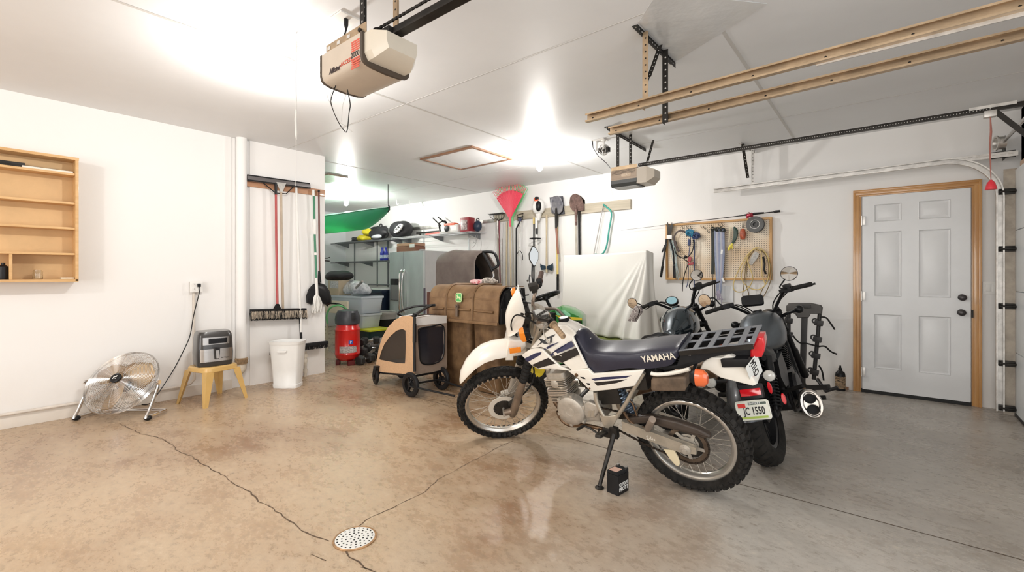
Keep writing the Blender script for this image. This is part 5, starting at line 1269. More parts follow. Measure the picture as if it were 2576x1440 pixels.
# rack
nf_ = LPf(MY, 0.128); r0 = nf_(*c6(660, 298)); r1 = nf_(*c6(1197, 247)); f0 = LPf(MY, -0.128)(*c6(750, 186)); f1_ = LPf(MY, -0.128)(*c6(1248, 122))
zr0, zr1 = (r0[1]+f0[1])/2+0.004, (r1[1]+f1_[1])/2+0.004; xr0, xr1 = (r0[0]+f0[0])/2, (r1[0]+f1_[0])/2
M_rack = mat('grey_rack', (0.22, 0.235, 0.26), 0.38, 0.3)
m = MB(); m.X = MY
def rp(u, v_): return V((lerp(xr0, xr1, u), v_, lerp(zr0, zr1, u)))
sl = math.atan2(zr1-zr0, -(xr1-xr0)) ; Lr = math.hypot(xr1-xr0, zr1-zr0)
for v_ in (-0.118, 0.0, 0.118): m.box(rp(0.5, v_), (Lr, 0.022, 0.004), (0, sl, 0), 0.0)
for u in (0.02, 0.225, 0.43, 0.635, 0.84, 0.985): m.box(rp(u, 0)+V((0, 0, 0.0005)), (0.026 if u not in (0.02, 0.985) else 0.02, 0.256, 0.005), (0, sl, 0), 0.0)
rack = m.build('luggage_rack', M_rack, yam, ang=20)
for v_ in (-0.128, 0.128):
    m = MB(); m.X = MY; m.box(rp(0.5, v_)-V((0, 0, 0.012)), (Lr, 0.003, 0.026), (0, sl, 0)); m.build('rack_side_flange', M_dark, rack)
# tail light
tl = trace(MY, 0.045, [(1212, 200), (1268, 200), (1279, 250), (1274, 305), (1256, 346), (1172, 346), (1172, 300), (1195, 262)], c6)
m = MB(); m.X = MY; pillow(m, tl, -0.045, 0.045, lambda x, y, z: V((x, y, z)), 0.010); m.build('tail_light', mat('red_lens', (0.62, 0.012, 0.02), 0.12, coat=0.8), yam, ang=40)
m = MB(); m.X = MY; q = LPf(MY, 0.0)(*c6(1190, 335)); m.box((q[0]+0.05, 0, q[1]+0.02), (0.10, 0.06, 0.05), None, 0.008); m.build('tail_light_bracket', M_blkm, yam)
# licence plate hung under the light, facing backwards
pc = LPf(MY, 0.03)(*c6(1202, 432)); cpl = MY @ V((pc[0], 0.03, pc[1]))
Lx_ = (MY.to_3x3() @ V((-0.10, 0.16, 1.0))).normalized(); nn_ = (MY.to_3x3() @ V((-0.90, 0.40, -0.05))); nn_ = (nn_-Lx_*nn_.dot(Lx_)).normalized()
Mpl = Matrix((Lx_, nn_.cross(Lx_), nn_)).transposed().to_4x4(); Mpl.translation = cpl; Mpl = Mpl @ RO(R(24), 4, 'Z')
m = MB(); m.plate(rrect(0.145, 0.095, 0.01), Mpl, 0.003); pl = m.build('licence_plate', mat('plate_white', (0.80, 0.80, 0.76), 0.35), yam)
m = MB(); m.text('CF1U4', Mpl @ TR((0.010, -0.006, 0.0022)), 0.050, 0.0006, 0.001, sx=0.82); m.build('plate_characters', M_dblk, pl, ang=0)
m = MB(); m.plate(rrect(0.028, 0.02, 0.002), Mpl @ TR((-0.045, 0.028, 0.0025)), 0.001); m.build('plate_sticker', M_red, pl)
m = MB(); m.X = MY; m.tube([(pc[0]+0.09, 0.0, pc[1]+0.04), (pc[0]+0.02, 0.02, pc[1])], 0.014, 10); m.build('plate_bracket', M_blkm, yam)
q = LPf(MY, 0.03)(*c6(1075, 360)); m = MB(); m.X = MY; m.box((q[0], 0.02, q[1]), (0.13, 0.12, 0.045), (0, R(8), 0), 0.012); m.build('tool_pouch', M_blk, yam)
# swingarm
sw = LPf(MY, 0.095); a = sw(*c6(275, 835)); b = sw(*c6(735, 1040))
for s_ in (1, -1):
    m = MB(); m.X = MY; m.loft([[(a[0]+0.02, s_*0.082, a[1]+0.03), (a[0]+0.02, s_*0.112, a[1]+0.03), (a[0]+0.02, s_*0.112, a[1]-0.032), (a[0]+0.02, s_*0.082, a[1]-0.032)], [(0.04, s_*0.082, RRr+0.038), (0.04, s_*0.112, RRr+0.038), (0.04, s_*0.112, RRr-0.026), (0.04, s_*0.082, RRr-0.026)], [(-0.055, s_*0.084, RRr+0.02), (-0.055, s_*0.110, RRr+0.02), (-0.055, s_*0.110, RRr-0.02), (-0.055, s_*0.084, RRr-0.02)]])
    m.build('swingarm', M_frm, yam, ang=20)
    m = MB(); m.X = MY; m.lathe([(0.030, 0), (0.030, 0.006), (0.012, 0.010), (0.012, 0.02)], frame((0, s_*0.112, RRr), (0, s_, 0)), 20)
    for k in range(5): an = 2*math.pi*k/5; m.lathe([(0.004, 0), (0.004, 0.004)], frame((0.02*math.cos(an), s_*0.117, RRr+0.02*math.sin(an)), (0, s_, 0)), 8)
    m.build('axle_adjuster', M_alu, yam)
q_ = [LPf(MY, 0.1125)(*c6(x, y)) for x, y in ((420, 922), (428, 912), (432, 928), (424, 938), (445, 935), (450, 918), (455, 940), (465, 934), (468, 946), (478, 938), (482, 950))]
m = MB(); m.X = MY; m.tube([(a, 0.1127, b) for a, b in q_], 0.0012, 5, sm=3); m.build('swingarm_script', M_ywh, yam)
# sprocket, chain, guards
m = MB(); m.X = MY; SA = frame((0, 0.064, RRr), (0, 1, 0)); pts = []
nt_ = 40
for i in range(nt_*2): a_ = 2*math.pi*i/(nt_*2); r = 0.112 if i % 2 else 0.105; pts.append((r*math.cos(a_), r*math.sin(a_)))
inner = [(0.085*math.cos(2*math.pi*i/(nt_*2)), 0.085*math.sin(2*math.pi*i/(nt_*2))) for i in range(nt_*2)]
m.loft([[SA @ V((x, y, z)) for x, y in q] for q, z in ((inner, -0.003), (pts, -0.003), (pts, 0.003), (inner, 0.003), (inner, -0.003))], cap=False)
m.build('sprocket', mat('sprocket_steel', (0.16, 0.12, 0.09), 0.45, 0.8, noise=0.3), yam, ang=25)
m = MB()
for k in range(5): an = 2*math.pi*k/5+0.3; m.X = MY @ SA; m.beam((0.04*math.cos(an), 0.04*math.sin(an), 0), (0.09*math.cos(an+0.15), 0.09*math.sin(an+0.15), 0), 0.018, 0.006)
m.X = MY; m.lathe([(0.045, -0.004), (0.045, 0.004)], SA, 24)
m.build('sprocket_carrier', M_alu, yam, ang=25)
m = MB(); m.X = MY; m.lathe([(0.07, -0.045), (0.085, -0.04), (0.085, -0.012), (0.03, -0.008)], SA, 32); m.build('brake_drum', M_bd, yam)
m = MB(); m.X = MY
fx, fz_ = 0.545, 0.415; chain_pts = []
up0, up1 = V((fx, 0.066, fz_+0.032)), V((0.0, 0.066, RRr+0.112)); lo0, lo1 = V((0.0, 0.066, RRr-0.112)), V((fx, 0.066, fz_-0.038))
for i in range(38): chain_pts.append(up0.lerp(up1, i/38))
for i in range(22): an = math.pi/2+math.pi*i/22; chain_pts.append(V((0.112*math.cos(an), 0.066, RRr+0.112*math.sin(an))))
for i in range(38): chain_pts.append(lo0.lerp(lo1, i/38)-V((0, 0, 0.02*math.sin(math.pi*i/38))))
for i in range(len(chain_pts)-1):
    p, q = chain_pts[i], chain_pts[i+1]; m.beam(p.lerp(q, 0.04), p.lerp(q, 0.96), 0.009, 0.012 if i % 2 else 0.006, up=(0, 1, 0))
m.build('drive_chain', mat('oily_chain', (0.07, 0.055, 0.045), 0.4, 0.8, noise=0.3), yam, ang=0)
cg = [(255, 790), (440, 770), (640, 812), (790, 862), (880, 915), (882, 932), (840, 938), (640, 880), (440, 828), (330, 832)]
out = trace(MY, 0.09, cg, c6); m = MB(); m.X = MY; pillow(m, out, 0.045, 0.09, lambda x, y, z: V((x, y, z)), 0.012); m.build('chain_guard', mat('guard_brown_black', (0.045, 0.032, 0.024), 0.5, noise=0.3), yam, ang=45)
lg = [(545, 1015), (620, 1020), (650, 1075), (662, 1120), (652, 1138), (630, 1130), (590, 1085)]
out = trace(MY, 0.09, lg, c6); m = MB(); m.X = MY; pillow(m, out, 0.075, 0.088, lambda x, y, z: V((x, y, z)), 0.003); m.build('chain_guide', mat('cream_guide', (0.72, 0.62, 0.42), 0.5), yam)
q = LPf(MY, 0.16)(*c6(467, 790)); q2 = LPf(MY, 0.10)(*c6(430, 865)); m = MB(); m.X = MY; m.tube([(q2[0], 0.10, q2[1]), (q[0], 0.165, q[1])], 0.019, 16); m.build('passenger_peg', mat('dusty_peg', (0.24, 0.19, 0.15), 0.6, noise=0.2), yam)
# frame: V bracket and tubes
vb = [(760, 960), (870, 968), (1000, 952), (985, 1010), (905, 1150), (835, 1140), (800, 1060)]
side_plate('peg_bracket', vb, ce, 0.098, 0.016, M_frm, yam, 0.004)
fr_ = LPf(MY, 0.105)
def frp(x, y, yy=0.105, cv=ce): f_ = LPf(MY, yy)(*cv(x, y)); return V((f_[0], yy, f_[1]))
for s_ in (1, -1):
    def mir(p): return V((p.x, p.y*s_, p.z))
    m = MB(); m.X = MY; m.tube([mir(frp(708, 650)), mir(frp(722, 760)), mir(frp(760, 860)), mir(frp(815, 960))], 0.013, 12, sm=3); m.build('frame_tube', M_frm, yam)
    m = MB(); m.X = MY; m.tube([mir(frp(1335, 400)), mir(frp(1215, 600)), mir(frp(1110, 790)), mir(frp(985, 975))], 0.0125, 12); m.build('frame_tube', M_frm, yam)
m = MB(); m.X = MY; m.tube([(0.90, 0, 0.93), (0.93, 0, 0.80), (0.88, 0, 0.58), (0.82, 0, 0.36), (0.74, 0, 0.24)], 0.019, 12, sm=3); m.tube([(0.90, 0, 0.90), (0.7, 0, 0.86), (0.45, 0, 0.80)], 0.02, 12); m.build('frame_spine', M_frm, yam)
m = MB(); m.X = MY; m.tube([(0.905, 0, 0.99), (0.95, 0, 0.86)], 0.032, 16); m.build('steering_head', M_frm, yam)
m = MB(); m.X = MY
m.tube([frp(1130, 750, 0.10), frp(1190, 800, 0.10), frp(1245, 960, 0.10)], 0.005, 8); m.tube([frp(1075, 910, 0.09), frp(1150, 1020, 0.09), frp(1250, 1100, 0.09), frp(1345, 1115, 0.09)], 0.009, 8, sm=3); m.build('brake_rod', M_brp, yam)
# airbox / battery zone
m = MB(); m.X = MY; m.box((0.40, 0, 0.69), (0.42, 0.17, 0.20), (0, R(6), 0), 0.03); m.box((0.60, 0, 0.66), (0.10, 0.09, 0.16), None, 0.02); m.build('airbox', M_bd, yam)
m = MB(); m.X = MY; m.box((0.46, 0, 0.54), (0.16, 0.10, 0.16), (0, R(12), 0), 0.03); m.build('dark_filler_block', M_bd, yam)  # added dark block, hides a bright spot under the side panel
m = MB(); m.X = MY; m.tube([(0.44, 0, 0.62), (0.33, 0, 0.40)], 0.028, 14)
for i in range(9): m.torus(frame(V((0.44, 0, 0.62)).lerp(V((0.33, 0, 0.40)), 0.1+0.1*i), (0.11, 0, 0.22)), 0.038, 0.006, 18, 6)
m.build('shock_absorber', mat('blue_grey_shock', (0.10, 0.13, 0.17), 0.3, 0.4), yam)
m = MB(); m.X = MY; m.loft([[(x, y, z) for x, z in ((0.47, 0.72), (0.42, 0.66), (0.33, 0.62), (0.22, 0.66), (0.16, 0.72), (0.2, 0.76))] for y in (-0.055, 0.055)]); m.build('inner_mudguard', M_blkm, yam)
# engine
q = trace(MY, 0.12, [(385, 905)], ce)[0]; EX, EZ = q
m = MB(); m.X = MY; EA = frame((EX, 0, EZ), (0, 1, 0))
m.lathe([(0.098, 0.06), (0.100, 0.085), (0.092, 0.118), (0.080, 0.126), (0.055, 0.128), (0.0, 0.128)][:-1]+[(0.001, 0.128)], EA, 40, cap=False); m.torus(EA @ TR((0, 0, 0.127)), 0.028, 0.0025, 28, 6); m.torus(EA @ TR((0, 0, 0.127)), 0.020, 0.0015, 24, 5)
for k in range(6):
    an = 2*math.pi*k/6+0.4; m.box(EA @ V((0.098*math.cos(an), 0.098*math.sin(an), 0.10)), (0.022, 0.035, 0.022), None, 0.006)
m.build('generator_cover', M_alu, yam, ang=40)
cc_ = trace(MY, 0.08, [(210, 790), (300, 730), (420, 740), (600, 770), (750, 800), (770, 900), (790, 1050), (700, 1040), (560, 1050), (430, 1085), (330, 1070), (250, 1000), (205, 880)], ce)
m = MB(); m.X = MY; pillow(m, cc_, -0.10, 0.085, lambda x, y, z: V((x, y, z)), 0.02); m.build('crankcase', M_alu, yam, ang=45)
m = MB(); m.X = MY; q0_ = frp(600, 760, 0.0); m.tube([(q0_.x+0.02, -0.06, q0_.z+0.02), (q0_.x+0.02, 0.07, q0_.z+0.02)], 0.030, 16); m.box((q0_.x-0.05, 0.0, q0_.z+0.015), (0.07, 0.15, 0.05), (0, R(-8), 0), 0.015); m.build('crankcase_glare_cover', M_bd, yam)  # added to cover the bulb's glare on the flat crankcase top
sc_ = trace(MY, 0.105, [(565, 800), (620, 775), (745, 830), (755, 900), (700, 985), (600, 1000), (560, 940)], ce)
m = MB(); m.X = MY; pillow(m, sc_, 0.07, 0.108, lambda x, y, z: V((x, y, z)), 0.01)
m.build('sprocket_cover', M_alu, yam, ang=40)
for xx in (610, 655):
    o_ = trace(MY, 0.1095, [(xx+10, 898), (xx+45, 890), (xx+30, 975), (xx-5, 980)], ce); m = MB(); m.X = MY; m.prism([(a, 0.108, b) for a, b in o_], (0, 0.002, 0)); m.build('cover_rib', M_frm, yam, ang=0)
# cylinder with fins, tilted slightly forward

ql = LPf(MY, 0.0)(*ce(330, 720)); qh = LPf(MY, 0.0)(*ce(235, 380))
c_lo = V((ql[0], 0, ql[1])); c_hi = V((qh[0], 0, qh[1])); ax_ = (c_hi-c_lo).normalized(); CL = (c_hi-c_lo).length
CF = frame(c_lo, ax_, (0, 1, 0))
m = MB(); m.X = MY; m.lathe([(0.055, -0.02), (0.055, CL*0.98)], CF, 24)
n_f = 14
for k in range(n_f):
    z = CL*(0.04+0.82*k/(n_f-1)); w_ = 0.088 if k > 3 else 0.080
    if k == 8: continue
    m.plate(rrect(w_*2, w_*1.9, 0.028), CF @ TR((0, 0, z)), 0.0042)
m.build('finned_cylinder', mat('fin_aluminium', (0.66, 0.60, 0.52), 0.35, 0.7), yam, ang=30)
m = MB(); m.X = MY; m.plate(rrect(0.13, 0.15, 0.03), CF @ TR((0, 0, CL*0.93)), 0.05, 0.01, 2); m.lathe([(0.028, 0.06), (0.028, 0.085), (0.018, 0.09)], CF @ TR((0, 0, CL*0.72)) @ RO(R(90), 4, 'X') @ RO(R(180), 4, 'Y') if False else frame(CF @ V((0, 0, CL*0.72)), (0, 1, 0)), 18); m.build('cylinder_head', M_alu, yam, ang=40)
m = MB(); m.X = MY; m.tube([CF @ V((0, 0, CL*0.8))+V((0.06, -0.03, 0)), (0.86, -0.03, 0.60), (0.90, -0.02, 0.52), (0.88, 0.0, 0.42), (0.82, 0.02, 0.36), (0.78, -0.06, 0.32), (0.6, -0.12, 0.36), (0.3, -0.14, 0.5), (0.05, -0.16, 0.62), (-0.12, -0.16, 0.68)], [0.02]*6+[0.022, 0.026, 0.05, 0.05], 14, sm=5); m.build('exhaust_pipe', M_brp, yam)
m = MB(); m.X = MY; m.box((0.575, 0, 0.60), (0.10, 0.10, 0.09), None, 0.015); m.tube([(0.62, 0.0, 0.62), (0.50, 0, 0.64)], 0.03, 12); m.box((0.56, 0.06, 0.59), (0.05, 0.05, 0.05), None, 0.012); m.build('carburettor', M_bd, yam)
# skid tubes, shifter, pegs
m = MB(); m.X = MY; pl_ = [frp(225, 900, 0.06), frp(240, 960, 0.06), frp(300, 1040, 0.06), frp(400, 1085, 0.06), frp(560, 1080, 0.06), frp(800, 1130, 0.06)]; m.tube(pl_, 0.012, 10, sm=3); m.tube([V((p.x, -p.y, p.z)) for p in pl_], 0.012, 10, sm=3); m.build('cradle_tubes', M_brp, yam)
m = MB(); m.X = MY; m.tube([frp(560, 1090, 0.11), frp(520, 1110, 0.14), frp(475, 1140, 0.17)], 0.009, 10); m.tube([frp(560, 1090, 0.11), frp(640, 1120, 0.10), frp(740, 1190, 0.10), frp(760, 1130, 0.10)], 0.007, 8); m.build('gear_shifter', M_bd, yam)
for s_ in (1, -1):
    m = MB(); m.X = MY; p = frp(840, 1180, 0.12); q = frp(745, 1262, 0.24); m.beam((p.x, s_*0.11, p.z), (q.x+0.01, s_*0.225, q.z+0.005), 0.035, 0.018, bev=0.004)
    m.box((p.x-0.01, s_*0.11, p.z+0.0), (0.05, 0.03, 0.06), None, 0.01); m.build('foot_peg', M_bd, yam)
# side stand
wf = gz(1508, 1229, 0.0); lf = MY.inverted() @ V((wf.x, wf.y, 0.012))
pt_ = frp(950, 1180, 0.12)
m = MB(); m.X = MY; top_ = V((pt_.x, 0.115, pt_.z)); m.tube([top_, top_.lerp(lf, 0.5), lf], [0.016, 0.0125, 0.011], 12); m.box(top_, (0.05, 0.035, 0.07), None, 0.01); m.build('side_stand', M_dark, yam)
m = MB(); Ff_ = TR((wf.x, wf.y, 0)); m.lathe([(0.024, 0.0), (0.026, 0.006), (0.016, 0.014)], Ff_, 18); m.build('stand_foot', M_dark, yam)
# battery on the floor
bx = gz(1546, 1243);
Mb_ = TR((bx.x, bx.y+0.04, 0)) @ RO(R(-8), 4, 'Z')
t = thing('motorcycle_battery', 'small black battery standing on the floor beside the side stand', 'battery', M=Mb_)
m = MB(); m.X = Mb_; m.box((0, 0, 0.055), (0.075, 0.105, 0.11), None, 0.005); m.build('case', M_blk, t)
m = MB(); m.X = Mb_; m.box((0, 0, 0.118), (0.073, 0.103, 0.016), None, 0.004); m.build('lid', M_blkm, t)
m = MB(); m.X = Mb_; m.box((-0.005, -0.015, 0.1265), (0.05, 0.055, 0.001)); m.build('top_label', mat('peach_label', (0.66, 0.42, 0.33), 0.5), t)
for s_ in (-1, 1):
    m = MB(); m.X = Mb_; m.box((s_*0.026, 0.042, 0.130), (0.014, 0.014, 0.012), None, 0.002); m.build('terminal', M_steel, t)
m = MB(); fm_ = Mb_ @ Matrix(((0, 0, 1, 0.0385), (1, 0, 0, 0.0), (0, 1, 0, 0.048), (0, 0, 0, 1)))
m.text('PROTT', fm_ @ TR((0, -0.018, 0)), 0.030, 0.0006, 0.0008, sx=0.9)
for k in range(3): m.plate(rrect(0.085, 0.003, 0.001), fm_ @ TR((0, 0.002+0.007*k, 0)), 0.001)
m.build('label_print', M_wht, t, ang=0)
# two black cruiser motorcycles
M_cast = mat('black_cast_wheel', (0.02, 0.02, 0.021), 0.3, 0.3)
M_frk = mat('satin_black', (0.010, 0.010, 0.011), 0.35, 0.1, spec=0.4)
def cruiser(name, label, M, tank_m, steer, big=True):
    t = thing(name, label, 'motorcycle', M=M)
    A, Rr_, Rf_, WBc = 0, 0.31, 0.315, 1.47
    rk = R(28); sx = V((-math.sin(rk), 0, math.cos(rk))); pv = V((WBc, 0, Rf_))-V((math.cos(rk), 0, math.sin(rk)))*0.06
    MF_ = M @ rot_about(pv, sx, steer)
    def cwheel(Mx, Ro, wt, Rr, nm):
        AA = Mx @ RO(R(90), 4, 'X'); hw = wt*0.36
        m = MB(); m.lathe([(Rr-0.02, -hw*0.8), (Rr+0.008, -hw), (Rr+0.004, -hw*0.8), (Rr-0.012, 0), (Rr+0.004, hw*0.8), (Rr+0.008, hw), (Rr-0.02, hw*0.8), (Rr-0.03, 0), (Rr-0.02, -hw*0.8)], AA, 56, cap=False)
        m.lathe([(0.03, -0.06), (0.05, -0.05), (0.05, 0.05), (0.03, 0.06)], AA, 24)
        for k in range(5):
            a = 2*math.pi*k/5
            for da in (-0.16, 0.16):
                p = Mx @ V((0.045*math.cos(a), 0, 0.045*math.sin(a))); q = Mx @ V(((Rr-0.02)*math.cos(a+da), 0, (Rr-0.02)*math.sin(a+da)))
                m.beam(p, q, 0.018, 0.03, up=(Mx.to_3x3() @ V((0, 1, 0))), bev=0.003)
        rim = m.build(nm, M_cast, t)
        m = MB(); h = wt/2; d = Ro-Rr
        prof = [(Rr, -hw), (Rr+d*0.35, -h*0.95), (Rr+d*0.6, -h), (Rr+d*0.85, -h*0.82), (Rr+d*0.96, -h*0.5), (Rr+d, 0)]; prof = prof+[(a, -b) for a, b in reversed(prof[:-1])]
        m.lathe(prof, AA, 72, cap=False); tyr = m.build('tyre', M_tyre, rim)
        m = MB(); m.X = Mx
        for k in range(34):   # tread sipes as raised ribs between grooves
            a = 2*math.pi*k/34
            for sg in (-1, 1):
                pts = []
                for u in range(5):
                    yy = sg*h*(0.12+0.2*u); aa = a+0.035*u+(0.09 if sg > 0 else 0); dr = d-(d*0.42)*(abs(yy)/h)**3.2
                    r = Rr+dr+0.0008; pts.append(V((r*math.sin(aa), yy, r*math.cos(aa))))
                m.tube(pts, 0.0028, 5)
        o = m.build('tread_grooves', mat('tread_groove', (0.006, 0.006, 0.006), 0.9), rim); o['kind'] = 'stuff'
        m = MB(); m.lathe([(0.07, 0), (0.11, 0), (0.11, 0.004), (0.07, 0.004), (0.07, 0)], AA @ TR((0, 0, -h*0.75)), 40, cap=False); m.build('brake_disc', M_steel, rim)
        return rim
    cwheel(M @ TR((0, 0, Rr_)), Rr_, 0.15, 0.205, 'rear_wheel')
    cwheel(MF_ @ TR((WBc, 0, Rf_)), Rf_, 0.13, 0.205, 'front_wheel')
    PTc = lambda k, y=0: V((WBc, 0, Rf_))-V((0.02, 0, 0.01))+sx*k+V((0, y, 0))
    for s_ in (1, -1):
        m = MB(); m.X = MF_; m.tube([PTc(-0.02, 0.1*s_), PTc(0.0, 0.1*s_), PTc(0.28, 0.1*s_)], [0.02, 0.032, 0.028], 14); m.tube([PTc(0.28, 0.1*s_), PTc(0.72, 0.1*s_)], 0.0215, 14); m.build('fork_leg', M_frk, t)
    for k in (0.48, 0.68):
        m = MB(); m.X = MF_; m.plate(rrect(0.26, 0.08, 0.035), frame(PTc(k)-V((0.02, 0, 0)), sx, (0, 1, 0)), 0.032, 0.005); m.build('triple_clamp', M_frk, t)
    m = MB(); m.X = MF_; spine_shell(m, [(WBc+0.30*math.cos(a)*1.1, Rf_+0.345*math.sin(a), 0.075, 0.03) for a in [R(28+10*i) for i in range(11)]], 8); m.build('front_fender', M_frk, t, ang=50)
    m = MB(); m.X = MF_; m.lathe([(0.03, -0.13), (0.07, -0.10), (0.088, -0.03), (0.09, 0.0), (0.085, 0.012)], TR((1.36, 0, 0.86)) @ RO(R(90), 4, 'Y'), 28); hl = m.build('headlight', M_frk, t)
    m = MB(); m.X = MF_; m.lathe([(0.083, 0.011), (0.06, 0.024), (0.001, 0.03)], TR((1.36, 0, 0.86)) @ RO(R(90), 4, 'Y'), 28, cap=False); m.build('lens', mat('lamp_lens', (0.7, 0.72, 0.74), 0.08, coat=1.0), hl)
    # handlebar
    gx_, gz_, gw_ = 0.80, 1.055, 0.40
    bar = [(gx_, gw_, gz_), (gx_+0.045, gw_-0.15, gz_+0.008), (gx_+0.075, 0.20, gz_-0.005), (0.965, 0.13, gz_-0.075), (1.005, 0.08, 0.93), (1.01, 0, 0.925)]; bar = bar+[(a, -b, c) for a, b, c in reversed(bar[:-1])]
    m = MB(); m.X = MF_; m.tube(bar, 0.0125, 12, sm=4); m.build('handlebar', M_frk, t)
    for s_ in (1, -1):
        a, b = V((gx_, s_*gw_, gz_)), V((gx_+0.04, s_*(gw_-0.13), gz_+0.007))
        m = MB(); m.X = MF_; m.tube([b, b.lerp(a, 0.05), b.lerp(a, 0.051), b.lerp(a, 0.95), b.lerp(a, 0.951), a+(a-b)*0.05], [0.022, 0.022, 0.0175, 0.0175, 0.019, 0.015], 16); m.build('grip', M_rub, t)
        q = b+V((0.015, -s_*0.03, 0)); m = MB(); m.X = MF_; m.box(q, (0.045, 0.06, 0.045), (0, 0, s_*R(16)), 0.012); m.box(q+V((0.015, -s_*0.045, 0.004)), (0.035, 0.035, 0.03), (0, 0, s_*R(16)), 0.008); m.build('switch_pod', M_blkm, t)
        m = MB(); m.X = MF_; m.tube([q+V((0.03, 0, 0)), q+V((0.065, s_*0.03, -0.004)), q+V((0.07, s_*0.09, -0.008)), q+V((0.05, s_*0.19, -0.01))], [0.008, 0.006, 0.006, 0.0085], 8, sm=4, flat=0.7); m.build('lever', M_frk, t)
        if s_ < 0:
            m = MB(); m.X = MF_; m.box(q+V((0.035, 0.0, 0.03)), (0.06, 0.05, 0.035), (0, 0, R(-16)), 0.008); m.build('brake_reservoir', M_blk, t)
    m = MB(); m.X = MF_
    for k, y in enumerate((-0.24, -0.18, 0.20, 0.25)):
        m.tube([(gx_+0.09, y, gz_), (1.0, y*0.8, gz_-0.03+0.012*k), (1.10, y*0.45, 0.97), (1.10, y*0.3, 0.84), (1.0, y*0.2, 0.75)], 0.005, 7, sm=5)
    m.build('cables', M_rub, t)
    # tank: teardrop, loft
    tk_ = [(0.46, 0.755, 0.735, 0.67, 0.055), (0.52, 0.80, 0.76, 0.66, 0.085), (0.60, 0.865, 0.80, 0.645, 0.115), (0.70, 0.93, 0.84, 0.635, 0.148), (0.80, 0.955, 0.855, 0.63, 0.162), (0.90, 0.945, 0.855, 0.64, 0.155), (0.98, 0.905, 0.84, 0.66, 0.13), (1.03, 0.85, 0.80, 0.70, 0.09)]
    secs = []
    for x, zt_, zs__, zb, hw in tk_:
        sec = [(x, -hw*0.55, zb), (x, -hw*0.9, zb+(zs__-zb)*0.25), (x, -hw, zb+(zs__-zb)*0.6), (x, -hw*0.97, zs__), (x, -hw*0.78, zs__+(zt_-zs__)*0.6), (x, -hw*0.4, zs__+(zt_-zs__)*0.93), (x, 0, zt_)]
        secs.append(sec+[(a, -b, c) for a, b, c in reversed(sec[:-1])])
    m = MB(); m.X = M; m.loft(densify(secs, 4)); tank = m.build('fuel_tank', tank_m, t, ang=60)
    m = MB(); m.X = M; m.lathe([(0.035, -0.01), (0.036, 0.008), (0.028, 0.012)], TR((0.84, 0, 0.955)), 24); m.build('fuel_cap', M_frk, tank)
    # seat, rear fender
    ss = [(0.50, 0.715, 0.06, 0.62), (0.42, 0.705, 0.11, 0.60), (0.30, 0.70, 0.145, 0.60), (0.18, 0.715, 0.145, 0.62), (0.10, 0.755, 0.125, 0.66), (0.06, 0.765, 0.10, 0.70)]
    secs = []
    for x, z, hw, zb in ss:
        sec = [(x, -hw*0.9, zb), (x, -hw, (z+zb)/2), (x, -hw*0.93, z-0.015), (x, -hw*0.6, z), (x, 0, z-0.006)]; secs.append(sec+[(a, -b, c) for a, b, c in reversed(sec[:-1])])
    m = MB(); m.X = M; m.loft(densify(secs, 3)); m.build('seat', mat('black_vinyl', (0.02, 0.02, 0.021), 0.45, bump=0.1, bscale=300), t, ang=60)
    m = MB(); m.X = M; ss = [(0.04, 0.745, 0.10, 0.66), (-0.04, 0.745, 0.095, 0.65), (-0.10, 0.73, 0.08, 0.66)]; secs = []
    for x, z, hw, zb in ss:
        sec = [(x, -hw*0.9, zb), (x, -hw, (z+zb)/2), (x, -hw*0.9, z-0.01), (x, 0, z)]; secs.append(sec+[(a, -b, c) for a, b, c in reversed(sec[:-1])])
    m.loft(densify(secs, 3)); m.build('passenger_pad', MATS['black_vinyl'], t, ang=60)
    M_gf = mat('dark_grey_fender', (0.07, 0.072, 0.077), 0.35, 0.4, coat=0.3)
    m = MB(); m.X = M; st_ = []
    for i in range(12):
        a = R(58+10.5*i); st_.append((0.375*math.cos(a)*1.0+0.0, Rr_+0.375*math.sin(a), 0.09, 0.055))
    rings = []
    for x, z, hw, dr in st_:
        nrm_ = V((x, 0, z-Rr_)).normalized(); row = []
        for q in range(9): u = q/4-1; row.append(V((x, hw*u, z))-nrm_*dr*abs(u)**2.5)
        rings.append(row+[p-nrm_*0.007 for p in reversed(row)])
    m.loft(rings); rfn = m.build('rear_fender', M_gf, t, ang=50)
    # rear signals, tail light, plate
    for s_ in (1, -1):
        m = MB(); m.X = M; m.tube([(-0.19, s_*0.07, 0.58), (-0.20, s_*0.145, 0.585)], 0.011, 10); m.lathe([(0.020, -0.03), (0.034, -0.012), (0.036, 0.0)], TR((-0.215, s_*0.175, 0.585)) @ RO(R(-90), 4, 'Y'), 22); o = m.build('turn_signal', M_frk, t)
        m = MB(); m.X = M; m.lathe([(0.034, 0.0), (0.031, 0.010), (0.018, 0.016), (0.001, 0.017)], TR((-0.215, s_*0.175, 0.585)) @ RO(R(-90), 4, 'Y'), 22, cap=False); m.build('lens', mat('clear_lens', (0.62, 0.61, 0.56), 0.12, coat=1.0), o)
    if big:
        m = MB(); m.X = M; m.box((-0.345, -0.085, 0.525), (0.05, 0.13, 0.085), (0, R(10), 0), 0.01); m.box((-0.30, -0.05, 0.59), (0.04, 0.09, 0.10), None, 0.01); o = m.build('tail_light_housing', M_blk, t)
        m = MB(); m.X = M; m.box((-0.37, -0.085, 0.525), (0.012, 0.115, 0.042), (0, R(10), 0), 0.005); m.build('red_lens', MATS['red_lens'], o)
        # plate carrier
        Pm = M @ TR((-0.385, -0.075, 0.425)) @ RO(R(12), 4, 'Y') @ Matrix(((0, 0, -1, 0), (-1, 0, 0, 0), (0, 1, 0, 0), (0, 0, 0, 1)))
        m = MB(); m.plate(rrect(0.185, 0.108, 0.014), Pm, 0.003); m.build('plate_backing', M_blk, t)
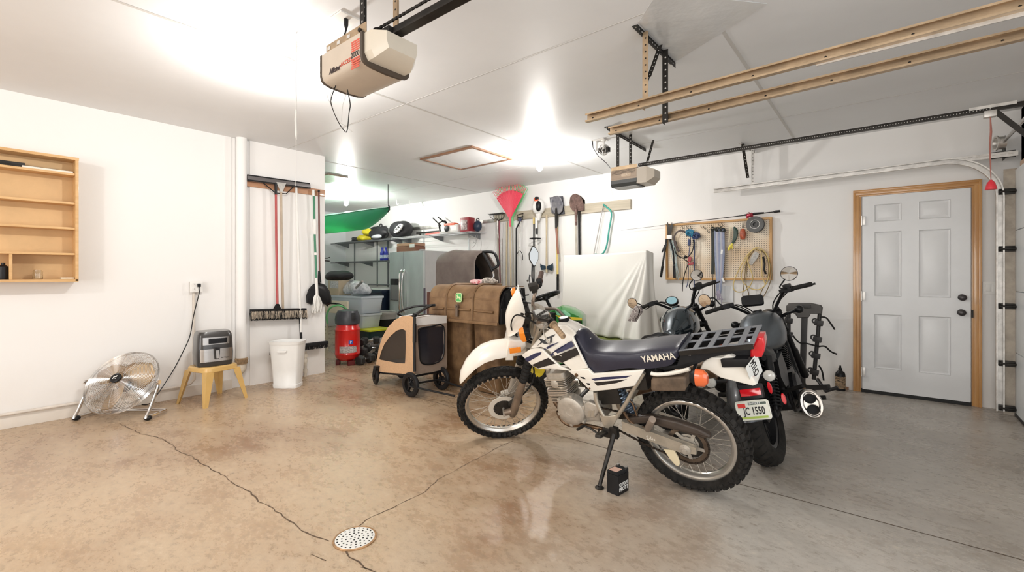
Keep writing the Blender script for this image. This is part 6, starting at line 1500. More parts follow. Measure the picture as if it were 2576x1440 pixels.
        m = MB(); m.plate(rrect(0.178, 0.102, 0.012), Pm @ TR((0, 0, 0.0025)), 0.002); pl = m.build('licence_plate', mat('plate_cream', (0.78, 0.78, 0.68), 0.35), t)
        m = MB(); m.text('JC 1550', Pm @ TR((0.006, -0.006, 0.0042)), 0.058, 0.0006, 0.0012, sx=0.62); m.build('plate_characters', M_dblk, pl, ang=0)
        m = MB(); m.tube([Pm @ V((a, b, 0.004)) for a, b in rrect(0.181, 0.105, 0.014)], 0.0035, 6, closed=True); m.build('plate_frame', pl.data.materials[0], pl)
        m = MB(); m.plate(rrect(0.15, 0.012, 0.004), Pm @ TR((0, -0.041, 0.0038)), 0.001); m.build('green_strip', mat('plate_green', (0.42, 0.55, 0.10), 0.4), pl)
        bd = MB(); bd.plate(rrect(0.10, 0.014, 0.003), Pm @ TR((0.028, 0.037, 0.0038)), 0.001); bd = bd.build('dark_band', mat('band_green_grey', (0.08, 0.11, 0.09), 0.4), pl)
        m = MB(); m.text('KENTUCKY', Pm @ TR((0.012, 0.037, 0.0046)), 0.013, 0.0004, 0.0003); m.build('small_print', M_wht, pl, ang=0)
        m = MB(); m.plate(rrect(0.042, 0.024, 0.002), Pm @ TR((-0.058, 0.028, 0.0045)), 0.001); m.build('red_sticker', mat('sticker_red', (0.75, 0.05, 0.04), 0.5), pl)
        for (y, z, h) in ((-0.18, 0.53, 0.07), (-0.235, 0.46, 0.065)):
            m = MB(); m.X = M; m.loft([[(x, y+k*0.006*math.cos(a)*2.0, z+h/2*k*math.sin(a)) for a in [2*math.pi*i/16 for i in range(16)]] for x, k in ((-0.30, 0.9), (-0.312, 1.0), (-0.318, 0.8))]); m.build('side_reflector', MATS['red_lens'], t)
        m = MB(); m.X = M; m.beam((-0.02, 0.07, 0.36), (-0.36, -0.05, 0.44), 0.02, 0.03, bev=0.004); m.build('plate_arm', M_blk, t)
    # shocks
    for s_ in (1, -1):
        m = MB(); m.X = M; a, b = V((-0.02, s_*0.115, 0.34)), V((0.13, s_*0.125, 0.66)); m.tube([a, b], 0.016, 12); m.tube([b.lerp(a, 0.35), b], 0.029, 16)
        for i in range(10): m.torus(frame(a.lerp(b, 0.08+0.06*i), b-a), 0.031, 0.0055, 18, 6)
        m.build('rear_shock', M_frk, t)
        m = MB(); m.X = M; m.beam((0.0, s_*0.095, 0.31), (0.50, s_*0.09, 0.36), 0.05, 0.028, up=(0, 1, 0), bev=0.006); m.build('swingarm', M_frk, t)
    # engine, frame
    m = MB(); m.X = M; m.box((0.66, 0, 0.36), (0.44, 0.26, 0.24), (0, R(-4), 0), 0.04, 3); m.box((0.52, 0, 0.50), (0.16, 0.20, 0.16), (0, R(20), 0), 0.03); m.build('crankcase', M_frk, t, ang=45)
    m = MB(); m.X = M
    CFm = frame((0.80, 0, 0.44), (0.35, 0, 0.94), (0, 1, 0)); m.lathe([(0.06, 0), (0.06, 0.24)], CFm, 20)
    for k in range(11): m.plate(rrect(0.24, 0.17, 0.03), CFm @ TR((0, 0, 0.03+0.0185*k)), 0.005)
    m.build('finned_cylinder', M_frk, t, ang=30)
    for s_ in (1, -1):
        m = MB(); m.X = M; m.lathe([(0.075, 0.0), (0.10, 0.0), (0.105, 0.03), (0.092, 0.05), (0.02, 0.056)], frame((0.62, s_*0.125, 0.37), (0, s_, 0)), 32); m.build('engine_cover', M_frk, t)
        m = MB(); m.X = M; m.tube([(1.06, s_*0.03, 0.80), (0.98, s_*0.08, 0.60), (0.94, s_*0.12, 0.34), (0.82, s_*0.12, 0.22), (0.50, s_*0.12, 0.22), (0.42, s_*0.13, 0.40), (0.34, s_*0.13, 0.60), (0.10, s_*0.11, 0.66)], 0.014, 10, sm=4); m.build('frame_tube', M_frk, t)
        m = MB(); m.X = M; m.tube([(1.04, s_*0.04, 0.82), (0.8, s_*0.06, 0.66), (0.45, s_*0.10, 0.60), (0.08, s_*0.11, 0.66)], 0.017, 10, sm=3); m.build('frame_rail', M_frk, t)
        m = MB(); m.X = M; m.loft([[(x, s_*y, z) for x, z in ((0.50, 0.64), (0.30, 0.61), (0.24, 0.50), (0.30, 0.42), (0.44, 0.42), (0.52, 0.52))] for y in (0.10, 0.145)]); m.build('side_cover', M_frk, t)
        m = MB(); m.X = M; m.tube([(0.78, s_*0.16, 0.24), (0.78, s_*0.29, 0.235)], 0.016, 12); m.tube([(0.78, s_*0.12, 0.22), (0.78, s_*0.17, 0.235)], 0.010, 10); m.build('foot_peg', M_rub, t)
        m = MB(); m.X = M; m.tube([(0.22, s_*0.14, 0.40), (0.20, s_*0.19, 0.42), (0.16, s_*0.27, 0.44)], 0.014, 10); m.build('rear_peg', M_rub, t)
    for s_ in (1, -1):
        m = MB(); m.X = MF_; m.tube([(1.16, s_*0.09, 0.86), (1.12, s_*0.16, 0.875), (1.10, s_*0.23, 0.885)], [0.016, 0.012, 0.014], 10); m.ball((1.09, s_*0.255, 0.887), 0.034, 16, 10); m.build('front_turn_signal', M_frk, t)
    m = MB(); m.X = M; m.box((0.98, 0, 0.55), (0.05, 0.26, 0.30), (0, R(-16), 0), 0.012); m.build('radiator', M_blkm, t)
    # exhaust on the right
    m = MB(); m.X = M; m.tube([(0.86, -0.10, 0.40), (0.80, -0.17, 0.26), (0.60, -0.18, 0.22), (0.42, -0.19, 0.26)], 0.022, 12, sm=4); m.build('header_pipe', M_brp, t)
    a, b = V((0.44, -0.225, 0.285)), V((-0.02, -0.315, 0.36)); EM = frame(a, b-a, (0, 0, 1))
    m = MB(); m.X = M
    def ov(k, z, w_=0.062, h_=0.088): return [EM @ V((h_*k*math.cos(q), w_*k*math.sin(q), z)) for q in [2*math.pi*i/28 for i in range(28)]]
    L_ = (b-a).length
    m.loft([ov(0.35, -0.05), ov(0.85, 0.03), ov(1.0, 0.12), ov(1.0, L_-0.04)]); mf = m.build('muffler', mat('muffler_black', (0.045, 0.044, 0.042), 0.42, 0.4), t, ang=50)
    m = MB(); m.X = M; m.loft([ov(1.0, L_-0.042), ov(1.03, L_-0.03), ov(1.02, L_+0.02), ov(0.90, L_+0.045), ov(0.72, L_+0.042), ov(0.6, L_+0.01)]); m.build('muffler_tip', mat('tip_silver', (0.48, 0.45, 0.41), 0.30, 0.9), mf, ang=50)
    for q in (-0.038, 0.038):
        m = MB(); m.X = M; m.lathe([(0.034, 0.005), (0.035, 0.044), (0.031, 0.046), (0.030, 0.018)], EM @ TR((q, 0, L_)), 24, cap=True); m.build('outlet', mat('soot_black', (0.008, 0.008, 0.008), 0.8), mf)
    # side stand
    lf = M.inverted() @ V((*(M @ V((0.66, 0.42, 0.0))).xy, 0.013)); m = MB(); m.X = M; m.tube([(0.66, 0.13, 0.22), lf], [0.014, 0.011], 10); m.ball(lf, 0.013, 8, 6); m.build('side_stand', M_frk, t)
    return t, MF_
def round_mirror(par, MFx, pxy, dep, rad, stem, nrm):
    c = gd(*pxy, dep); F_ = frame(c, nrm)
    m = MB(); m.lathe([(rad*0.5, -0.016), (rad*0.92, -0.010), (rad, 0.0), (rad, 0.004)], F_, 32); o = m.build('mirror', M_frk, par)
    m = MB(); m.lathe([(rad*0.93, 0.0045), (0.001, 0.0055)], F_, 32, cap=False); m.build('mirror_glass', M_mir, o)
    m = MB(); m.tube([stem[0]]+[gd(*p, dep) for p in stem[1]]+[c-F_.to_3x3() @ V((0, 0, 0.012))], 0.0055, 8, sm=4); m.build('mirror_stem', M_frk, par)
def MC(x, y, h, lean): return TR((x, y, 0.0)) @ RO(R(h), 4, 'Z') @ RO(R(-lean), 4, 'X') @ TR((0, 0, 0.0))
M_tkg = mat('matte_grey_tank', (0.15, 0.17, 0.19), 0.30, 0.8)
M_tkb = mat('gloss_blue_grey_tank', (0.035, 0.050, 0.062), 0.06, 0.55, coat=1.0)
MC2 = MC(-0.5515, 3.3466, 90, 15.5); MC3 = MC(-1.273, 3.6244, 90.5, 18)
cr2, F2_ = cruiser('cruiser_motorcycle', 'black cruiser motorcycle with matte grey tank and twin outlet exhaust nearest the walk door', MC2, M_tkg, R(7))
cr3, F3_ = cruiser('cruiser_motorcycle', 'black cruiser motorcycle with glossy blue grey tank behind the dirt bike seat', MC3, M_tkb, R(7), False)
nb = (V((0, -1, 0.05)))
def gd_of(F_, p): return ((F_ @ V(p))-C0).dot(FW)
q = F2_ @ V((0.85, 0.24, 1.06)); round_mirror(cr2, F2_, (1773, 757), gd_of(F2_, (0.83, 0.33, 1.1)), 0.058, (q, [(1812, 766), (1795, 750)]), (C0-gd(1773, 757, 3.4)).normalized()+V((-0.5, 0, -0.25)))
q = F2_ @ V((0.85, -0.24, 1.07)); round_mirror(cr2, F2_, (1985, 689), gd_of(F2_, (0.83, -0.33, 1.1)), 0.060, (q, [(1962, 725), (1968, 712)]), (C0-gd(1985, 689, 3.4)).normalized()+V((-0.1, 0, 0.35)))
q = F3_ @ V((0.85, 0.22, 1.06)); round_mirror(cr3, F3_, (1591, 763), gd_of(F3_, (0.83, 0.36, 1.1)), 0.055, (q, [(1625, 778), (1610, 766)]), (C0-gd(1591, 763, 3.4)).normalized()+V((-0.5, 0, -0.25)))
q = F3_ @ V((0.85, -0.20, 1.07)); round_mirror(cr3, F3_, (1753, 693), gd_of(F3_, (0.83, -0.30, 1.1)), 0.056, (q, [(1738, 728), (1735, 715)]), (C0-gd(1753, 693, 3.4)).normalized()+V((-0.1, 0, 0.35)))
# black case strapped on the grey bike's bars
c_ = gd(1893, 757, gd_of(F2_, (0.96, 0, 1.0))); FB_ = frame(c_, (C0-c_).normalized()+V((-0.15, 0, 0.35)), (1, 0, 0.18))
m = MB(); m.X = None; m.plate(rrect(0.165, 0.085, 0.02), FB_, 0.045, 0.008, 2); tag(m.build('instrument_bag', M_blkm), 'flat black rectangular bag strapped on the handlebar of the grey tank cruiser', 'bag')
# round meter of the blue-grey bike
c_ = gd(1690, 757, gd_of(F3_, (0.96, 0, 1.0))); FB_ = frame(c_, (C0-c_).normalized()+V((-0.3, 0, 0.5)))
m = MB(); m.lathe([(0.03, -0.05), (0.058, -0.035), (0.064, 0.0), (0.060, 0.008), (0.05, 0.006)], FB_, 32, sy=0.78); o = m.build('speedometer', M_frk, cr3)
m = MB(); m.lathe([(0.052, 0.0065), (0.001, 0.0075)], FB_, 32, cap=False, sy=0.78); m.build('display_glass', mat('pale_cyan_glass', (0.30, 0.52, 0.60), 0.08, coat=1.0), o)
# scarf on the left bar
c_ = F3_ @ V((0.80, 0.385, 1.03)); rnd = random.Random(12)
m = MB()
for i in range(26):
    a = rnd.uniform(0, 6.28); m.tube([c_+V((0.02*math.cos(a), 0.02*math.sin(a), 0.055)), c_+V((0.045*math.cos(a+0.6), 0.04*math.sin(a+0.6), 0.01)), c_+V((-0.03+0.04*math.cos(a+1.0), 0.04*math.sin(a+1.0), -0.045)), c_+V((-0.06+0.035*math.cos(a+1.2), 0.03*math.sin(a+1.2), -0.085+rnd.uniform(-.015, .015)))], 0.009, 6, sm=3)
tag(m.build('patterned_scarf', mat('paisley_cloth', (0.62, 0.58, 0.55), 0.9, col2=(0.10, 0.06, 0.06), nscale=60)), 'crumpled patterned scarf wrapped on the left grip of the blue grey cruiser', 'scarf')
# tools on the door wall
def wp(x, y, off=0.05): return gy(x, y, DW-off)
M_bw = wood('weathered_board', (0.42, 0.37, 0.28), (0.54, 0.48, 0.38), axis=0, coat=0.0, rough=0.6)
a, b_ = wp(1245, 553, 0.02), wp(1587, 513, 0.02); zt_, zb_ = wp(1587, 501, 0.02).z, wp(1587, 526, 0.02).z
m = MB(); m.b2((a.x, DW-0.038, zb_), (b_.x, DW, zt_), 0.003); tag(base_of(m.build('tool_board', M_bw)), 'long weathered wooden board on the door wall that garden tools hang from', 'board')
m = MB(); q = wp(1195, 560, 0.03); m.b2((wp(1120, 572, 0.03).x-1.0, DW-0.03, q.z-0.03), (a.x-0.005, DW, q.z+0.03), 0.004); tag(base_of(m.build('metal_rail', M_galv)), 'grey metal rail on the door wall left of the weathered board above the wire shelf', 'rail')
def pole(mm, pts, r, off=0.06, n=10): mm.tube([wp(x, y, off) for x, y in pts], r, n)
def tool(name, label, cat, px, py): p = wp(px, py, 0.05); return thing(name, label, cat, (p.x, p.y, p.z))
M_ash = wood('ash_handle', (0.52, 0.42, 0.27), (0.62, 0.52, 0.36), axis=2, coat=0.0)
M_yel = mat('yellow_handle', (0.72, 0.56, 0.20), 0.45, noise=0.06)
M_grh = mat('grey_handle', (0.42, 0.39, 0.33), 0.6, noise=0.12)
# bow rake (twice nested heads)
t = tool('bow_rake', 'black steel bow rake hung head up at the left end of the tool board', 'rake', 1252, 720)
m = MB(); A, B = wp(1232, 541, 0.09), wp(1268, 537, 0.09); m.beam(A, B, 0.02, 0.02)
for i in range(14): p = A.lerp(B, i/13); m.tube([p, p+V((0.0, -0.05, 0.012))], [0.004, 0.003], 5)
for (e, s_) in ((A, 1), (B, -1)): m.tube([e, wp(1236 if s_ > 0 else 1265, 549, 0.08), wp(1250, 556, 0.07)], 0.005, 6, sm=3)
m.build('rake_head', M_dark, t)
m = MB(); pole(m, [(1251, 556), (1253, 600)], 0.013, 0.07); m.build('ferrule', M_galv, t)
m = MB(); pole(m, [(1252, 590), (1255, 720)], 0.0135, 0.07); m.build('handle', M_grh, t)
t = tool('garden_cultivator', 'dark red handled cultivator hanging behind the bow rake', 'cultivator', 1260, 720)
m = MB(); pole(m, [(1256, 556), (1255, 600), (1258, 720)], 0.012, 0.035); m.build('handle', mat('maroon_handle', (0.25, 0.05, 0.07), 0.4), t)
m = MB()
for i in range(5): m.tube([wp(1256, 556, 0.035), wp(1243+i*6, 549, 0.05), wp(1241+i*7, 541, 0.055)], 0.0045, 6, sm=3)
m.build('tines', M_dark, t)
# leaf rakes
def leaf_rake(name, label, col, cx, cy, sp0, top, off, hcol, hx, edge):
    t = tool(name, label, 'rake', cx, 720)
    m = MB(); ctr = wp(cx, cy, off); nt = 22; P = []
    for i in range(nt+1):
        u = i/nt*2-1; a_ = u*R(36); L_ = 0.60
        end = ctr+V((math.sin(a_)*L_, -0.02-0.03*(1-u*u), math.cos(a_)*L_)); P.append(end)
        m.tube([ctr+V((u*0.012, 0, 0.02)), ctr.lerp(end, 0.6), end, end+V((0, -0.045, -0.012))], [0.004, 0.0055, 0.004, 0.0025], 5)
    m.build('tines', col, t)
    m = MB()
    rows = []
    for k in (0.03, 0.25, 0.5, 0.70, 0.80):
        rows.append([ctr.lerp(P[i], k)+V((0, 0.004, 0)) for i in range(nt+1)])
    m.grid(rows); m.build('fan_web', col, t, solid=0.004)
    m = MB(); m.tube([ctr-V((0, 0, 0.12)), ctr+V((0, 0, 0.03))], [0.018, 0.022], 12); m.build('socket', col, t)
    m = MB(); pole(m, [(cx, cy+8), (hx, 722)], 0.0135, off); m.build('handle', hcol, t)
    return t
M_lr = mat('leaf_rake_red', (0.80, 0.08, 0.13), 0.4)
M_lg = mat('leaf_rake_green', (0.20, 0.62, 0.25), 0.4)
leaf_rake('leaf_rake', 'big red plastic leaf rake with its fan spread above the tool board', M_lr, 1283, 553, 0, 0, 0.15, M_ash, 1285, 0)
leaf_rake('leaf_rake', 'green leaf rake mostly hidden behind the red leaf rake', M_lg, 1289, 552, 0, 0, 0.075, M_grh, 1292, 0)
# hoe / black frame head with grabber
t = tool('garden_hoe', 'black framed garden hoe head right of the leaf rakes with long dark pole', 'hoe', 1299, 728)
m = MB(); q = [wp(x, y, 0.09) for x, y in ((1302, 541), (1316, 537), (1315, 552), (1303, 556))]; m.tube(q, 0.008, 8, closed=True); m.beam(wp(1302, 549, 0.09), wp(1316, 545, 0.09), 0.01, 0.02); m.build('hoe_head', M_dark, t)
m = MB(); pole(m, [(1309, 555), (1307, 560), (1299, 575), (1299, 730)], 0.013, 0.06); m.build('handle', M_frk if 'M_frk' in globals() else M_blk, t)
t = tool('reacher_grabber', 'grey reacher grabber tool with a black claw below the hoe', 'grabber', 1307, 655)
m = MB(); pole(m, [(1309, 556), (1307, 632)], 0.008, 0.10); m.build('shaft', M_galv, t)
m = MB(); m.tube([wp(1307, 630, 0.10), wp(1300, 641, 0.10), wp(1299, 652, 0.10)], 0.005, 8, sm=3); m.tube([wp(1307, 630, 0.10), wp(1314, 640, 0.10), wp(1315, 655, 0.10)], 0.006, 8, sm=3); m.build('claw', M_blk, t)
m = MB(); m.box(wp(1308, 553, 0.10), (0.05, 0.03, 0.06), None, 0.01); m.build('trigger', mat('navy_trigger', (0.06, 0.07, 0.14), 0.4), t)
for lab_, px_, r_, mt_, y0 in (('white fibreglass pole leaning on the wall right of the bow rake', 1268, 0.012, mat('white_pole', (0.75, 0.75, 0.73), 0.4), 560), ('pale wooden pole between the bow rake and the leaf rakes', 1275, 0.014, M_ash, 558), ('silver grey pole with a loop hook beside the bow rake', 1262, 0.011, M_galv, 600)):
    m = MB(); pole(m, [(px_, y0), (px_-1, 722)], r_, 0.03 if px_ != 1262 else 0.03); tag(base_of(m.build('tool_pole', mt_)), lab_, 'pole')
# string trimmer hanging motor up
t = tool('string_trimmer', 'white and black string trimmer hung with its motor head up', 'string trimmer', 1352, 720)
c = wp(1355, 521, 0.12)
m = MB(); m.ball(c, (0.115, 0.09, 0.125), 20, 12); m.loft([[c+V((x*k, y*k, z)) for x, y in rrect(0.16, 0.12, 0.04)] for k, z in ((0.8, -0.06), (0.5, -0.14), (0.22, -0.22))]); m.build('motor_housing', M_wht, t, ang=50)
m = MB(); m.ball(c+V((0.05, -0.075, 0.0)), (0.05, 0.04, 0.085), 16, 10); m.box(c+V((0.0, -0.05, 0.13)), (0.05, 0.05, 0.05), None, 0.012); m.build('air_filter', M_blk, t)
m = MB(); m.ball(c+V((-0.035, -0.03, 0.12)), (0.035, 0.04, 0.03), 14, 8); m.box(c+V((-0.0, -0.05, 0.10)), (0.06, 0.04, 0.03), None, 0.01); m.build('choke_cap', mat('orange_red', (0.80, 0.14, 0.06), 0.4), t)
m = MB(); pole(m, [(1350, 548), (1350, 575)], 0.026, 0.10, 14); m.build('throttle_grip', M_galv, t)
m = MB(); pole(m, [(1350, 560), (1350, 590)], 0.021, 0.10, 14); m.build('foam_grip', M_blk, t)
m = MB(); pole(m, [(1350, 545), (1350, 725)], 0.013, 0.10); m.build('shaft', M_galv, t)
m = MB(); q = wp(1350, 601, 0.10); m.torus(TR(q+V((0, -0.04, 0))), 0.085, 0.009, 28, 8); m.build('loop_handle', M_blk, t)
m = MB(); pole(m, [(1343, 562), (1343, 715)], 0.012, 0.04); tag(base_of(m.build('tool_pole', M_blkm)), 'black pole hanging behind the string trimmer shaft', 'pole')
m = MB(); pole(m, [(1343, 548), (1343, 564)], 0.016, 0.04); tag(base_of(m.build('yellow_cap', M_yel)), 'yellow cap on top of the black pole behind the string trimmer', 'cap')
# axe
t = tool('felling_axe', 'double bit axe with blue black head hung head down', 'axe', 1375, 690)
m = MB(); m.tube([wp(1375, 540, 0.06), wp(1375, 600, 0.06), wp(1375, 668, 0.06), wp(1375, 686, 0.06)], [0.019, 0.014, 0.019, 0.017], 12, flat=0.6); m.build('handle', M_ash, t)
m = MB(); pts = [(1359, 664), (1363, 667), (1375, 670), (1387, 666), (1391, 662), (1392, 672), (1390, 682), (1375, 678), (1362, 680), (1359, 672)]
m.loft([[wp(x, y, 0.052) for x, y in pts], [wp(1375+(x-1375)*0.96, y, 0.07) for x, y in pts]]); m.build('axe_head', mat('blued_steel', (0.05, 0.08, 0.11), 0.4, 0.7, noise=0.5, nscale=30), t)
# shovels
def shovel(name, label, cx, head, hy0, hy1, hx1, mt_head, mt_h, off, sock, sleeve=None, cat='shovel', grip=None):
    t = tool(name, label, cat, cx, hy1)
    m = MB(); P0 = [wp(x, y, off) for x, y in head]; c0 = sum(P0, V())/len(P0)
    m.loft([[p+V((0, 0.03, 0)) for p in P0], [c0.lerp(p, 0.995)+V((0, 0.025, 0)) for p in P0], [c0.lerp(p, 0.6)+V((0, 0.04, 0)) for p in P0]]); m.loft([[p+V((0, 0.033, 0)) for p in P0], [c0.lerp(p, 0.6)+V((0, 0.044, 0)) for p in P0]])
    m.build('blade', mt_head, t, ang=60)
    m = MB(); m.tube([wp(cx, hy0-16, off-0.02), wp(cx, hy0, off+0.0), wp(cx, sock, off+0.01)], [0.012, 0.022, 0.018], 12); m.build('socket', M_dark if mt_head != MATS.get('rusty_blade') else mt_head, t)
    m = MB(); pole(m, [(cx, sock-2), (hx1, hy1)], 0.0165, off+0.01); m.build('handle', mt_h, t)
    if sleeve:
        m = MB(); pole(m, sleeve, 0.0185, off+0.01); m.build('handle_grip', M_blkm, t)
    return t
M_bl = mat('slate_blade', (0.10, 0.105, 0.125), 0.45, 0.6, col2=(0.22, 0.22, 0.25), nscale=14)
M_rb = mat('rusty_blade', (0.16, 0.10, 0.085), 0.6, 0.4, noise=0.35, nscale=20)
shovel('square_shovel', 'dark steel square shovel with a yellow handle hung blade up', 1401, [(1380, 496), (1413, 493), (1415, 516), (1418, 538), (1400, 541), (1385, 536)], 541, 733, 1403, M_bl, M_yel, 0.09, 571, [(1403, 690), (1403, 733)])
t = shovel('round_shovel', 'slate round point shovel hung in front of the square shovel', 1399, [(1384, 500), (1390, 494), (1399, 492), (1408, 497), (1414, 512), (1412, 530), (1404, 538), (1392, 537), (1384, 520)], 540, 640, 1404, mat('slate_blade_pale', (0.16, 0.16, 0.19), 0.45, 0.6, col2=(0.36, 0.35, 0.36), nscale=9), mat('red_brown_handle', (0.28, 0.12, 0.08), 0.5), 0.15, 575)
shovel('round_shovel', 'rusty round point shovel with a grey handle at the right of the tool row', 1449, [(1430, 510), (1432, 496), (1438, 489), (1446, 487), (1455, 491), (1462, 500), (1466, 514), (1466, 529), (1454, 531), (1438, 530), (1432, 522)], 533, 690, 1452, M_rb, M_grh, 0.11, 568)
shovel('round_shovel', 'dark handled shovel hidden behind the rusty round point shovel', 1457, [(1438, 505), (1446, 494), (1458, 493), (1468, 503), (1469, 524), (1455, 530), (1441, 528)], 533, 690, 1458, M_dark, M_blkm, 0.05, 560)
# bow saw
t = tool('bow_saw', 'green framed bow saw hanging from the right part of the tool board', 'saw', 1515, 640)
m = MB(); m.tube([wp(x, y, 0.06) for x, y in ((1518, 515), (1526, 522), (1536, 531), (1538, 545), (1532, 580), (1527, 615), (1520, 634), (1511, 641), (1497, 640))], 0.012, 10, sm=3); m.build('frame', mat('teal_frame', (0.05, 0.33, 0.27), 0.35), t)
m = MB(); m.beam(wp(1518, 517, 0.06), wp(1494, 640, 0.06), 0.004, 0.022, up=(0, 1, 0)); m.beam(wp(1520, 520, 0.05), wp(1500, 640, 0.05), 0.003, 0.004, up=(0, 1, 0)); m.build('blade', M_steel, t)
# small junction knob on wall, cables
m = MB(); m.lathe([(0.02, 0), (0.018, 0.012), (0.006, 0.018)], frame(wp(1328, 706, 0.0), (0, -1, 0)), 16); tag(base_of(m.build('wall_button', M_steel)), 'small round steel button low on the wall left of the axe', 'button')
m = MB(); m.tube([wp(x, y, 0.004) for x, y in ((1537, 465), (1538, 478), (1541, 492), (1543, 503))], 0.0018, 5); tag(base_of(m.build('wall_wire', M_rope)), 'thin white wire running up the wall above the tool board', 'wire')
# pegboard
cp = lambda x, y: (1660+x/6, 540+y/6)
def pp(x, y, off): return gy(*cp(x, y), DW-off)
xa, xb = wp(1675, 650, 0.045).x, wp(1942, 650, 0.045).x; za, zb2_ = wp(1942, 706, 0.045).z, wp(1942, 546, 0.045).z
t = thing('pegboard', 'perforated hardboard panel in a wooden frame hung with tools', 'pegboard', ((xa+xb)/2, DW, za))
def pegmat():
    m = bpy.data.materials.new('perforated_hardboard'); m.use_nodes = True; nt = m.node_tree; N = nt.nodes; L = nt.links; b = N['Principled BSDF']
    g = N.new('ShaderNodeNewGeometry'); sp = N.new('ShaderNodeSeparateXYZ'); L.new(g.outputs['Position'], sp.inputs[0])
    def fr(o):
        a = N.new('ShaderNodeMath'); a.operation = 'MULTIPLY'; a.inputs[1].default_value = 1/0.0254; L.new(o, a.inputs[0])
        f = N.new('ShaderNodeMath'); f.operation = 'FRACT'; L.new(a.outputs[0], f.inputs[0])
        s = N.new('ShaderNodeMath'); s.operation = 'SUBTRACT'; s.inputs[1].default_value = 0.5; L.new(f.outputs[0], s.inputs[0])
        p = N.new('ShaderNodeMath'); p.operation = 'MULTIPLY'; L.new(s.outputs[0], p.inputs[0]); L.new(s.outputs[0], p.inputs[1]); return p.outputs[0]
    ad = N.new('ShaderNodeMath'); ad.operation = 'ADD'; L.new(fr(sp.outputs[0]), ad.inputs[0]); L.new(fr(sp.outputs[2]), ad.inputs[1])
    lt = N.new('ShaderNodeMath'); lt.operation = 'LESS_THAN'; lt.inputs[1].default_value = 0.032; L.new(ad.outputs[0], lt.inputs[0])
    n = N.new('ShaderNodeTexNoise'); n.inputs['Scale'].default_value = 3; L.new(g.outputs['Position'], n.inputs['Vector'])
    c = N.new('ShaderNodeValToRGB'); e = c.color_ramp.elements; e[0].position = 0.4; e[1].position = 0.62; e[0].color = (0.66, 0.50, 0.33, 1); e[1].color = (0.80, 0.71, 0.58, 1); L.new(n.outputs[0], c.inputs[0])
    mx = N.new('ShaderNodeMix'); mx.data_type = 'RGBA'; L.new(lt.outputs[0], mx.inputs[0]); L.new(c.outputs[0], mx.inputs[6]); mx.inputs[7].default_value = (0.07, 0.045, 0.03, 1); L.new(mx.outputs[2], b.inputs['Base Color']); b.inputs['Roughness'].default_value = 0.5
    return m
m = MB(); m.b2((xa+0.02, DW-0.030, za+0.02), (xb-0.02, DW-0.024, zb2_-0.02)); m.build('perforated_panel', pegmat(), t, ang=0)
M_pf = wood('pegboard_frame', (0.50, 0.27, 0.09), (0.62, 0.36, 0.14), axis=0, coat=0.1); M_pfv = wood('pegboard_frame_v', (0.50, 0.27, 0.09), (0.62, 0.36, 0.14), axis=2, coat=0.1)
for nm, a, b_, mt_ in (('frame_top', (xa, zb2_-0.025), (xb, zb2_), M_pf), ('frame_bottom', (xa, za), (xb, za+0.025), M_pf), ('frame_side', (xa, za+0.025), (xa+0.025, zb2_-0.025), M_pfv), ('frame_side', (xb-0.025, za+0.025), (xb, zb2_-0.025), M_pfv)):
    m = MB(); m.b2((a[0], DW-0.055, a[1]), (b_[0], DW, b_[1]), 0.003); m.build(nm, mt_, t)
for (x, y) in ((330, 175), (405, 180), (460, 180), (615, 168), (660, 180), (775, 160), (880, 135), (930, 130), (715, 240), (860, 200)):
    m = MB(); m.tube([pp(x, y, 0.031), pp(x, y+6, 0.06), pp(x+20, y+38, 0.085), pp(x+38, y+30, 0.09)], 0.0028, 6, sm=3); m.build('peg_hook', M_dark, t)
def ptool(name, label, cat, x, y): p = pp(x, y, 0.06); return thing(name, label, cat, (p.x, p.y, p.z))
# loppers
t = ptool('lopping_shears', 'long black handled lopping shears at the left end of the pegboard', 'shears', 40, 900)
m = MB(); m.tube([pp(100, 370, 0.08), pp(60, 640, 0.09), pp(40, 780, 0.09)], 0.013, 10, flat=0.8); m.tube([pp(40, 780, 0.09), pp(15, 950, 0.09)], [0.017, 0.015], 12); m.build('handle', M_blk, t)
m = MB(); m.tube([pp(150, 370, 0.08), pp(200, 560, 0.08), pp(215, 760, 0.08)], 0.011, 10); m.tube([pp(213, 770, 0.08), pp(222, 960, 0.08)], [0.017, 0.016], 12); m.build('handle', M_blk, t)
m = MB(); m.loft([[pp(x, y, o_) for x, y in ((100, 150), (118, 110), (135, 160), (170, 160), (182, 110), (195, 170), (180, 250), (150, 380), (110, 380), (115, 260))] for o_ in (0.07, 0.085)]); m.build('blades', M_dark, t)
m = MB(); m.box(pp(143, 340, 0.09), (0.07, 0.012, 0.05), None, 0.003); m.build('white_tag', M_wht, t)
m = MB(); m.loft([[pp(x, y, o_) for x, y in ((95, 420), (60, 470), (22, 570), (35, 580), (80, 520), (112, 450))] for o_ in (0.08, 0.095)]); m.build('short_arm', M_blk, t)
t = ptool('wire_bundle', 'tangle of grey and teal straps beside the loppers on the pegboard', 'straps', 240, 1000)
m = MB(); rnd = random.Random(2)
for i in range(7): m.tube([pp(150+i*10, 390, 0.07), pp(165+i*13, 560+rnd.uniform(-20, 20), 0.075), pp(210+i*8, 760, 0.08), pp(240+i*10+rnd.uniform(-15, 15), 960+rnd.uniform(-30, 40), 0.07)], 0.004, 6, sm=3)
m.build('straps', mat('teal_grey_strap', (0.22, 0.36, 0.38), 0.7, col2=(0.6, 0.62, 0.6), nscale=20), t)
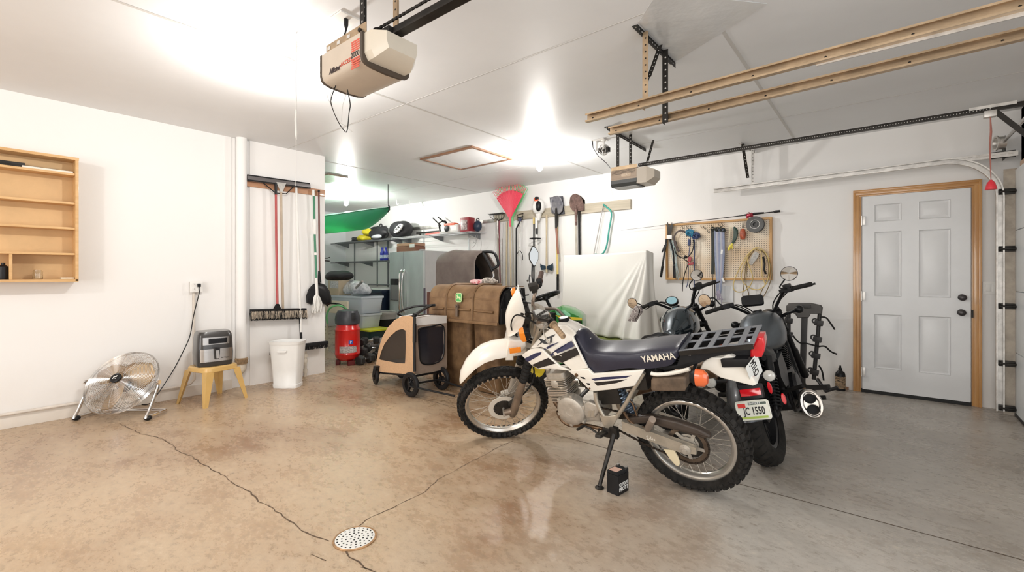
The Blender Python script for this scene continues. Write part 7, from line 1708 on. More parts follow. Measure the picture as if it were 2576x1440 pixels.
# black belt loop + cable lock ring
t = ptool('leather_strap', 'black looped strap hanging on the pegboard left side', 'strap', 270, 560)
m = MB(); m.tube([pp(x, y, 0.08) for x, y in ((225, 470), (215, 350), (260, 265), (330, 245), (395, 275), (410, 330))], 0.010, 8, sm=4, flat=0.5); m.tube([pp(x, y, 0.085) for x, y in ((228, 400), (250, 480), (290, 560))], 0.014, 8, sm=3, flat=0.5); m.build('strap', mat('black_brown_leather', (0.05, 0.03, 0.025), 0.45), t)
t = ptool('cable_lock', 'black cable lock loop crossing blue cords on the pegboard', 'cable lock', 380, 700)
m = MB(); m.tube([pp(x, y, 0.10) for x, y in ((215, 500), (250, 600), (330, 655), (420, 640), (485, 560), (512, 450), (500, 380))], 0.0065, 8, sm=4); m.tube([pp(x, y, 0.10) for x, y in ((385, 640), (370, 680), (415, 710), (420, 760), (380, 880), (350, 1000), (340, 1160))], 0.0055, 8, sm=4); m.build('cable', M_blk, t)
m = MB(); m.ball(pp(385, 640, 0.105), 0.022, 12, 8); m.build('lock_body', M_blk, t)
t = ptool('bungee_cords', 'blue and navy bungee cords bunched high on the pegboard', 'cords', 480, 700)
rnd = random.Random(8)
for (cx_, cy_, mt_) in ((450, 270, mat('bright_blue_cord', (0.04, 0.22, 0.36), 0.5)), (545, 320, mat('navy_cord', (0.05, 0.07, 0.16), 0.6))):
    m = MB()
    for i in range(9): m.torus(frame(pp(cx_+rnd.gauss(0, 8), cy_+rnd.gauss(0, 12), 0.085), (rnd.gauss(0, .5), 1, rnd.gauss(0, .5))), 0.042, 0.006, 20, 6, ry=0.028)
    m.build('coil', mt_, t)
m = MB(); m.tube([pp(460, 300, 0.09), pp(455, 440, 0.09), pp(430, 700, 0.09), pp(425, 1000, 0.09), pp(400, 1100, 0.09)], 0.005, 7, sm=3); m.tube([pp(520, 380, 0.09), pp(518, 800, 0.09), pp(518, 1280, 0.08), pp(520, 1440, 0.08)], 0.0075, 7); m.tube([pp(445, 380, 0.09), pp(440, 470, 0.1)], 0.02, 8); m.build('hanging_cords', MATS['navy_cord'], t)
t = ptool('carabiner_clip', 'dark red clip hanging low from the blue cords on the pegboard', 'clip', 460, 760)
m = MB(); m.box(pp(450, 680, 0.09), (0.04, 0.02, 0.07), (0, R(15), 0), 0.008); m.box(pp(468, 745, 0.09), (0.07, 0.025, 0.03), (0, R(-12), 0), 0.008); m.build('clip_body', mat('dull_red', (0.36, 0.05, 0.06), 0.45), t)
# strap cluster
t = ptool('ratchet_straps', 'long bundle of grey blue ratchet straps hanging from the pegboard centre', 'ratchet straps', 880, 1300)
rnd = random.Random(21); cols = [mat('strap_greyblue', (0.26, 0.30, 0.42), 0.6, noise=0.2), mat('strap_lilac', (0.38, 0.34, 0.44), 0.6), mat('strap_dark', (0.03, 0.035, 0.03), 0.6), mat('strap_grey', (0.44, 0.46, 0.50), 0.6)]
for i in range(13):
    x = 785+i*15; m = MB(); mt_ = cols[2] if i in (0, 1, 2) else cols[(0, 3, 1, 0)[i % 4]]
    x1 = 850+(x-860)*0.35; ln = 900 if i < 3 else 1180+rnd.uniform(-60, 60)
    m.tube([pp(x+rnd.uniform(-5, 5), 215, 0.09), pp(x, 300, 0.10), pp(x+4, 600, 0.09), pp((x+x1)/2+20 if i > 2 else x, 900, 0.085)]+([pp(x1+25, ln, 0.08)] if i > 2 else []), 0.0095, 6, sm=3, flat=0.45); m.build('strap', mt_, t)
m = MB()
for i in range(9): m.torus(frame(pp(800+i*20, 225+rnd.uniform(-18, 18), 0.10), (rnd.gauss(0, .5), 1, rnd.gauss(0, .5))), 0.024, 0.006, 16, 6)
m.build('ratchet_heads', cols[2], t)
m = MB()
for i in range(12): a = rnd.uniform(0, 6.28); m.tube([pp(890, 1140, 0.08), pp(890+rnd.gauss(0, 22), 1200, 0.09), pp(895+rnd.gauss(0, 26), 1290, 0.08)], 0.004, 5, sm=2)
m.tube([pp(930, 1250, 0.08), pp(930, 1360, 0.08)], 0.004, 6); m.build('frayed_ends', cols[1], t)
t = ptool('brown_belt', 'dark brown knotted belt hanging right of the ratchet straps', 'belt', 960, 900)
m = MB(); m.tube([pp(970, 240, 0.07), pp(955, 420, 0.08), pp(950, 700, 0.07), pp(955, 900, 0.07)], 0.011, 8, sm=3, flat=0.5); m.build('belt', mat('dark_brown_belt', (0.07, 0.035, 0.02), 0.5, noise=0.4, nscale=30), t)
for (y, nm) in ((560, 'paper_tag'), (990, 'paper_tag')):
    m = MB(); m.box(pp(935 if y < 900 else 955, y, 0.095), (0.022, 0.002, 0.055), (0, R(8 if y < 900 else -25), 0)); m.build(nm, M_wht, t)
# glove + spindle + spool
t = ptool('pruning_saw', 'curved dark green sheath with yellow handle on the pegboard', 'saw', 1080, 520)
m = MB(); m.tube([pp(x, y, 0.085) for x, y in ((1115, 190), (1145, 250), (1135, 350), (1095, 440))], [0.012, 0.026, 0.024, 0.012], 10, sm=4, flat=0.5); m.build('sheath', mat('dark_green', (0.02, 0.05, 0.035), 0.35), t)
m = MB(); m.tube([pp(x, y, 0.085) for x, y in ((1100, 440), (1060, 490), (1035, 545))], [0.012, 0.018, 0.010], 8, sm=3); m.tube([pp(1085, 450, 0.085), pp(1100, 520, 0.085)], 0.008, 7); m.build('handle', mat('bright_yellow', (0.80, 0.68, 0.10), 0.4), t)
m = MB(); m.tube([pp(1065, 190, 0.075), pp(1052, 300, 0.075), pp(1045, 420, 0.075)], 0.007, 8, flat=0.4); m.build('cream_strap', mat('cream_strap', (0.75, 0.68, 0.48), 0.6), t)
t = ptool('cord_winder', 'rust red wooden line winder on the pegboard left of the spool', 'line winder', 1250, 380)
m = MB(); m.lathe([(0.012, 0), (0.025, 0.01), (0.033, 0.05), (0.033, 0.08), (0.025, 0.12), (0.012, 0.13)], frame(pp(1250, 380, 0.08), (0, 0, 1)), 16, sy=0.6); m.build('winder_body', mat('rust_red_wood', (0.40, 0.09, 0.04), 0.4, noise=0.4, nscale=40), t)
m = MB(); m.tube([pp(1253, 120, 0.075), pp(1252, 200, 0.08)], [0.004, 0.009], 8); m.build('spike', M_dark, t)
t = ptool('wire_spool', 'round grey plastic wire spool at the top right of the pegboard', 'spool', 1450, 280)
F_ = frame(pp(1450, 155, 0.05), (0, -1, 0)); m = MB(); m.lathe([(0.03, 0.0), (0.088, 0.0), (0.093, 0.004), (0.093, 0.010), (0.05, 0.012), (0.045, 0.055), (0.093, 0.058), (0.095, 0.064), (0.088, 0.066), (0.05, 0.066), (0.046, 0.058), (0.030, 0.058), (0.028, 0.066), (0.022, 0.066), (0.02, 0.03)], F_, 40); m.build('spool_body', mat('spool_grey', (0.10, 0.10, 0.098), 0.45), t)
m = MB(); m.torus(F_ @ TR((0, 0, 0.067)), 0.05, 0.003, 32, 6); m.build('spool_ring', M_galv, t)
# hose / extension cord coils
t = ptool('extension_cord', 'yellow and brown extension cord coils hanging at the right of the pegboard', 'extension cord', 1420, 1180)
def loop(mm, pts, r, off): mm.tube([pp(x, y, off+0.012*math.sin(i*1.7)) for i, (x, y) in enumerate(pts)], r, 7, closed=True, sm=5)
m = MB(); loop(m, [(1440, 505), (1560, 545), (1640, 680), (1650, 880), (1600, 1050), (1500, 1130), (1380, 1120), (1280, 1050), (1230, 950), (1240, 850), (1330, 640)], 0.0058, 0.10)
loop(m, [(1445, 512), (1330, 600), (1230, 760), (1130, 980), (1110, 1110), (1170, 1170), (1280, 1150), (1370, 1060), (1400, 940), (1340, 760), (1320, 660), (1380, 545)], 0.0058, 0.115)
m.tube([pp(x, y, 0.10) for x, y in ((1590, 1050), (1540, 900), (1540, 700), (1520, 560), (1440, 515))], 0.0055, 7, sm=5); m.build('yellow_cord', mat('yellow_cord', (0.66, 0.50, 0.20), 0.5, noise=0.15), t)
m = MB(); loop(m, [(1430, 520), (1345, 580), (1300, 760), (1280, 960), (1260, 1130), (1250, 1230), (1300, 1240), (1340, 1200), (1300, 1050), (1310, 850), (1325, 690)], 0.005, 0.09)
loop(m, [(1450, 530), (1590, 600), (1640, 780), (1620, 980), (1540, 1150), (1500, 1250), (1560, 1240), (1640, 1090), (1690, 900), (1640, 680), (1560, 560)], 0.005, 0.09); m.build('brown_cord', mat('brown_cord', (0.24, 0.17, 0.08), 0.5, noise=0.2), t)
m = MB(); m.tube([pp(x, y, 0.10) for x, y in ((1560, 640), (1580, 740), (1575, 830), (1600, 900))], 0.011, 8, sm=4); m.build('black_plug_end', M_blk, t)
t = ptool('plastic_bag', 'crinkled clear plastic packet hanging inside the cord coils', 'bag', 1420, 740)
m = MB(); m.loft([[pp(x+dx, y, o_) for x, y in ((1430, 555), (1490, 590), (1480, 640), (1380, 770), (1340, 740), (1380, 620))] for o_, dx in ((0.035, 0), (0.055, 6))]); m.build('packet', mat('frosted_plastic', (0.66, 0.64, 0.60), 0.2, alpha=0.75, coat=0.5, noise=0.3, nscale=60), t)
# white paper hanging below, left cords
m = MB(); m.box(pp(1010, 1200, 0.012), (0.15, 0.004, 0.20)); tag(base_of(m.build('paper_sheet', mat('pale_paper', (0.74, 0.76, 0.78), 0.6))), 'pale paper sheet on the wall below the pegboard between cord bundles', 'paper')
m = MB(); m.tube([pp(800, 880, 0.06), pp(798, 1150, 0.05), pp(802, 1420, 0.05)], 0.0035, 6); m.tube([pp(826, 1000, 0.055), pp(834, 1420, 0.05)], 0.006, 6); tag(base_of(m.build('thin_rods', M_dark)), 'two thin dark rods hanging below the pegboard beside the ratchet straps', 'rods')
# fishing rod
t = thing('fishing_rod', 'thin fishing rod with red reel lying along the top of the pegboard', 'fishing rod', tuple(wp(1780, 555, 0.09)))
f0 = lambda x, y: wp(1560+x/5.142, 500+y/5.142, 0.075)
m = MB(); m.tube([f0(10, 410), f0(400, 365), f0(820, 308), f0(1240, 262), f0(1620, 215)], [0.0012, 0.002, 0.003, 0.004, 0.0055], 8); m.build('blank', M_blkm, t)
m = MB(); m.tube([f0(1600, 215), f0(1650, 208), f0(1740, 195), f0(1860, 185)], [0.008, 0.013, 0.013, 0.010], 10); m.tube([f0(1860, 187), f0(1990, 172)], 0.006, 8); m.tube([f0(1985, 172), f0(2010, 168), f0(2070, 162)], [0.010, 0.014, 0.013], 10); m.build('grip', M_blk, t)
m = MB(); c = f0(1685, 220)-V((0, 0.03, 0.0)); m.lathe([(0.02, -0.03), (0.028, -0.026), (0.022, -0.02), (0.022, 0.02), (0.028, 0.026), (0.02, 0.03)], frame(c, (1, -0.4, 0.1)), 20); m.tube([c+V((0.02, -0.02, 0)), c+V((0.0, -0.05, 0.03))], 0.005, 6); m.ball(c+V((-0.02, -0.05, -0.03)), 0.011, 8, 6); m.build('reel', mat('reel_red', (0.45, 0.05, 0.08), 0.25, 0.6), t)
# alcove: kayak, shelving, fridge, boxes
M_kay = mat('kayak_green', (0.08, 0.50, 0.28), 0.25, coat=0.5, col2=(0.16, 0.62, 0.40), nscale=2)
M_kayd = mat('kayak_light_green', (0.35, 0.66, 0.47), 0.3, coat=0.4)
def translucent(name, col, f, rough=0.3):
    m_ = mat(name, col, rough, coat=0.4); nt = m_.node_tree; tr = nt.nodes.new('ShaderNodeBsdfTranslucent'); tr.inputs[0].default_value = (*col, 1)
    mx = nt.nodes.new('ShaderNodeMixShader'); mx.inputs[0].default_value = f; nt.links.new(nt.nodes['Principled BSDF'].outputs[0], mx.inputs[1]); nt.links.new(tr.outputs[0], mx.inputs[2])
    nt.links.new(mx.outputs[0], nt.nodes['Material Output'].inputs[0]); return m_
M_kay = translucent('kayak_hull_green', (0.14, 0.62, 0.38), 0.5); M_kayd = translucent('kayak_deck_green', (0.40, 0.80, 0.58), 0.4)
KY = 4.46
tip = gy(979, 519, KY); stern = V((-9.75, KY, tip.z-0.06)); LK = tip.x-stern.x
t = thing('kayak', 'green plastic kayak hanging upside level under the alcove ceiling', 'kayak', (tip.x-LK/2, KY, 2.05))
t['label'] = 'green plastic kayak hanging from hooks under the alcove ceiling'
def ksec(u, deck=False):
    x = lerp(tip.x, stern.x, u); s_ = math.sin(math.pi*min(max(u, 0.0), 1))**0.62; w_ = 0.37*s_+0.004
    keel = tip.z-0.34*min(1, (u*4.2)**0.75 if u < 0.24 else 1)*(1 if u < 0.8 else max(0.05, ((1-u)/0.2)**0.7)); gun = tip.z-0.03-0.055*math.sin(math.pi*min(1, u*1.3))*1.0
    return x, w_, keel, gun
secs, dk = [], []
for i in range(30):
    u = i/29; x, w_, keel, gun = ksec(u)
    prof = [(-w_, gun), (-w_*0.97, lerp(gun, keel, 0.35)), (-w_*0.72, lerp(gun, keel, 0.72)), (-w_*0.45, lerp(gun, keel, 0.88)), (-w_*0.2, lerp(gun, keel, 0.95)), (0, keel), (w_*0.2, lerp(gun, keel, 0.95)), (w_*0.45, lerp(gun, keel, 0.88)), (w_*0.72, lerp(gun, keel, 0.72)), (w_*0.97, lerp(gun, keel, 0.35)), (w_, gun)]
    secs.append([(x, KY+a, b) for a, b in prof])
    dk.append([(x, KY-w_, gun), (x, KY-w_*0.7, gun+0.05*math.sin(math.pi*u)**0.5), (x, KY, gun+0.085*math.sin(math.pi*u)**0.5+0.002), (x, KY+w_*0.7, gun+0.05*math.sin(math.pi*u)**0.5), (x, KY+w_, gun)])
m = MB(); m.loft(secs); m.build('hull', M_kay, t, ang=60)
m = MB(); m.loft(dk); m.build('deck', M_kayd, t, ang=60)
m = MB(); m.tube([(a[0][0], a[0][1]-0.003, a[0][2]) for a in secs], 0.006, 6); m.tube([(a[-1][0], a[-1][1]+0.003, a[-1][2]) for a in secs], 0.006, 6); m.build('seam_rim', mat('dark_green_rim', (0.01, 0.12, 0.06), 0.4), t)
m = MB(); m.tube([tip+V((-0.02, 0, 0.005)), tip+V((0.01, 0, -0.01)), tip+V((-0.0, 0, -0.06)), tip+V((-0.03, 0, -0.09))], 0.010, 8, sm=3); m.tube([tip+V((-0.03, 0, 0.0)), tip+V((-0.03, 0, 0.10)), (tip.x-0.03, KY, CEIL)], 0.006, 8); m.build('bow_strap', M_blk, t)
labs = ['white ceiling hook left of the alcove bulb', 'white ceiling hook right of the kayak bow', 'white ceiling hook farthest right beyond the kayak bow']
for i, (x, y) in enumerate(((846, 495), (998, 512), (1030, 515))):
    p = gz(x, y-10, CEIL) if i else gz(846, 478, CEIL); D_ = (p-C0).dot(FW); h = 0.10
    m = MB(); q = p; m.tube([q, q-V((0, 0, h*0.6)), q+V((0.012, 0, -h)), q+V((0.035, 0, -h*1.1)), q+V((0.055, 0, -h*0.8))], 0.006, 8, sm=3); tag(base_of(m.build('ceiling_hook', M_wht)), labs[i], 'hook', 'white vinyl ceiling hooks')
# shelving
M_wire = mat('white_wire', (0.62, 0.64, 0.65), 0.4, 0.3); M_wired = mat('grey_wire', (0.20, 0.21, 0.22), 0.4, 0.5)
def wire_shelf(name, label, x0, x1, z, mt, n):
    t = thing(name, label, 'wire shelf', ((x0+x1)/2, DW, z))
    m = MB(); yf = DW-0.40
    for y, zz in ((yf, z), (yf, z-0.028), (DW-0.01, z), (DW-0.2, z-0.004)): m.tube([(x0, y, zz), (x1, y, zz)], 0.004, 6)
    k = int((x1-x0)/0.028)
    for i in range(k+1):
        x = x0+(x1-x0)*i/k; m.tube([(x, DW-0.01, z+0.003), (x, yf, z+0.003), (x, yf-0.001, z-0.028)], 0.0022, 4)
    m.build('wire_deck', mt, t)
    for i in range(n):
        x = x0+0.15+(x1-x0-0.3)*i/max(1, n-1)
        m = MB(); m.loft([[(x+dx, y, zz) for y, zz in ((DW-0.01, z-0.005), (yf+0.03, z-0.008), (yf+0.03, z-0.018), (DW-0.01, z-0.11))] for dx in (-0.0025, 0.0025)]); m.build('bracket', M_wired, t)
    return t
XR = gy(1185, 582, DW-0.4).x; XM = gy(985, 600, DW-0.4).x
ZS1, ZS2 = 1.965, 1.51
wire_shelf('wire_shelf', 'white wire shelf high on the wall above the fridge holding the chainsaw', XM, XR, ZS1, M_wire, 3)
wire_shelf('wire_shelf', 'dark wire shelf high in the alcove holding the yellow and black bags', FWX+0.02, XM-0.01, ZS1-0.003, M_wired, 3)
wire_shelf('wire_shelf', 'middle wire shelf in the alcove holding two blue bottles', FWX+0.02, gy(976, 655, DW-0.4).x, ZS2, M_wired, 3)
for i, px in enumerate((893, 950, 977, 1067, 1181)):
    x = gy(px, 700, DW).x; z0 = 0.95 if i < 3 else 1.2
    m = MB(); m.b2((x-0.012, DW-0.02, z0), (x+0.012, DW, ZS1+0.16 if i == 3 else ZS1+0.02))
    tag(base_of(m.build('shelf_upright', M_wired if i < 3 else M_wire)), ['slotted shelf upright at the far left of the alcove wall', 'slotted shelf upright left of the blue bottles', 'slotted shelf upright beside the fridge left edge', 'slotted shelf upright rising behind the fridge corner', 'slotted shelf upright under the right end of the wire shelf'][i], 'shelf upright', 'shelf uprights on the door wall')
m = MB(); zr_ = gy(900, 716, DW-0.25).z
for y in (DW-0.02, DW-0.3): m.tube([(FWX+0.05, y, zr_), (gy(976, 716, DW-0.3).x, y, zr_)], 0.008, 8)
for i in range(40): x = lerp(FWX+0.05, gy(976, 716, DW-0.3).x, i/39); m.tube([(x, DW-0.02, zr_), (x, DW-0.3, zr_)], 0.003, 5)
tag(base_of(m.build('low_wire_shelf', M_wired)), 'lowest wire shelf in the alcove behind the plastic totes', 'wire shelf')
# long dark bar + chainsaw etc on shelf
zt_ = ZS1+0.006
sh = lambda x, y, off=0.25: gy(x, y, DW-off)
m = MB(); A, B = sh(1048, 578, 0.08), sh(1115, 570, 0.08); A.z = B.z = zt_+0.09; m.beam(A, B, 0.02, 0.035, bev=0.003); m.beam((A.x+0.1, A.y, zt_+0.035), (A.x+0.12, A.y, zt_+0.035), 0.03, 0.07); m.beam((B.x-0.1, A.y, zt_+0.035), (B.x-0.12, A.y, zt_+0.035), 0.03, 0.07)
tag(base_of(m.build('metal_bar', M_dark)), 'long dark metal bar at the back of the wire shelf behind the chainsaw', 'bar')
t = thing('chainsaw', 'white and orange chainsaw with red blade cover lying on the wire shelf', 'chainsaw', (sh(1135, 575).x, DW-0.25, zt_))
x0 = sh(1112, 575).x; x1 = sh(1160, 570).x
m = MB(); m.box(((x0+x1)/2, DW-0.25, zt_+0.085), (x1-x0, 0.17, 0.15), None, 0.045, 3); m.build('engine_body', M_wht, t, ang=50)
m = MB(); m.box(((x0+x1)/2+0.02, DW-0.27, zt_+0.165), ((x1-x0)*0.55, 0.12, 0.05), None, 0.018); m.build('top_cover', MATS['orange_red'], t)
m = MB(); m.tube([(x0+0.05, DW-0.34, zt_+0.05), (x0+0.02, DW-0.34, zt_+0.20), (x0+0.10, DW-0.25, zt_+0.24), (x0+0.05, DW-0.16, zt_+0.12)], 0.012, 8, sm=4); m.build('front_handle', M_blk, t)
m = MB(); m.lathe([(0.02, 0), (0.055, 0.0), (0.06, 0.02), (0.02, 0.03)], frame(((x0+x1)/2-0.02, DW-0.335, zt_+0.09), (0, -1, 0)), 20); m.build('starter_cover', M_blk, t)
A, B = sh(1070, 578), sh(1112, 575); m = MB(); m.loft([[(A.x, DW-0.26, zt_+0.012), (A.x+0.02, DW-0.26, zt_+0.04), (B.x, DW-0.26, zt_+0.065), (B.x, DW-0.26, zt_+0.012)], [(A.x, DW-0.22, zt_+0.012), (A.x+0.02, DW-0.22, zt_+0.04), (B.x, DW-0.22, zt_+0.065), (B.x, DW-0.22, zt_+0.012)]]); m.build('blade_cover', mat('salmon_red', (0.55, 0.12, 0.09), 0.45), t)
t = thing('hedge_trimmer_bars', 'two black rods sticking up to the left behind the chainsaw', 'rods', (sh(1100, 560).x, DW-0.12, zt_))
for (a, b_) in (((1089, 549), (1112, 571)), ((1102, 547), (1122, 562))):
    m = MB(); m.tube([sh(*a, 0.12), sh(*b_, 0.12), V((sh(*b_, 0.12).x+0.10, DW-0.12, zt_+0.012))], 0.012, 8); m.build('rod', M_blk, t)
x0, x1 = sh(1168, 570).x, sh(1190, 570).x
t = thing('red_lantern', 'dark red boxy lantern at the right end of the wire shelf', 'lantern', ((x0+x1)/2, DW-0.28, zt_))
m = MB(); m.box(((x0+x1)/2, DW-0.28, zt_+0.13), (x1-x0, 0.16, 0.26), None, 0.025, 2); m.build('body', mat('wine_red', (0.30, 0.03, 0.04), 0.35), t)
m = MB(); m.box(((x0+x1)/2, DW-0.362, zt_+0.12), ((x1-x0)*0.7, 0.008, 0.17), None, 0.003); m.build('face', mat('patterned_face', (0.6, 0.5, 0.48), 0.3, col2=(0.12, 0.05, 0.05), nscale=30), t)
t = thing('small_tank', 'black round power tool case beside the red lantern on the shelf', 'case', (x1+0.1, DW-0.22, zt_))
m = MB(); m.ball((x1+0.085, DW-0.22, zt_+0.10), (0.08, 0.07, 0.10), 18, 10); m.build('case', mat('blue_black', (0.03, 0.045, 0.08), 0.3), t)
m = MB(); m.torus(frame((x1+0.085, DW-0.22, zt_+0.20), (0, 1, 0)), 0.035, 0.008, 16, 6); m.build('handle', M_blk, t)
m = MB(); m.lathe([(0.075, 0), (0.085, 0.02), (0.085, 0.16), (0.06, 0.20), (0.03, 0.22)], TR((x0-0.105, DW-0.11, zt_)), 20); tag(base_of(m.build('steel_canister', M_steel)), 'grey steel canister between the chainsaw and the red lantern', 'canister')
# hooks with wires below right end of shelf
t = thing('wire_hangers', 'tangle of thin chrome wires and hooks hanging under the right shelf end', 'wire hooks', (XR-0.1, DW-0.1, 1.5))
m = MB()
for i, (x, y0, y1) in enumerate(((1188, 585, 600), (1200, 590, 612), (1209, 588, 645), (1196, 592, 625))):
    m.tube([sh(x, y0, 0.15), sh(x+2, (y0+y1)/2, 0.13), sh(x-3, y1-6, 0.12), sh(x-8, y1, 0.12), sh(x-10, y1-10, 0.12)], 0.0035, 6, sm=3)
m.build('hooks', M_steel, t)
# bags
rnd = random.Random(31)
def blob(mm, c, d, seed=0, n=22, mm_=14, lump=0.18, flatbot=True):
    rr = random.Random(seed); ph = [(rr.uniform(0, 6.28), rr.randint(1, 4), rr.randint(1, 3), rr.uniform(0.3, 1)) for _ in range(6)]
    c = V(c); rings = []
    for k in range(1, mm_):
        th = math.pi*k/mm_; ring = []
        for i in range(n):
            a = 2*math.pi*i/n; q = 1+lump*sum(w*math.sin(f1*a+p)*math.sin(f2*th) for p, f1, f2, w in ph)/3
            z = d[2]*math.cos(th)*q*0.5
            if flatbot: z = max(z, -d[2]*0.42)
            ring.append(mm.v(c+V((d[0]*0.5*math.sin(th)**0.8*math.cos(a)*q, d[1]*0.5*math.sin(th)**0.8*math.sin(a)*q, z))))
        rings.append(ring)
    mm.skin(rings, True); return mm
def bag(name, label, cat, c, d, mt, seed=1, lump=0.2):
    m = MB(); blob(m, c, d, seed, lump=lump); o = m.build(name, mt, None, ang=60); return tag(base_of(o), label, cat)
M_bag = mat('black_nylon', (0.022, 0.022, 0.024), 0.5, bump=0.3, bscale=25); M_ylw = mat('yellow_nylon', (0.62, 0.52, 0.03), 0.45, bump=0.2)
c_ = sh(945, 580); t = thing('life_vest', 'black and yellow life vest heaped on the dark wire shelf', 'life vest', (c_.x, DW-0.22, ZS1))
m = MB(); blob(m, (sh(950, 580).x, DW-0.22, ZS1+0.14), (0.62, 0.34, 0.30), 3, lump=0.35); m.build('vest_body', M_bag, t, ang=60)
m = MB(); blob(m, (sh(930, 580).x, DW-0.30, ZS1+0.19), (0.36, 0.22, 0.14), 5, lump=0.4, flatbot=False); m.build('yellow_panel', M_ylw, t, ang=60)
m = MB(); m.torus(frame((sh(955, 570).x, DW-0.22, ZS1+0.30), (0, 1, 0)), 0.045, 0.014, 16, 6); m.build('carry_loop', M_bag, t)
c_ = sh(905, 590); t = thing('swim_fins', 'small yellow and black gear pile at the left end of the dark shelf', 'swim gear', (c_.x, DW-0.25, ZS1))
m = MB(); blob(m, (sh(917, 592).x, DW-0.25, ZS1+0.07), (0.36, 0.26, 0.14), 8, lump=0.4); m.build('yellow_gear', M_ylw, t, ang=60)
m = MB(); blob(m, (sh(898, 596).x, DW-0.25, ZS1+0.05), (0.34, 0.24, 0.11), 9, lump=0.4); m.build('black_gear', M_bag, t, ang=60)
bag('grey_cushion', 'pale grey folded cloth tucked under the life vest on the shelf', 'cloth', (sh(952, 595, 0.38).x, DW-0.42, ZS1+0.05), (0.36, 0.10, 0.09), mat('pale_grey_cloth', (0.45, 0.46, 0.48), 0.8), 11)
c_ = sh(1008, 578); t = thing('helmet_bag', 'rounded black helmet bag with white oval logo on the wire shelf', 'helmet bag', (c_.x, DW-0.24, ZS1))
m = MB(); blob(m, (c_.x, DW-0.24, ZS1+0.17), (0.62, 0.38, 0.36), 14, lump=0.10); bb = m.build('bag_body', M_bag, t, ang=60)
of = frame(sh(1003, 576, 0.47)+V((0, 0, 0)), (0.1, -1, 0.1), (1, 0, 0.75)); of.translation = V((sh(1001, 577, 0.44).x, DW-0.44, ZS1+0.175))
m = MB(); m.lathe([(0.13, -0.03), (0.13, 0.004), (0.12, 0.006)], of, 28, sy=0.42); ob = m.build('white_oval', M_wht, bb)
m = MB(); m.text('ORMA', of @ TR((0, 0, 0.007)), 0.085, 0.001, 0.002, sx=0.85); m.build('logo_letters', M_blk, ob, ang=0)
# blue bottles
M_blue = mat('cobalt_plastic', (0.02, 0.03, 0.33), 0.3, coat=0.3)
for i, (px, lb) in enumerate(((962, 'left cobalt blue bottle on the middle alcove shelf'), (971, 'right cobalt blue bottle on the middle alcove shelf'))):
    p = sh(px, 640, 0.25); t = thing('spray_bottle', lb, 'bottle', (p.x, DW-0.25, ZS2+0.005), group='blue bottles on the alcove shelf')
    T_ = TR((p.x, DW-0.25, ZS2+0.005)); m = MB(); m.lathe([(0.045, 0), (0.05, 0.01), (0.05, 0.16), (0.03, 0.21), (0.02, 0.235)], T_, 20); m.build('bottle_body', M_blue, t)
    m = MB(); m.lathe([(0.024, 0.235), (0.026, 0.28), (0.012, 0.285)], T_, 16); m.build('cap', M_blue, t)
    m = MB(); m.lathe([(0.0515, 0.05), (0.0515, 0.12)], T_, 20, cap=False); m.build('label', mat('label_white_blue', (0.75, 0.77, 0.8), 0.5, col2=(0.2, 0.25, 0.6), nscale=40), t)
# fridge
FX0, FX1, FY0, FY1, FH = gy(980, 700, 5.25).x, gy(1063, 700, 5.25).x, 5.25, 5.93, 1.655
t = thing('refrigerator', 'side by side stainless steel refrigerator against the door wall', 'refrigerator', ((FX0+FX1)/2, (FY0+FY1)/2, 0))
M_fs = mat('fridge_side_grey', (0.50, 0.50, 0.50), 0.45, noise=0.03)
M_ss = mat('brushed_stainless', (0.66, 0.72, 0.72), 0.30, 0.6, noise=0.12, nscale=2.5, stretch=(1, 1, 0.35))
m = MB(); m.b2((FX0, FY0+0.06, 0.02), (FX1, FY1, FH), 0.008); m.build('cabinet', M_fs, t)
xs = lerp(FX0, FX1, 0.46)
for nm, a, b_ in (('freezer_door', FX0, xs-0.003), ('fridge_door', xs+0.003, FX1)):
    m = MB(); n = 10; pr = []
    for i in range(n+1): u = i/n; pr.append((lerp(a, b_, u), FY0-0.018*(1-(2*((lerp(a, b_, u)-FX0)/(FX1-FX0))-1)**2)))
    ring = lambda z: [(x, y, z) for x, y in pr]+[(b_, FY0+0.055, z), (a, FY0+0.055, z)]
    m.loft([ring(0.08), ring(FH-0.012)]); m.build(nm, M_ss, t, ang=30)
for s_, x in ((-1, xs-0.045), (1, xs+0.045)):
    m = MB(); m.tube([(x, FY0-0.02, 0.52), (x, FY0-0.07, 0.60), (x-s_*0.012, FY0-0.085, 0.95), (x, FY0-0.07, 1.22), (x, FY0-0.02, 1.30)], 0.017, 10, sm=4); m.build('door_handle', M_chr, t)
xd0, xd1 = lerp(FX0, xs, 0.12), lerp(FX0, xs, 0.74)
z1, z0 = gy(990, 702, FY0).z, gy(990, 757, FY0).z
m = MB(); m.b2((xd0, FY0-0.022, z0), (xd1, FY0-0.004, z1), 0.004); dd_ = m.build('water_dispenser', mat('dispenser_black', (0.02, 0.02, 0.022), 0.25), t)
m = MB(); m.b2((xd0+0.03, FY0-0.024, z0+0.02), (xd1-0.02, FY0-0.021, z0+0.30)); m.build('dispenser_niche', mat('niche_grey', (0.25, 0.25, 0.25), 0.5), dd_)
m = MB(); m.b2((xd0, FY0-0.04, z0-0.005), (xd1, FY0-0.02, z0+0.012)); m.build('drip_tray', M_steel, dd_)
m = MB(); m.b2((FX0-0.0, FY0, 0.0), (FX1, FY0+0.5, 0.07)); m.build('kick_grille', M_blk, t)
m = MB(); m.b2((FX1-0.09, FY0-0.0, FH-0.008), (FX1-0.02, FY0+0.08, FH+0.02), 0.004); m.build('hinge_cover', M_fs, t)
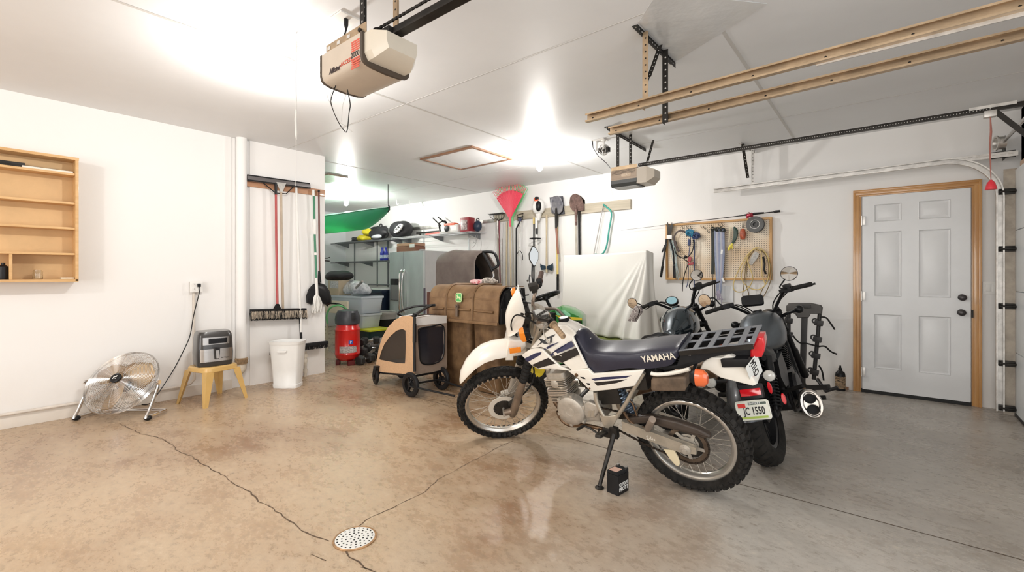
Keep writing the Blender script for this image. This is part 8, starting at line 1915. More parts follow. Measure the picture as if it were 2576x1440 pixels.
m = MB(); m.b2((FX1+0.001, FY0+0.02, 0.3), (FX1+0.004, FY0+0.065, 0.98)); m.build('side_strip', mat('purple_grey', (0.10, 0.09, 0.12), 0.5), t)
a, b_ = gy(1003, 630, FY0+0.15), gy(1050, 628, FY0+0.15)
t = thing('tackle_box', 'small brown and tan tackle box on top of the refrigerator', 'tackle box', ((a.x+b_.x)/2, FY0+0.2, FH))
m = MB(); m.b2((a.x, FY0+0.1, FH+0.001), (b_.x, FY0+0.34, FH+0.10), 0.008); m.build('base', mat('brown_box', (0.24, 0.11, 0.07), 0.4), t)
m = MB(); m.b2((a.x, FY0+0.1, FH+0.102), (b_.x, FY0+0.34, FH+0.16), 0.02); m.build('lid', mat('tan_box', (0.46, 0.27, 0.18), 0.4), t)
m = MB(); m.b2((lerp(a.x, b_.x, 0.72), FY0+0.092, FH+0.07), (lerp(a.x, b_.x, 0.97), FY0+0.1, FH+0.135), 0.003); m.build('latch_label', M_wht, t)
# navy cart bin
NX0, NX1, NY = gy(893, 800, 5.15).x, gy(962, 800, 5.15).x, 5.15
M_nvy = mat('navy_plastic', (0.012, 0.022, 0.045), 0.3, coat=0.2)
t = thing('rolling_cart', 'large navy blue plastic rolling bin behind the clear totes', 'bin', ((NX0+NX1)/2, NY+0.3, 0))
m = MB(); zt_n = gy(930, 738, NY).z; m.loft([[(lerp((NX0+NX1)/2, x, k), lerp(NY+0.20, y, k), z) for x, y in ((NX0, NY), (NX1, NY), (NX1, NY+0.40), (NX0, NY+0.40))] for z, k in ((0.02, 0.86), (zt_n, 1.0))]); m.build('bin_body', M_nvy, t, ang=30)
m = MB(); m.b2((NX0-0.02, NY-0.03, zt_n), (NX1+0.02, NY+0.42, zt_n+0.07), 0.02); m.build('lid', M_nvy, t)
m = MB(); m.b2((NX0+0.0, NY+0.0, zt_n+0.072), (NX1-0.0, NY+0.38, zt_n+0.085), 0.004); tag(base_of(m.build('foam_board', M_wht)), 'white flat board lying on the navy rolling bin lid', 'board')
# totes (stack)
def tote(name, label, px0, px1, Y, z0, z1, mt, lid=None, lidm=None, clear=False, dep=0.38, tp=0.90):
    x0, x1 = gy(px0, 800, Y).x, gy(px1, 800, Y).x; cx, cy = (x0+x1)/2, Y+dep/2
    t = thing(name, label, 'storage tote', (cx, cy, z0))
    def rg(k, z, e=0): return [(cx+a, cy+b, z) for a, b in rrect((x1-x0)*k+e, dep*k+e, 0.03)]
    m = MB()
    if clear: m.loft([rg(tp, z0+0.001), rg(tp+0.015, z0+0.01), rg(1.0, z1-0.03), rg(1.0, z1-0.03, 0.03), rg(1.0, z1, 0.03), rg(0.97, z1, 0.0), rg(tp-0.02, z0+0.012)])
    else: m.loft([rg(tp, z0+0.001), rg(1.0, z1-0.02)])
    m.build('tote_body', mt, t, ang=40)
    if lid: m = MB(); m.loft([rg(1.0, z1-0.02, 0.035), rg(1.0, z1+0.004, 0.04), rg(0.93, z1+0.010, 0.0)]); m.build('lid', lidm, t, ang=40)
    return t, cx, cy, x0, x1
M_clr = mat('frosted_clear_plastic', (0.78, 0.85, 0.90), 0.22, trans=0.45, ior=1.2, coat=0.2)
TY = 3.95
zA, zB, zC, zD = gy(900, 870, TY).z, gy(900, 828, TY).z, gy(900, 790, TY).z, gy(900, 746, TY).z
zA = max(zA, 0.14)
tote('storage_tote', 'black tote at the bottom of the stack left of the dumbbells', 862, 900, TY, 0.0, zA+0.03, M_blk, True, M_blk, dep=0.36, tp=0.95)
tote('storage_tote', 'dark green tote with yellow lid in the tote stack', 850, 930, TY, zA+0.042, zB, mat('dark_green_tote', (0.012, 0.035, 0.035), 0.4), True, mat('lime_yellow', (0.62, 0.66, 0.03), 0.4))
tote('storage_tote', 'lower clear plastic tote standing on the yellow lid', 850, 912, TY, zB+0.011, zC, M_clr, clear=True, dep=0.34)
t, cx, cy, x0, x1 = tote('storage_tote', 'upper clear plastic tote with shoes inside on top of the stack', 832, 911, TY-0.02, zC+0.002, zD, M_clr, clear=True)
m = MB(); blob(m, (lerp(x0, x1, 0.68), cy-0.03, lerp(zC, zD, 0.5)), (0.13, 0.12, 0.16), 4, lump=0.1, flatbot=False); tag(m.build('blue_shoe', mat('slate_blue', (0.14, 0.17, 0.33), 0.6)), 'slate blue shoe sole seen inside the upper clear tote', 'shoe')
m = MB(); blob(m, (lerp(x0, x1, 0.78), cy-0.06, lerp(zC, zD, 0.25)), (0.16, 0.08, 0.07), 6, lump=0.1, flatbot=False); tag(m.build('white_shoe', M_wht), 'white shoe inside the upper clear tote', 'shoe')
m = MB(); a, b_ = gy(820, 800, TY-0.14), gy(876, 800, TY-0.14); zz = gy(850, 757, TY-0.14).z; m.b2((a.x, TY-0.16, zz-0.20), (b_.x, TY-0.13, zz), 0.003); m.b2((a.x+0.02, TY-0.13, zz-0.20), (b_.x-0.02, TY-0.07, zz-0.18)); m.b2((b_.x-0.05, TY-0.15, 0), (b_.x-0.02, TY-0.13, zz-0.2)); m.b2((a.x+0.02, TY-0.15, 0), (a.x+0.05, TY-0.13, zz-0.2)); tag(base_of(m.build('cream_board', mat('cream_board', (0.72, 0.66, 0.50), 0.5))), 'cream coloured board behind the compressor in front of the totes', 'board')
# clear bag and label box and duffel on the stack
m = MB(); blob(m, (gy(878, 735, TY+0.15).x+0.12, TY+0.2, zD+0.12), (0.44, 0.30, 0.24), 17, lump=0.45); tag(base_of(m.build('clear_bag', mat('crinkled_clear', (0.42, 0.45, 0.47), 0.12, col2=(0.78, 0.80, 0.82), nscale=22, coat=0.8, bump=1.0, bscale=22), ang=70)), 'crinkled clear plastic bag of gear on the upper clear tote', 'plastic bag')
m = MB(); m.tube([gy(892, 728, TY+0.1), gy(907, 713, TY+0.12), gy(912, 708, TY+0.12)], 0.02, 10); tag(base_of(m.build('grey_tube', M_galv)), 'grey tube sticking out of the clear plastic bag', 'tube')
TX0 = gy(830, 740, TY+0.0).x; TX1 = gy(852, 740, TY).x
t = thing('carton', 'tan carton with printed white label beside the clear bag', 'carton', ((TX0+TX1)/2, TY+0.1, zD))
m = MB(); zq = gy(840, 706, TY).z; m.b2((TX0-0.05, TY+0.0, zD+0.001), (TX1, TY+0.22, zq), 0.003); m.build('box', mat('kraft_card', (0.48, 0.40, 0.28), 0.7), t)
m = MB(); m.b2((TX0, TY-0.003, zq-0.13), (TX1-0.01, TY, zq-0.01)); m.build('white_label', mat('printed_label', (0.78, 0.78, 0.76), 0.5, col2=(0.3, 0.3, 0.32), nscale=70), t)
bag('black_duffel', 'black duffel bag lying on the carton at the alcove left edge', 'duffel bag', (gy(842, 710, TY+0.05).x, TY+0.12, zq+0.075), (0.60, 0.34, 0.17), M_bag, 19, 0.25)
# trash can with liner
tc = gz(965, 884); tc = gy(960, 800, 4.62); tc.z = 0; ztc = gy(965, 786, 4.6).z
t = thing('trash_can', 'black trash can with clear liner in front of the refrigerator', 'trash can', tuple(tc))
T_ = TR(tc); m = MB(); m.lathe([(0.18, 0), (0.19, 0.02), (0.245, ztc-0.03), (0.235, ztc-0.03), (0.18, 0.03), (0.001, 0.03)], T_, 32, cap=False); m.build('can_body', M_blkm, t)
m = MB(); pr = [(0.262, ztc-0.11), (0.258, ztc-0.05), (0.262, ztc+0.005), (0.25, ztc+0.012), (0.235, ztc), (0.20, ztc-0.15), (0.001, ztc-0.22)]; m.lathe(pr, T_, 40, cap=False)
m.build('clear_liner', mat('liner_film', (0.60, 0.60, 0.57), 0.2, alpha=0.55, coat=0.6, bump=0.6, bscale=30), t)
# compressor
cc = V((-5.50, 3.30, 0)); cc = gz(856, 920); cc = V((cc.x-0.02, cc.y+0.12, 0)); dC = (cc-C0).dot(FW)
zk = lambda y: CAMZ+(HY-y)/FPX*dC
rC = 0.165
t = thing('air_compressor', 'red upright air compressor with black motor cover beside the partition', 'air compressor', (cc.x, cc.y, 0))
T_ = TR((cc.x, cc.y, 0)); M_crd = mat('compressor_red', (0.62, 0.012, 0.010), 0.22, coat=0.6)
zb_, zt_ = zk(908), zk(812)
m = MB(); m.lathe([(0.02, zb_), (rC*0.6, zb_+0.012), (rC*0.93, zb_+0.055), (rC, zb_+0.10), (rC*1.012, zb_+0.102), (rC*1.012, zb_+0.11), (rC, zb_+0.112), (rC, zt_-0.10), (rC*1.012, zt_-0.098), (rC*1.012, zt_-0.088), (rC*0.985, zt_-0.08), (rC*0.85, zt_-0.02), (rC*0.5, zt_)], T_, 48); m.build('tank', M_crd, t, ang=50)
zc0, zc1 = zk(814), zk(779)
m = MB(); m.lathe([(rC*0.9, zc0-0.01), (rC*1.05, zc0+0.0), (rC*1.08, zc0+0.06), (rC*1.03, zc0+0.11), (rC*0.85, zc1-0.015), (rC*0.4, zc1)], T_, 36, sy=0.9); m.build('motor_cover', mat('charcoal_plastic', (0.05, 0.052, 0.06), 0.4, noise=0.2), t, ang=50)
tc_ = (C0-cc); tc_.z = 0; tc_.normalize(); sd_ = V((-tc_.y, tc_.x, 0))
m = MB(); p = cc+tc_*(rC*0.99)+sd_*0.075*(-1 if sd_.dot(RT) < 0 else 1); m.box((p.x, p.y, (zc0+zc1)/2+0.01), (0.07, 0.05, 0.09), (0, 0, math.atan2(tc_.y, tc_.x)), 0.006); m.build('vent', M_blk, t)
for k in range(3):
    a = math.atan2(tc_.y, tc_.x)+R(20)+k*R(120); q = cc+V((math.cos(a), math.sin(a), 0))*rC*0.75
    m = MB(); m.box((q.x, q.y, zb_*0.5+0.01), (0.05, 0.09, zb_+0.02), (0, 0, a), 0.008); m.build('foot', mat('dark_red_black', (0.12, 0.015, 0.015), 0.5), t)
m = MB(); n = 12; a0 = math.atan2(tc_.y, tc_.x); z0, z1 = zk(884), zk(868)
sgn = 1
rings = []
for i in range(n+1): a = a0-R(38)+R(80)*i/n; c_ = V((math.cos(a), math.sin(a), 0)); rings.append([cc+c_*rC*1.0+V((0, 0, z0)), cc+c_*rC*1.0+V((0, 0, z1)), cc+c_*(rC*1.012)+V((0, 0, z1)), cc+c_*(rC*1.012)+V((0, 0, z0))])
m.loft(rings); m.build('warning_labels', mat('label_print', (0.70, 0.68, 0.66), 0.45, col2=(0.16, 0.10, 0.10), nscale=55, stretch=(1, 1, 2.5)), t, ang=30)
bp_ = cc+V((math.cos(a0+R(14)), math.sin(a0+R(14)), 0))*(rC*1.005); F_ = frame((bp_.x, bp_.y, zk(858)), (bp_-cc).normalized(), (-math.sin(a0+R(14)), math.cos(a0+R(14)), 0))
m = MB(); m.plate(rrect(0.055, 0.05, 0.006), F_, 0.006); lg_ = m.build('brand_badge', mat('badge_blue', (0.05, 0.09, 0.40), 0.4), t)
m = MB(); m.text('P', F_ @ TR((0, 0, 0.0035)) @ RO(0, 4, 'Z'), 0.045, 0.001, 0.001); m.build('badge_letter', M_wht, lg_, ang=0)
t = thing('air_hose', 'green and yellow air hose draped over the compressor down to the floor', 'hose', (cc.x, cc.y, 0))
m = MB(); gg = lambda x, y, dd=0.0: gd(x, y, dC+dd)
m.tube([gg(824, 815, 0.05), gg(822, 795, 0.05), gg(830, 776, 0.02), gg(845, 769, 0.0), gg(858, 770, 0.02), gg(872, 778, 0.16)], 0.013, 9, sm=5); m.build('green_hose', mat('green_hose', (0.16, 0.52, 0.20), 0.4), t)
m = MB(); m.tube([gg(885, 838, 0.1), gg(891, 860, 0.1), gg(898, 885, 0.06), gg(899, 903, 0.0), gg(891, 913, -0.05), gg(884, 917, -0.05)], 0.009, 8, sm=5); m.tube([gg(872, 778, 0.16), gg(881, 800, 0.22), gg(885, 838, 0.1)], 0.010, 8, sm=4); m.build('yellow_hose', mat('lime_hose', (0.60, 0.70, 0.25), 0.4), t)
m = MB(); m.tube([gg(822, 770, 0.1), gg(830, 764, 0.1), gg(850, 765, 0.1), gg(866, 772, 0.12)], 0.012, 8, sm=4); m.build('handle_hose', M_blk, t)
# dumbbells
M_db = mat('dumbbell_rubber', (0.022, 0.021, 0.020), 0.42, noise=0.2)
labs = ['front hex dumbbell at the bottom of the pile', 'hex dumbbell at the lower left of the pile beside the compressor hose', 'hex dumbbell at the lower right of the pile by the stroller', 'hex dumbbell in the second row left', 'hex dumbbell in the second row centre', 'hex dumbbell in the second row right', 'hex dumbbell on top of the pile left', 'hex dumbbell on top of the pile right']
dbp = [(918, 903), (898, 897), (940, 900), (903, 882), (920, 883), (938, 882), (913, 866), (932, 866)]
for i, (x, y) in enumerate(dbp):
    D_ = (6.22, 6.45, 6.50, 6.50, 6.45, 6.62, 6.58, 6.70)[i]; p = gd(x, y, D_); rnd = random.Random(50+i); hr = 0.058 if i != 0 else 0.070
    p.z = hr*0.87+0.002 if i < 3 else (hr*2.6 if i < 6 else hr*4.3)
    ax = V((rnd.uniform(-0.4, 0.9), -1, rnd.uniform(-0.1, 0.1) if i < 3 else rnd.uniform(-0.15, 0.15))).normalized() if i not in (1, 3) else V((1, -0.4, 0)).normalized()
    t = thing('dumbbell', labs[i], 'dumbbell', tuple(p), group='hex dumbbells in a pile behind the stroller')
    F_ = frame(p, ax);
    for s_ in (-1, 1):
        m = MB(); m.lathe([(hr*0.80, s_*0.045), (hr, s_*0.055), (hr, s_*0.115), (hr*0.80, s_*0.125)], F_ @ RO(R(30), 4, 'Z'), 6); m.build('hex_head', M_db, t, ang=20)
    m = MB(); m.tube([F_ @ V((0, 0, -0.05)), F_ @ V((0, 0, 0)), F_ @ V((0, 0, 0.05))], [0.014, 0.017, 0.014], 12); m.build('handle', M_chr, t)
m = MB(); a, b_ = gd(918, 856, 7.0), gd(955, 853, 7.0); a.z = b_.z = 0.0; m.box(((a.x+b_.x)/2, (a.y+b_.y)/2, 0.13), (0.30, 0.16, 0.26), (0, 0, R(39)), 0.03, 2); tag(base_of(m.build('foil_parcel', mat('foil_silver', (0.62, 0.62, 0.64), 0.25, 0.8, bump=1.0, bscale=25))), 'silver foil wrapped parcel behind the dumbbell pile', 'parcel')
# hooks on partition edge
m = MB(); p = gx(820, 650, LW+0.02); m.tube([(LW+0.0, 2.91, p.z), (LW+0.0, 2.95, p.z), (LW+0.0, 2.985, p.z+0.015)], 0.005, 6); m.tube([(LW, 2.91, p.z-0.03), (LW, 2.98, p.z-0.035)], 0.008, 6); tag(base_of(m.build('wall_hook', M_dark)), 'small black hook on the end of the partition beside the green kayak', 'hook')
# stroller, bagger, tractor, sheet, rack
# pet stroller
SP0, SP1 = V((-4.36, 2.98, 0)), V((-3.70, 2.92, 0))
t = thing('pet_stroller', 'tan fabric pet stroller with black mesh windows and small black wheels', 'pet stroller', (-4.0, 3.1, 0))
M_tan = mat('tan_fabric', (0.60, 0.38, 0.22), 0.85, noise=0.06, nscale=60, bump=0.25, bscale=120); M_tau = mat('taupe_fabric', (0.28, 0.215, 0.17), 0.8, noise=0.08, bump=0.3, bscale=60)
M_mesh = mat('black_mesh', (0.06, 0.055, 0.05), 0.5, alpha=0.38); M_mshb = mat('dark_window', (0.02, 0.02, 0.028), 0.18, coat=0.8)
n0 = (SP1-SP0); n0.z = 0; n0 = V((n0.y, -n0.x, 0)).normalized()      # towards the camera side
fp = lambda x, y, o=0.0: gpl(x, y, SP0+n0*o, n0)
outl = [(944, 932), (948, 905), (953, 875), (962, 848), (975, 825), (992, 806), (1012, 796), (1030, 794), (1041, 799), (1043, 830), (1044, 870), (1043, 942), (1000, 940), (960, 937)]
win = [(954, 905), (958, 888), (966, 868), (980, 848), (998, 832), (1012, 828), (1020, 832), (1021, 870), (1019, 915), (1000, 914), (975, 909)]
# front panel with window opening : bridge the two outlines
def bridge_panel(mm, outer, inner, place, th, N=56):
    def resample(p, n):
        L = [0];
        for i in range(len(p)): L.append(L[-1]+(V(p[(i+1) % len(p)])-V(p[i])).length)
        out = []
        for k in range(n):
            s_ = L[-1]*k/n
            for i in range(len(p)):
                if L[i] <= s_ <= L[i+1]: out.append(V(p[i]).lerp(V(p[(i+1) % len(p)]), (s_-L[i])/(L[i+1]-L[i]+1e-9))); break
        return out
    A = resample(outer, N); c = sum((V(q) for q in inner), V((0, 0)))/len(inner); B0 = resample(inner, N*3); B = []
    for a in A:
        d = (a-c).normalized(); B.append(max(B0, key=lambda q: (q-c).normalized().dot(d)))
    r = [[mm.v(place(p.x, p.y, o)) for p in L_] for L_, o in ((A, 0), (A, th), (B, th), (B, 0))]
    mm.skin(r, closed=True, cap=False)
m = MB(); bridge_panel(m, outl, win, fp, 0.012); m.build('front_panel', M_tan, t, ang=40)
m = MB(); m.loft([[fp(x, y, 0.004) for x, y in win], [fp(x, y, 0.006) for x, y in win]]); m.build('front_mesh_window', M_mesh, t)
# side: from right front edge back along -n0
SD = 0.40
sb = V((-n0.x, -n0.y, 0)); rt_b = fp(1043, 942); rt_t = fp(1041, 800)
def sp(u, z): p = rt_b+sb*(SD*u); return V((p.x, p.y, z))
zb0, zt0_ = rt_b.z, rt_t.z
m = MB(); NU, NV = 14, 8
rows_o = [(0, zb0-0.02), (0, zt0_), (0.5, zt0_+0.01), (1, zt0_-0.01), (1, zb0-0.02)]
O2 = [(0.0, zb0), (0.0, lerp(zb0, zt0_, 0.5)), (0.0, zt0_), (0.5, zt0_+0.015), (1.0, zt0_), (1.0, lerp(zb0, zt0_, 0.5)), (1.0, zb0), (0.5, zb0-0.01)]
I2 = [(0.20, lerp(zb0, zt0_, 0.18)), (0.13, lerp(zb0, zt0_, 0.35)), (0.10, lerp(zb0, zt0_, 0.70)), (0.14, lerp(zb0, zt0_, 0.80)), (0.5, lerp(zb0, zt0_, 0.82)), (0.88, lerp(zb0, zt0_, 0.80)), (0.9, lerp(zb0, zt0_, 0.35)), (0.80, lerp(zb0, zt0_, 0.18)), (0.5, lerp(zb0, zt0_, 0.13))]
rtv = (SP1-SP0).normalized()
bridge_panel(m, [(a*SD, b) for a, b in O2], [(a*SD, b) for a, b in I2], lambda u, z, o: sp(u/SD, z)+rtv*o, 0.01); m.build('side_panel', M_tau, t, ang=40)
m = MB(); m.loft([[sp(u, z)+rtv*0.002 for u, z in I2], [sp(u, z)+rtv*0.006 for u, z in I2]]); m.build('side_window', M_mshb, t)
m = MB(); m.tube([sp(u, z)+rtv*0.010 for u, z in I2], 0.008, 6, closed=True, sm=3); m.build('window_piping', M_blk, t)
m = MB(); m.loft([[sp(u, z)+rtv*0.012 for u, z in ((0.02, lerp(zb0, zt0_, 0.86)), (0.98, lerp(zb0, zt0_, 0.86)), (0.98, zt0_-0.005), (0.5, zt0_+0.012), (0.02, zt0_-0.005))], [sp(u, z)-rtv*0.3 for u, z in ((0.02, lerp(zb0, zt0_, 0.86)), (0.98, lerp(zb0, zt0_, 0.86)), (0.98, zt0_-0.005), (0.5, zt0_+0.012), (0.02, zt0_-0.005))]]); m.build('pale_roof', mat('roof_cream', (0.70, 0.68, 0.66), 0.7), t)
# left side and floor, back
lf_b, lf_t = fp(945, 932), fp(1012, 796)
m = MB(); m.loft([[fp(x, y), fp(x, y)+sb*SD] + [fp(x, y)+sb*SD-rtv*-0.004, fp(x, y)+rtv*0.004] for x, y in outl[:8]], cap=False); m.build('rear_hood', M_tan, t, ang=60)
m = MB(); q = [(lf_b.x, lf_b.y), (rt_b.x, rt_b.y), (rt_b.x+sb.x*SD, rt_b.y+sb.y*SD), (lf_b.x+sb.x*SD, lf_b.y+sb.y*SD)]; m.prism([(x, y, zb0+0.0) for x, y in q], (0, 0, 0.02)); m.build('floor_tray', M_tau, t)
m = MB(); m.tube([fp(1043, 935, 0.012), fp(1042, 865, 0.014), fp(1043, 795, 0.014)], 0.014, 10); m.lathe([(0.02, -0.012), (0.02, 0.012)], frame(fp(1043, 793, 0.02), n0), 16)
m.tube([fp(1043, 795, 0.014), gd(1060, 782, 4.75), gd(1082, 770, 4.95), gd(1095, 768, 4.98)], 0.015, 10, sm=3); m.tube([gd(1095, 768, 4.98), gd(1040, 772, 5.0), gd(1000, 790, 4.95), fp(985, 812)-n0*0.3], 0.012, 8, sm=3); m.build('handle_frame', M_blk, t)
m = MB(); m.tube([fp(1042.5, 862, 0.02), fp(1043, 815, 0.02)], 0.019, 10); m.build('slider_grip', M_blk, t)
m = MB(); m.tube([rt_b+V((0, 0, -0.02)), rt_b+sb*SD+V((0, 0, -0.02)), lf_b+sb*SD+V((0, 0, -0.02)), lf_b+V((0, 0, -0.02))], 0.011, 8, closed=True)
fw1 = gz(941, 969); fw2 = gz(1029, 1001); M_wh = M_blk
m.tube([rt_b+V((0, 0, -0.02)), V((fw2.x, fw2.y, 0.13))], 0.012, 8)
m.tube([V((fw2.x, fw2.y, 0.13))-n0*0.01, V((fw2.x, fw2.y, 0.12))+sb*0.36, V((fw2.x+0.45, fw2.y, 0.10))+sb*0.33], 0.010, 8); m.tube([V((fw2.x+0.02, fw2.y, 0.115)), V((fw2.x+0.55, fw2.y+0.10, 0.09))], 0.010, 8); m.build('chassis', M_blk, t)
def small_wheel(c, ax, r, w_, nm='wheel'):
    F_ = frame(c, ax); m = MB(); m.torus(F_, r-0.018, 0.018, 32, 8); m.lathe([(r-0.05, -w_/2), (r-0.02, -w_/2), (r-0.02, w_/2), (r-0.05, w_/2), (r-0.05, -w_/2)], F_, 32, cap=False); m.lathe([(0.022, -w_/2-0.006), (0.022, w_/2+0.006)], F_, 16)
    for k in range(3): a = 2*math.pi*k/3; m.beam(F_ @ V((0.02*math.cos(a), 0.02*math.sin(a), 0)), F_ @ V(((r-0.04)*math.cos(a), (r-0.04)*math.sin(a), 0)), 0.022, 0.02)
    return m.build(nm, M_wh, t)
small_wheel(V((fw1.x, fw1.y+0.02, 0.092)), (-0.35, -1, 0), 0.090, 0.03); small_wheel(V((fw2.x, fw2.y+0.02, 0.127)), (0.0, -1, 0), 0.125, 0.036)
small_wheel(V((fw1.x, fw1.y+0.38, 0.092)), (0.25, -1, 0), 0.090, 0.03); small_wheel(V((fw2.x+0.03, fw2.y+0.40, 0.127)), (0.0, -1, 0), 0.125, 0.036)
for q in (V((fw1.x, fw1.y+0.02, 0.092)), V((fw1.x, fw1.y+0.38, 0.092))):
    m = MB(); m.loft([[q+V((a*0.026+0.03, b*0.03, 0.12)) for a, b in ((-1, -1), (1, -1), (1, 1), (-1, 1))], [q+V((a*0.02+0.01, b*0.035, 0.03)) for a, b in ((-1, -1), (1, -1), (1, 1), (-1, 1))], [q+V((a*0.014, b*0.035, 0.0)) for a, b in ((-1, -1), (1, -1), (1, 1), (-1, 1))]]); m.build('caster_fork', M_blk, t)
# lawn tractor bagger (hopper lid + two bags)
HY0 = 3.36
h = lambda x, y, Y=HY0: gy(x, y, Y)
hx0, hx1 = h(1078, 760).x, h(1252, 760).x; hzb = h(1150, 808).z; hzt = h(1150, 716, HY0+0.22).z
t = thing('mower_bagger', 'brown ribbed grass bagger lid with green logo over two dusty brown bags', 'grass bagger', ((hx0+hx1)/2, HY0+0.2, 0))
M_hop = mat('dusty_brown_plastic2', (0.15, 0.082, 0.038), 0.38, col2=(0.27, 0.165, 0.085), nscale=6, bump=0.1, bscale=12)
HD = 0.46
def hprof(o=0.0): # y,z profile from the front lower lip over the top
    out = [(HY0-0.0-o, hzb), (HY0+0.012-o, lerp(hzb, hzt, 0.35))]
    for i in range(9):
        a = R(180-90*i/8); out.append((HY0+0.17+0.155*math.cos(a)-o*abs(math.cos(a)), hzt-0.15+(0.15+o)*math.sin(a)))
    out += [(HY0+HD-0.05, hzt-0.01+o)]
    return out
m = MB(); pr = hprof(); inner = [(y+0.012, z-0.010) for y, z in pr]
m.loft([[(x, y, z) for y, z in pr]+[(x, y, z) for y, z in reversed(inner)] for x in (hx0, hx1)]); lid = m.build('hopper_lid', M_hop, t, ang=40)
m = MB()
po_ = hprof(0.007)
for u in (0.27, 0.66):
    xx = lerp(hx0, hx1, u); m.tube([(xx-0.01*0, y, z) for y, z in po_[:-1]]+[(xx, HY0+HD, hzt)], 0.015, 6)
for fz_ in (0.30, 0.62):
    for (u0, u1) in ((0.05, 0.25), (0.30, 0.63), (0.69, 0.94)):
        m.tube([(lerp(hx0, hx1, lerp(u0, u1, k/6)), HY0+0.004+(0.02 if fz_ > 0.5 else 0), lerp(hzb, hzt, fz_)+0.012*math.sin(math.pi*lerp(u0, u1, k/6))) for k in range(7)], 0.013, 6)
m.build('ribs', M_hop, lid)
m = MB(); m.beam((hx0-0.01, HY0-0.008, hzb+0.005), (hx1+0.01, HY0-0.008, hzb+0.005), 0.03, 0.03, bev=0.006); m.build('lower_lip', M_hop, lid)
m = MB(); m.box((lerp(hx0, hx1, 0.46), HY0-0.015, lerp(hzb, hzt, 0.30)), (0.03, 0.02, 0.13), None, 0.004); m.lathe([(0.012, 0), (0.012, 0.02)], frame((lerp(hx0, hx1, 0.46), HY0-0.02, lerp(hzb, hzt, 0.42)), (0, -1, 0)), 12); m.build('latch', mat('latch_grey', (0.16, 0.12, 0.09), 0.5), t)
LF = Matrix(((1, 0, 0, lerp(hx0, hx1, 0.48)), (0, 0, -1, HY0-0.004), (0, 1, 0, h(1156, 749).z), (0, 0, 0, 1)))
m = MB(); m.plate(rrect(0.088, 0.098, 0.02), LF, 0.01, 0.002); em = m.build('emblem', mat('emblem_green', (0.10, 0.46, 0.14), 0.4), t)
m = MB(); q = rrect(0.082, 0.092, 0.018); m.tube([LF @ V((a, b, 0.006)) for a, b in q], 0.0035, 6, closed=True)
deer = [(-0.030, -0.004), (-0.016, 0.006), (-0.010, 0.010), (0.006, 0.008), (0.016, 0.016), (0.012, 0.030), (0.018, 0.026), (0.024, 0.020), (0.030, 0.018), (0.024, 0.010), (0.022, -0.002), (0.030, -0.016), (0.026, -0.020), (0.014, -0.008), (-0.006, -0.008), (-0.010, -0.026), (-0.016, -0.026), (-0.016, -0.010), (-0.024, -0.016), (-0.030, -0.028), (-0.034, -0.026), (-0.028, -0.012)]
m.prism([LF @ V((-a, b+0.002, 0.005)) for a, b in deer], LF.to_3x3() @ V((0, 0, 0.003))); m.tube([LF @ V((-0.012, 0.030, 0.007)), LF @ V((-0.02, 0.038, 0.007)), LF @ V((-0.004, 0.040, 0.007))], 0.002, 5); m.build('emblem_print', mat('emblem_cream', (0.72, 0.80, 0.45), 0.5), em)
# black side body right of the lid
m = MB(); pts = [(HY0+0.03, hzb-0.0), (HY0+0.03, lerp(hzb, hzt, 0.45)), (HY0+0.10, hzt-0.06), (HY0+0.2, hzt-0.02), (HY0+0.42, hzt-0.03), (HY0+0.46, hzb+0.02)]
m.loft([[(x, y, z) for y, z in pts] for x in (hx0+0.02, hx1+0.012)]); m.build('hopper_frame', M_blkm, t, ang=30)
m = MB(); m.b2((hx1+0.012, HY0+0.03, hzb+0.0), (hx1+0.03, HY0+0.16, lerp(hzb, hzt, 0.42)), 0.006); m.b2((hx1+0.014, HY0+0.10, lerp(hzb, hzt, 0.45)), (hx1+0.028, HY0+0.13, lerp(hzb, hzt, 0.8)), 0.004); m.build('side_latch', M_blk, t)
M_gbag = mat('dirty_brown_bag', (0.085, 0.045, 0.02), 0.62, col2=(0.19, 0.11, 0.05), nscale=7, bump=0.4, bscale=14)
for (a, b_) in ((1112, 1180), (1189, 1252)):
    x0, x1 = h(a, 880, HY0+0.05).x, h(b_, 880, HY0+0.05).x; cx = (x0+x1)/2; w_ = x1-x0
    m = MB(); m.loft([[(cx+p*k, HY0+0.24+q*k2, z) for p, q in rrect(w_, 0.38, 0.05)] for z, k, k2 in ((0.012, 0.86, 0.80), (0.03, 0.90, 0.84), (0.35, 0.95, 0.93), (hzb+0.02, 1.05, 1.02))]); m.build('grass_bag', M_gbag, t, ang=50)
# things on the bagger
t2 = t
t = thing('patterned_gloves', 'red and leopard patterned gloves lying on the bagger lid', 'gloves', (h(1220, 712).x, HY0+0.3, hzt))
zg_ = hzt+0.008
m = MB(); blob(m, (h(1205, 712, HY0+0.3).x, HY0+0.3, zg_+0.022), (0.24, 0.20, 0.055), 3, lump=0.3); m.build('red_glove', mat('red_white_pattern', (0.50, 0.03, 0.05), 0.8, col2=(0.75, 0.68, 0.66), nscale=45), t, ang=60)
m = MB(); blob(m, (h(1228, 710, HY0+0.3).x, HY0+0.32, zg_+0.03), (0.18, 0.18, 0.075), 5, lump=0.25); m.build('leopard_cuff', mat('leopard_pattern', (0.66, 0.60, 0.52), 0.8, col2=(0.04, 0.03, 0.03), nscale=60), t, ang=60)
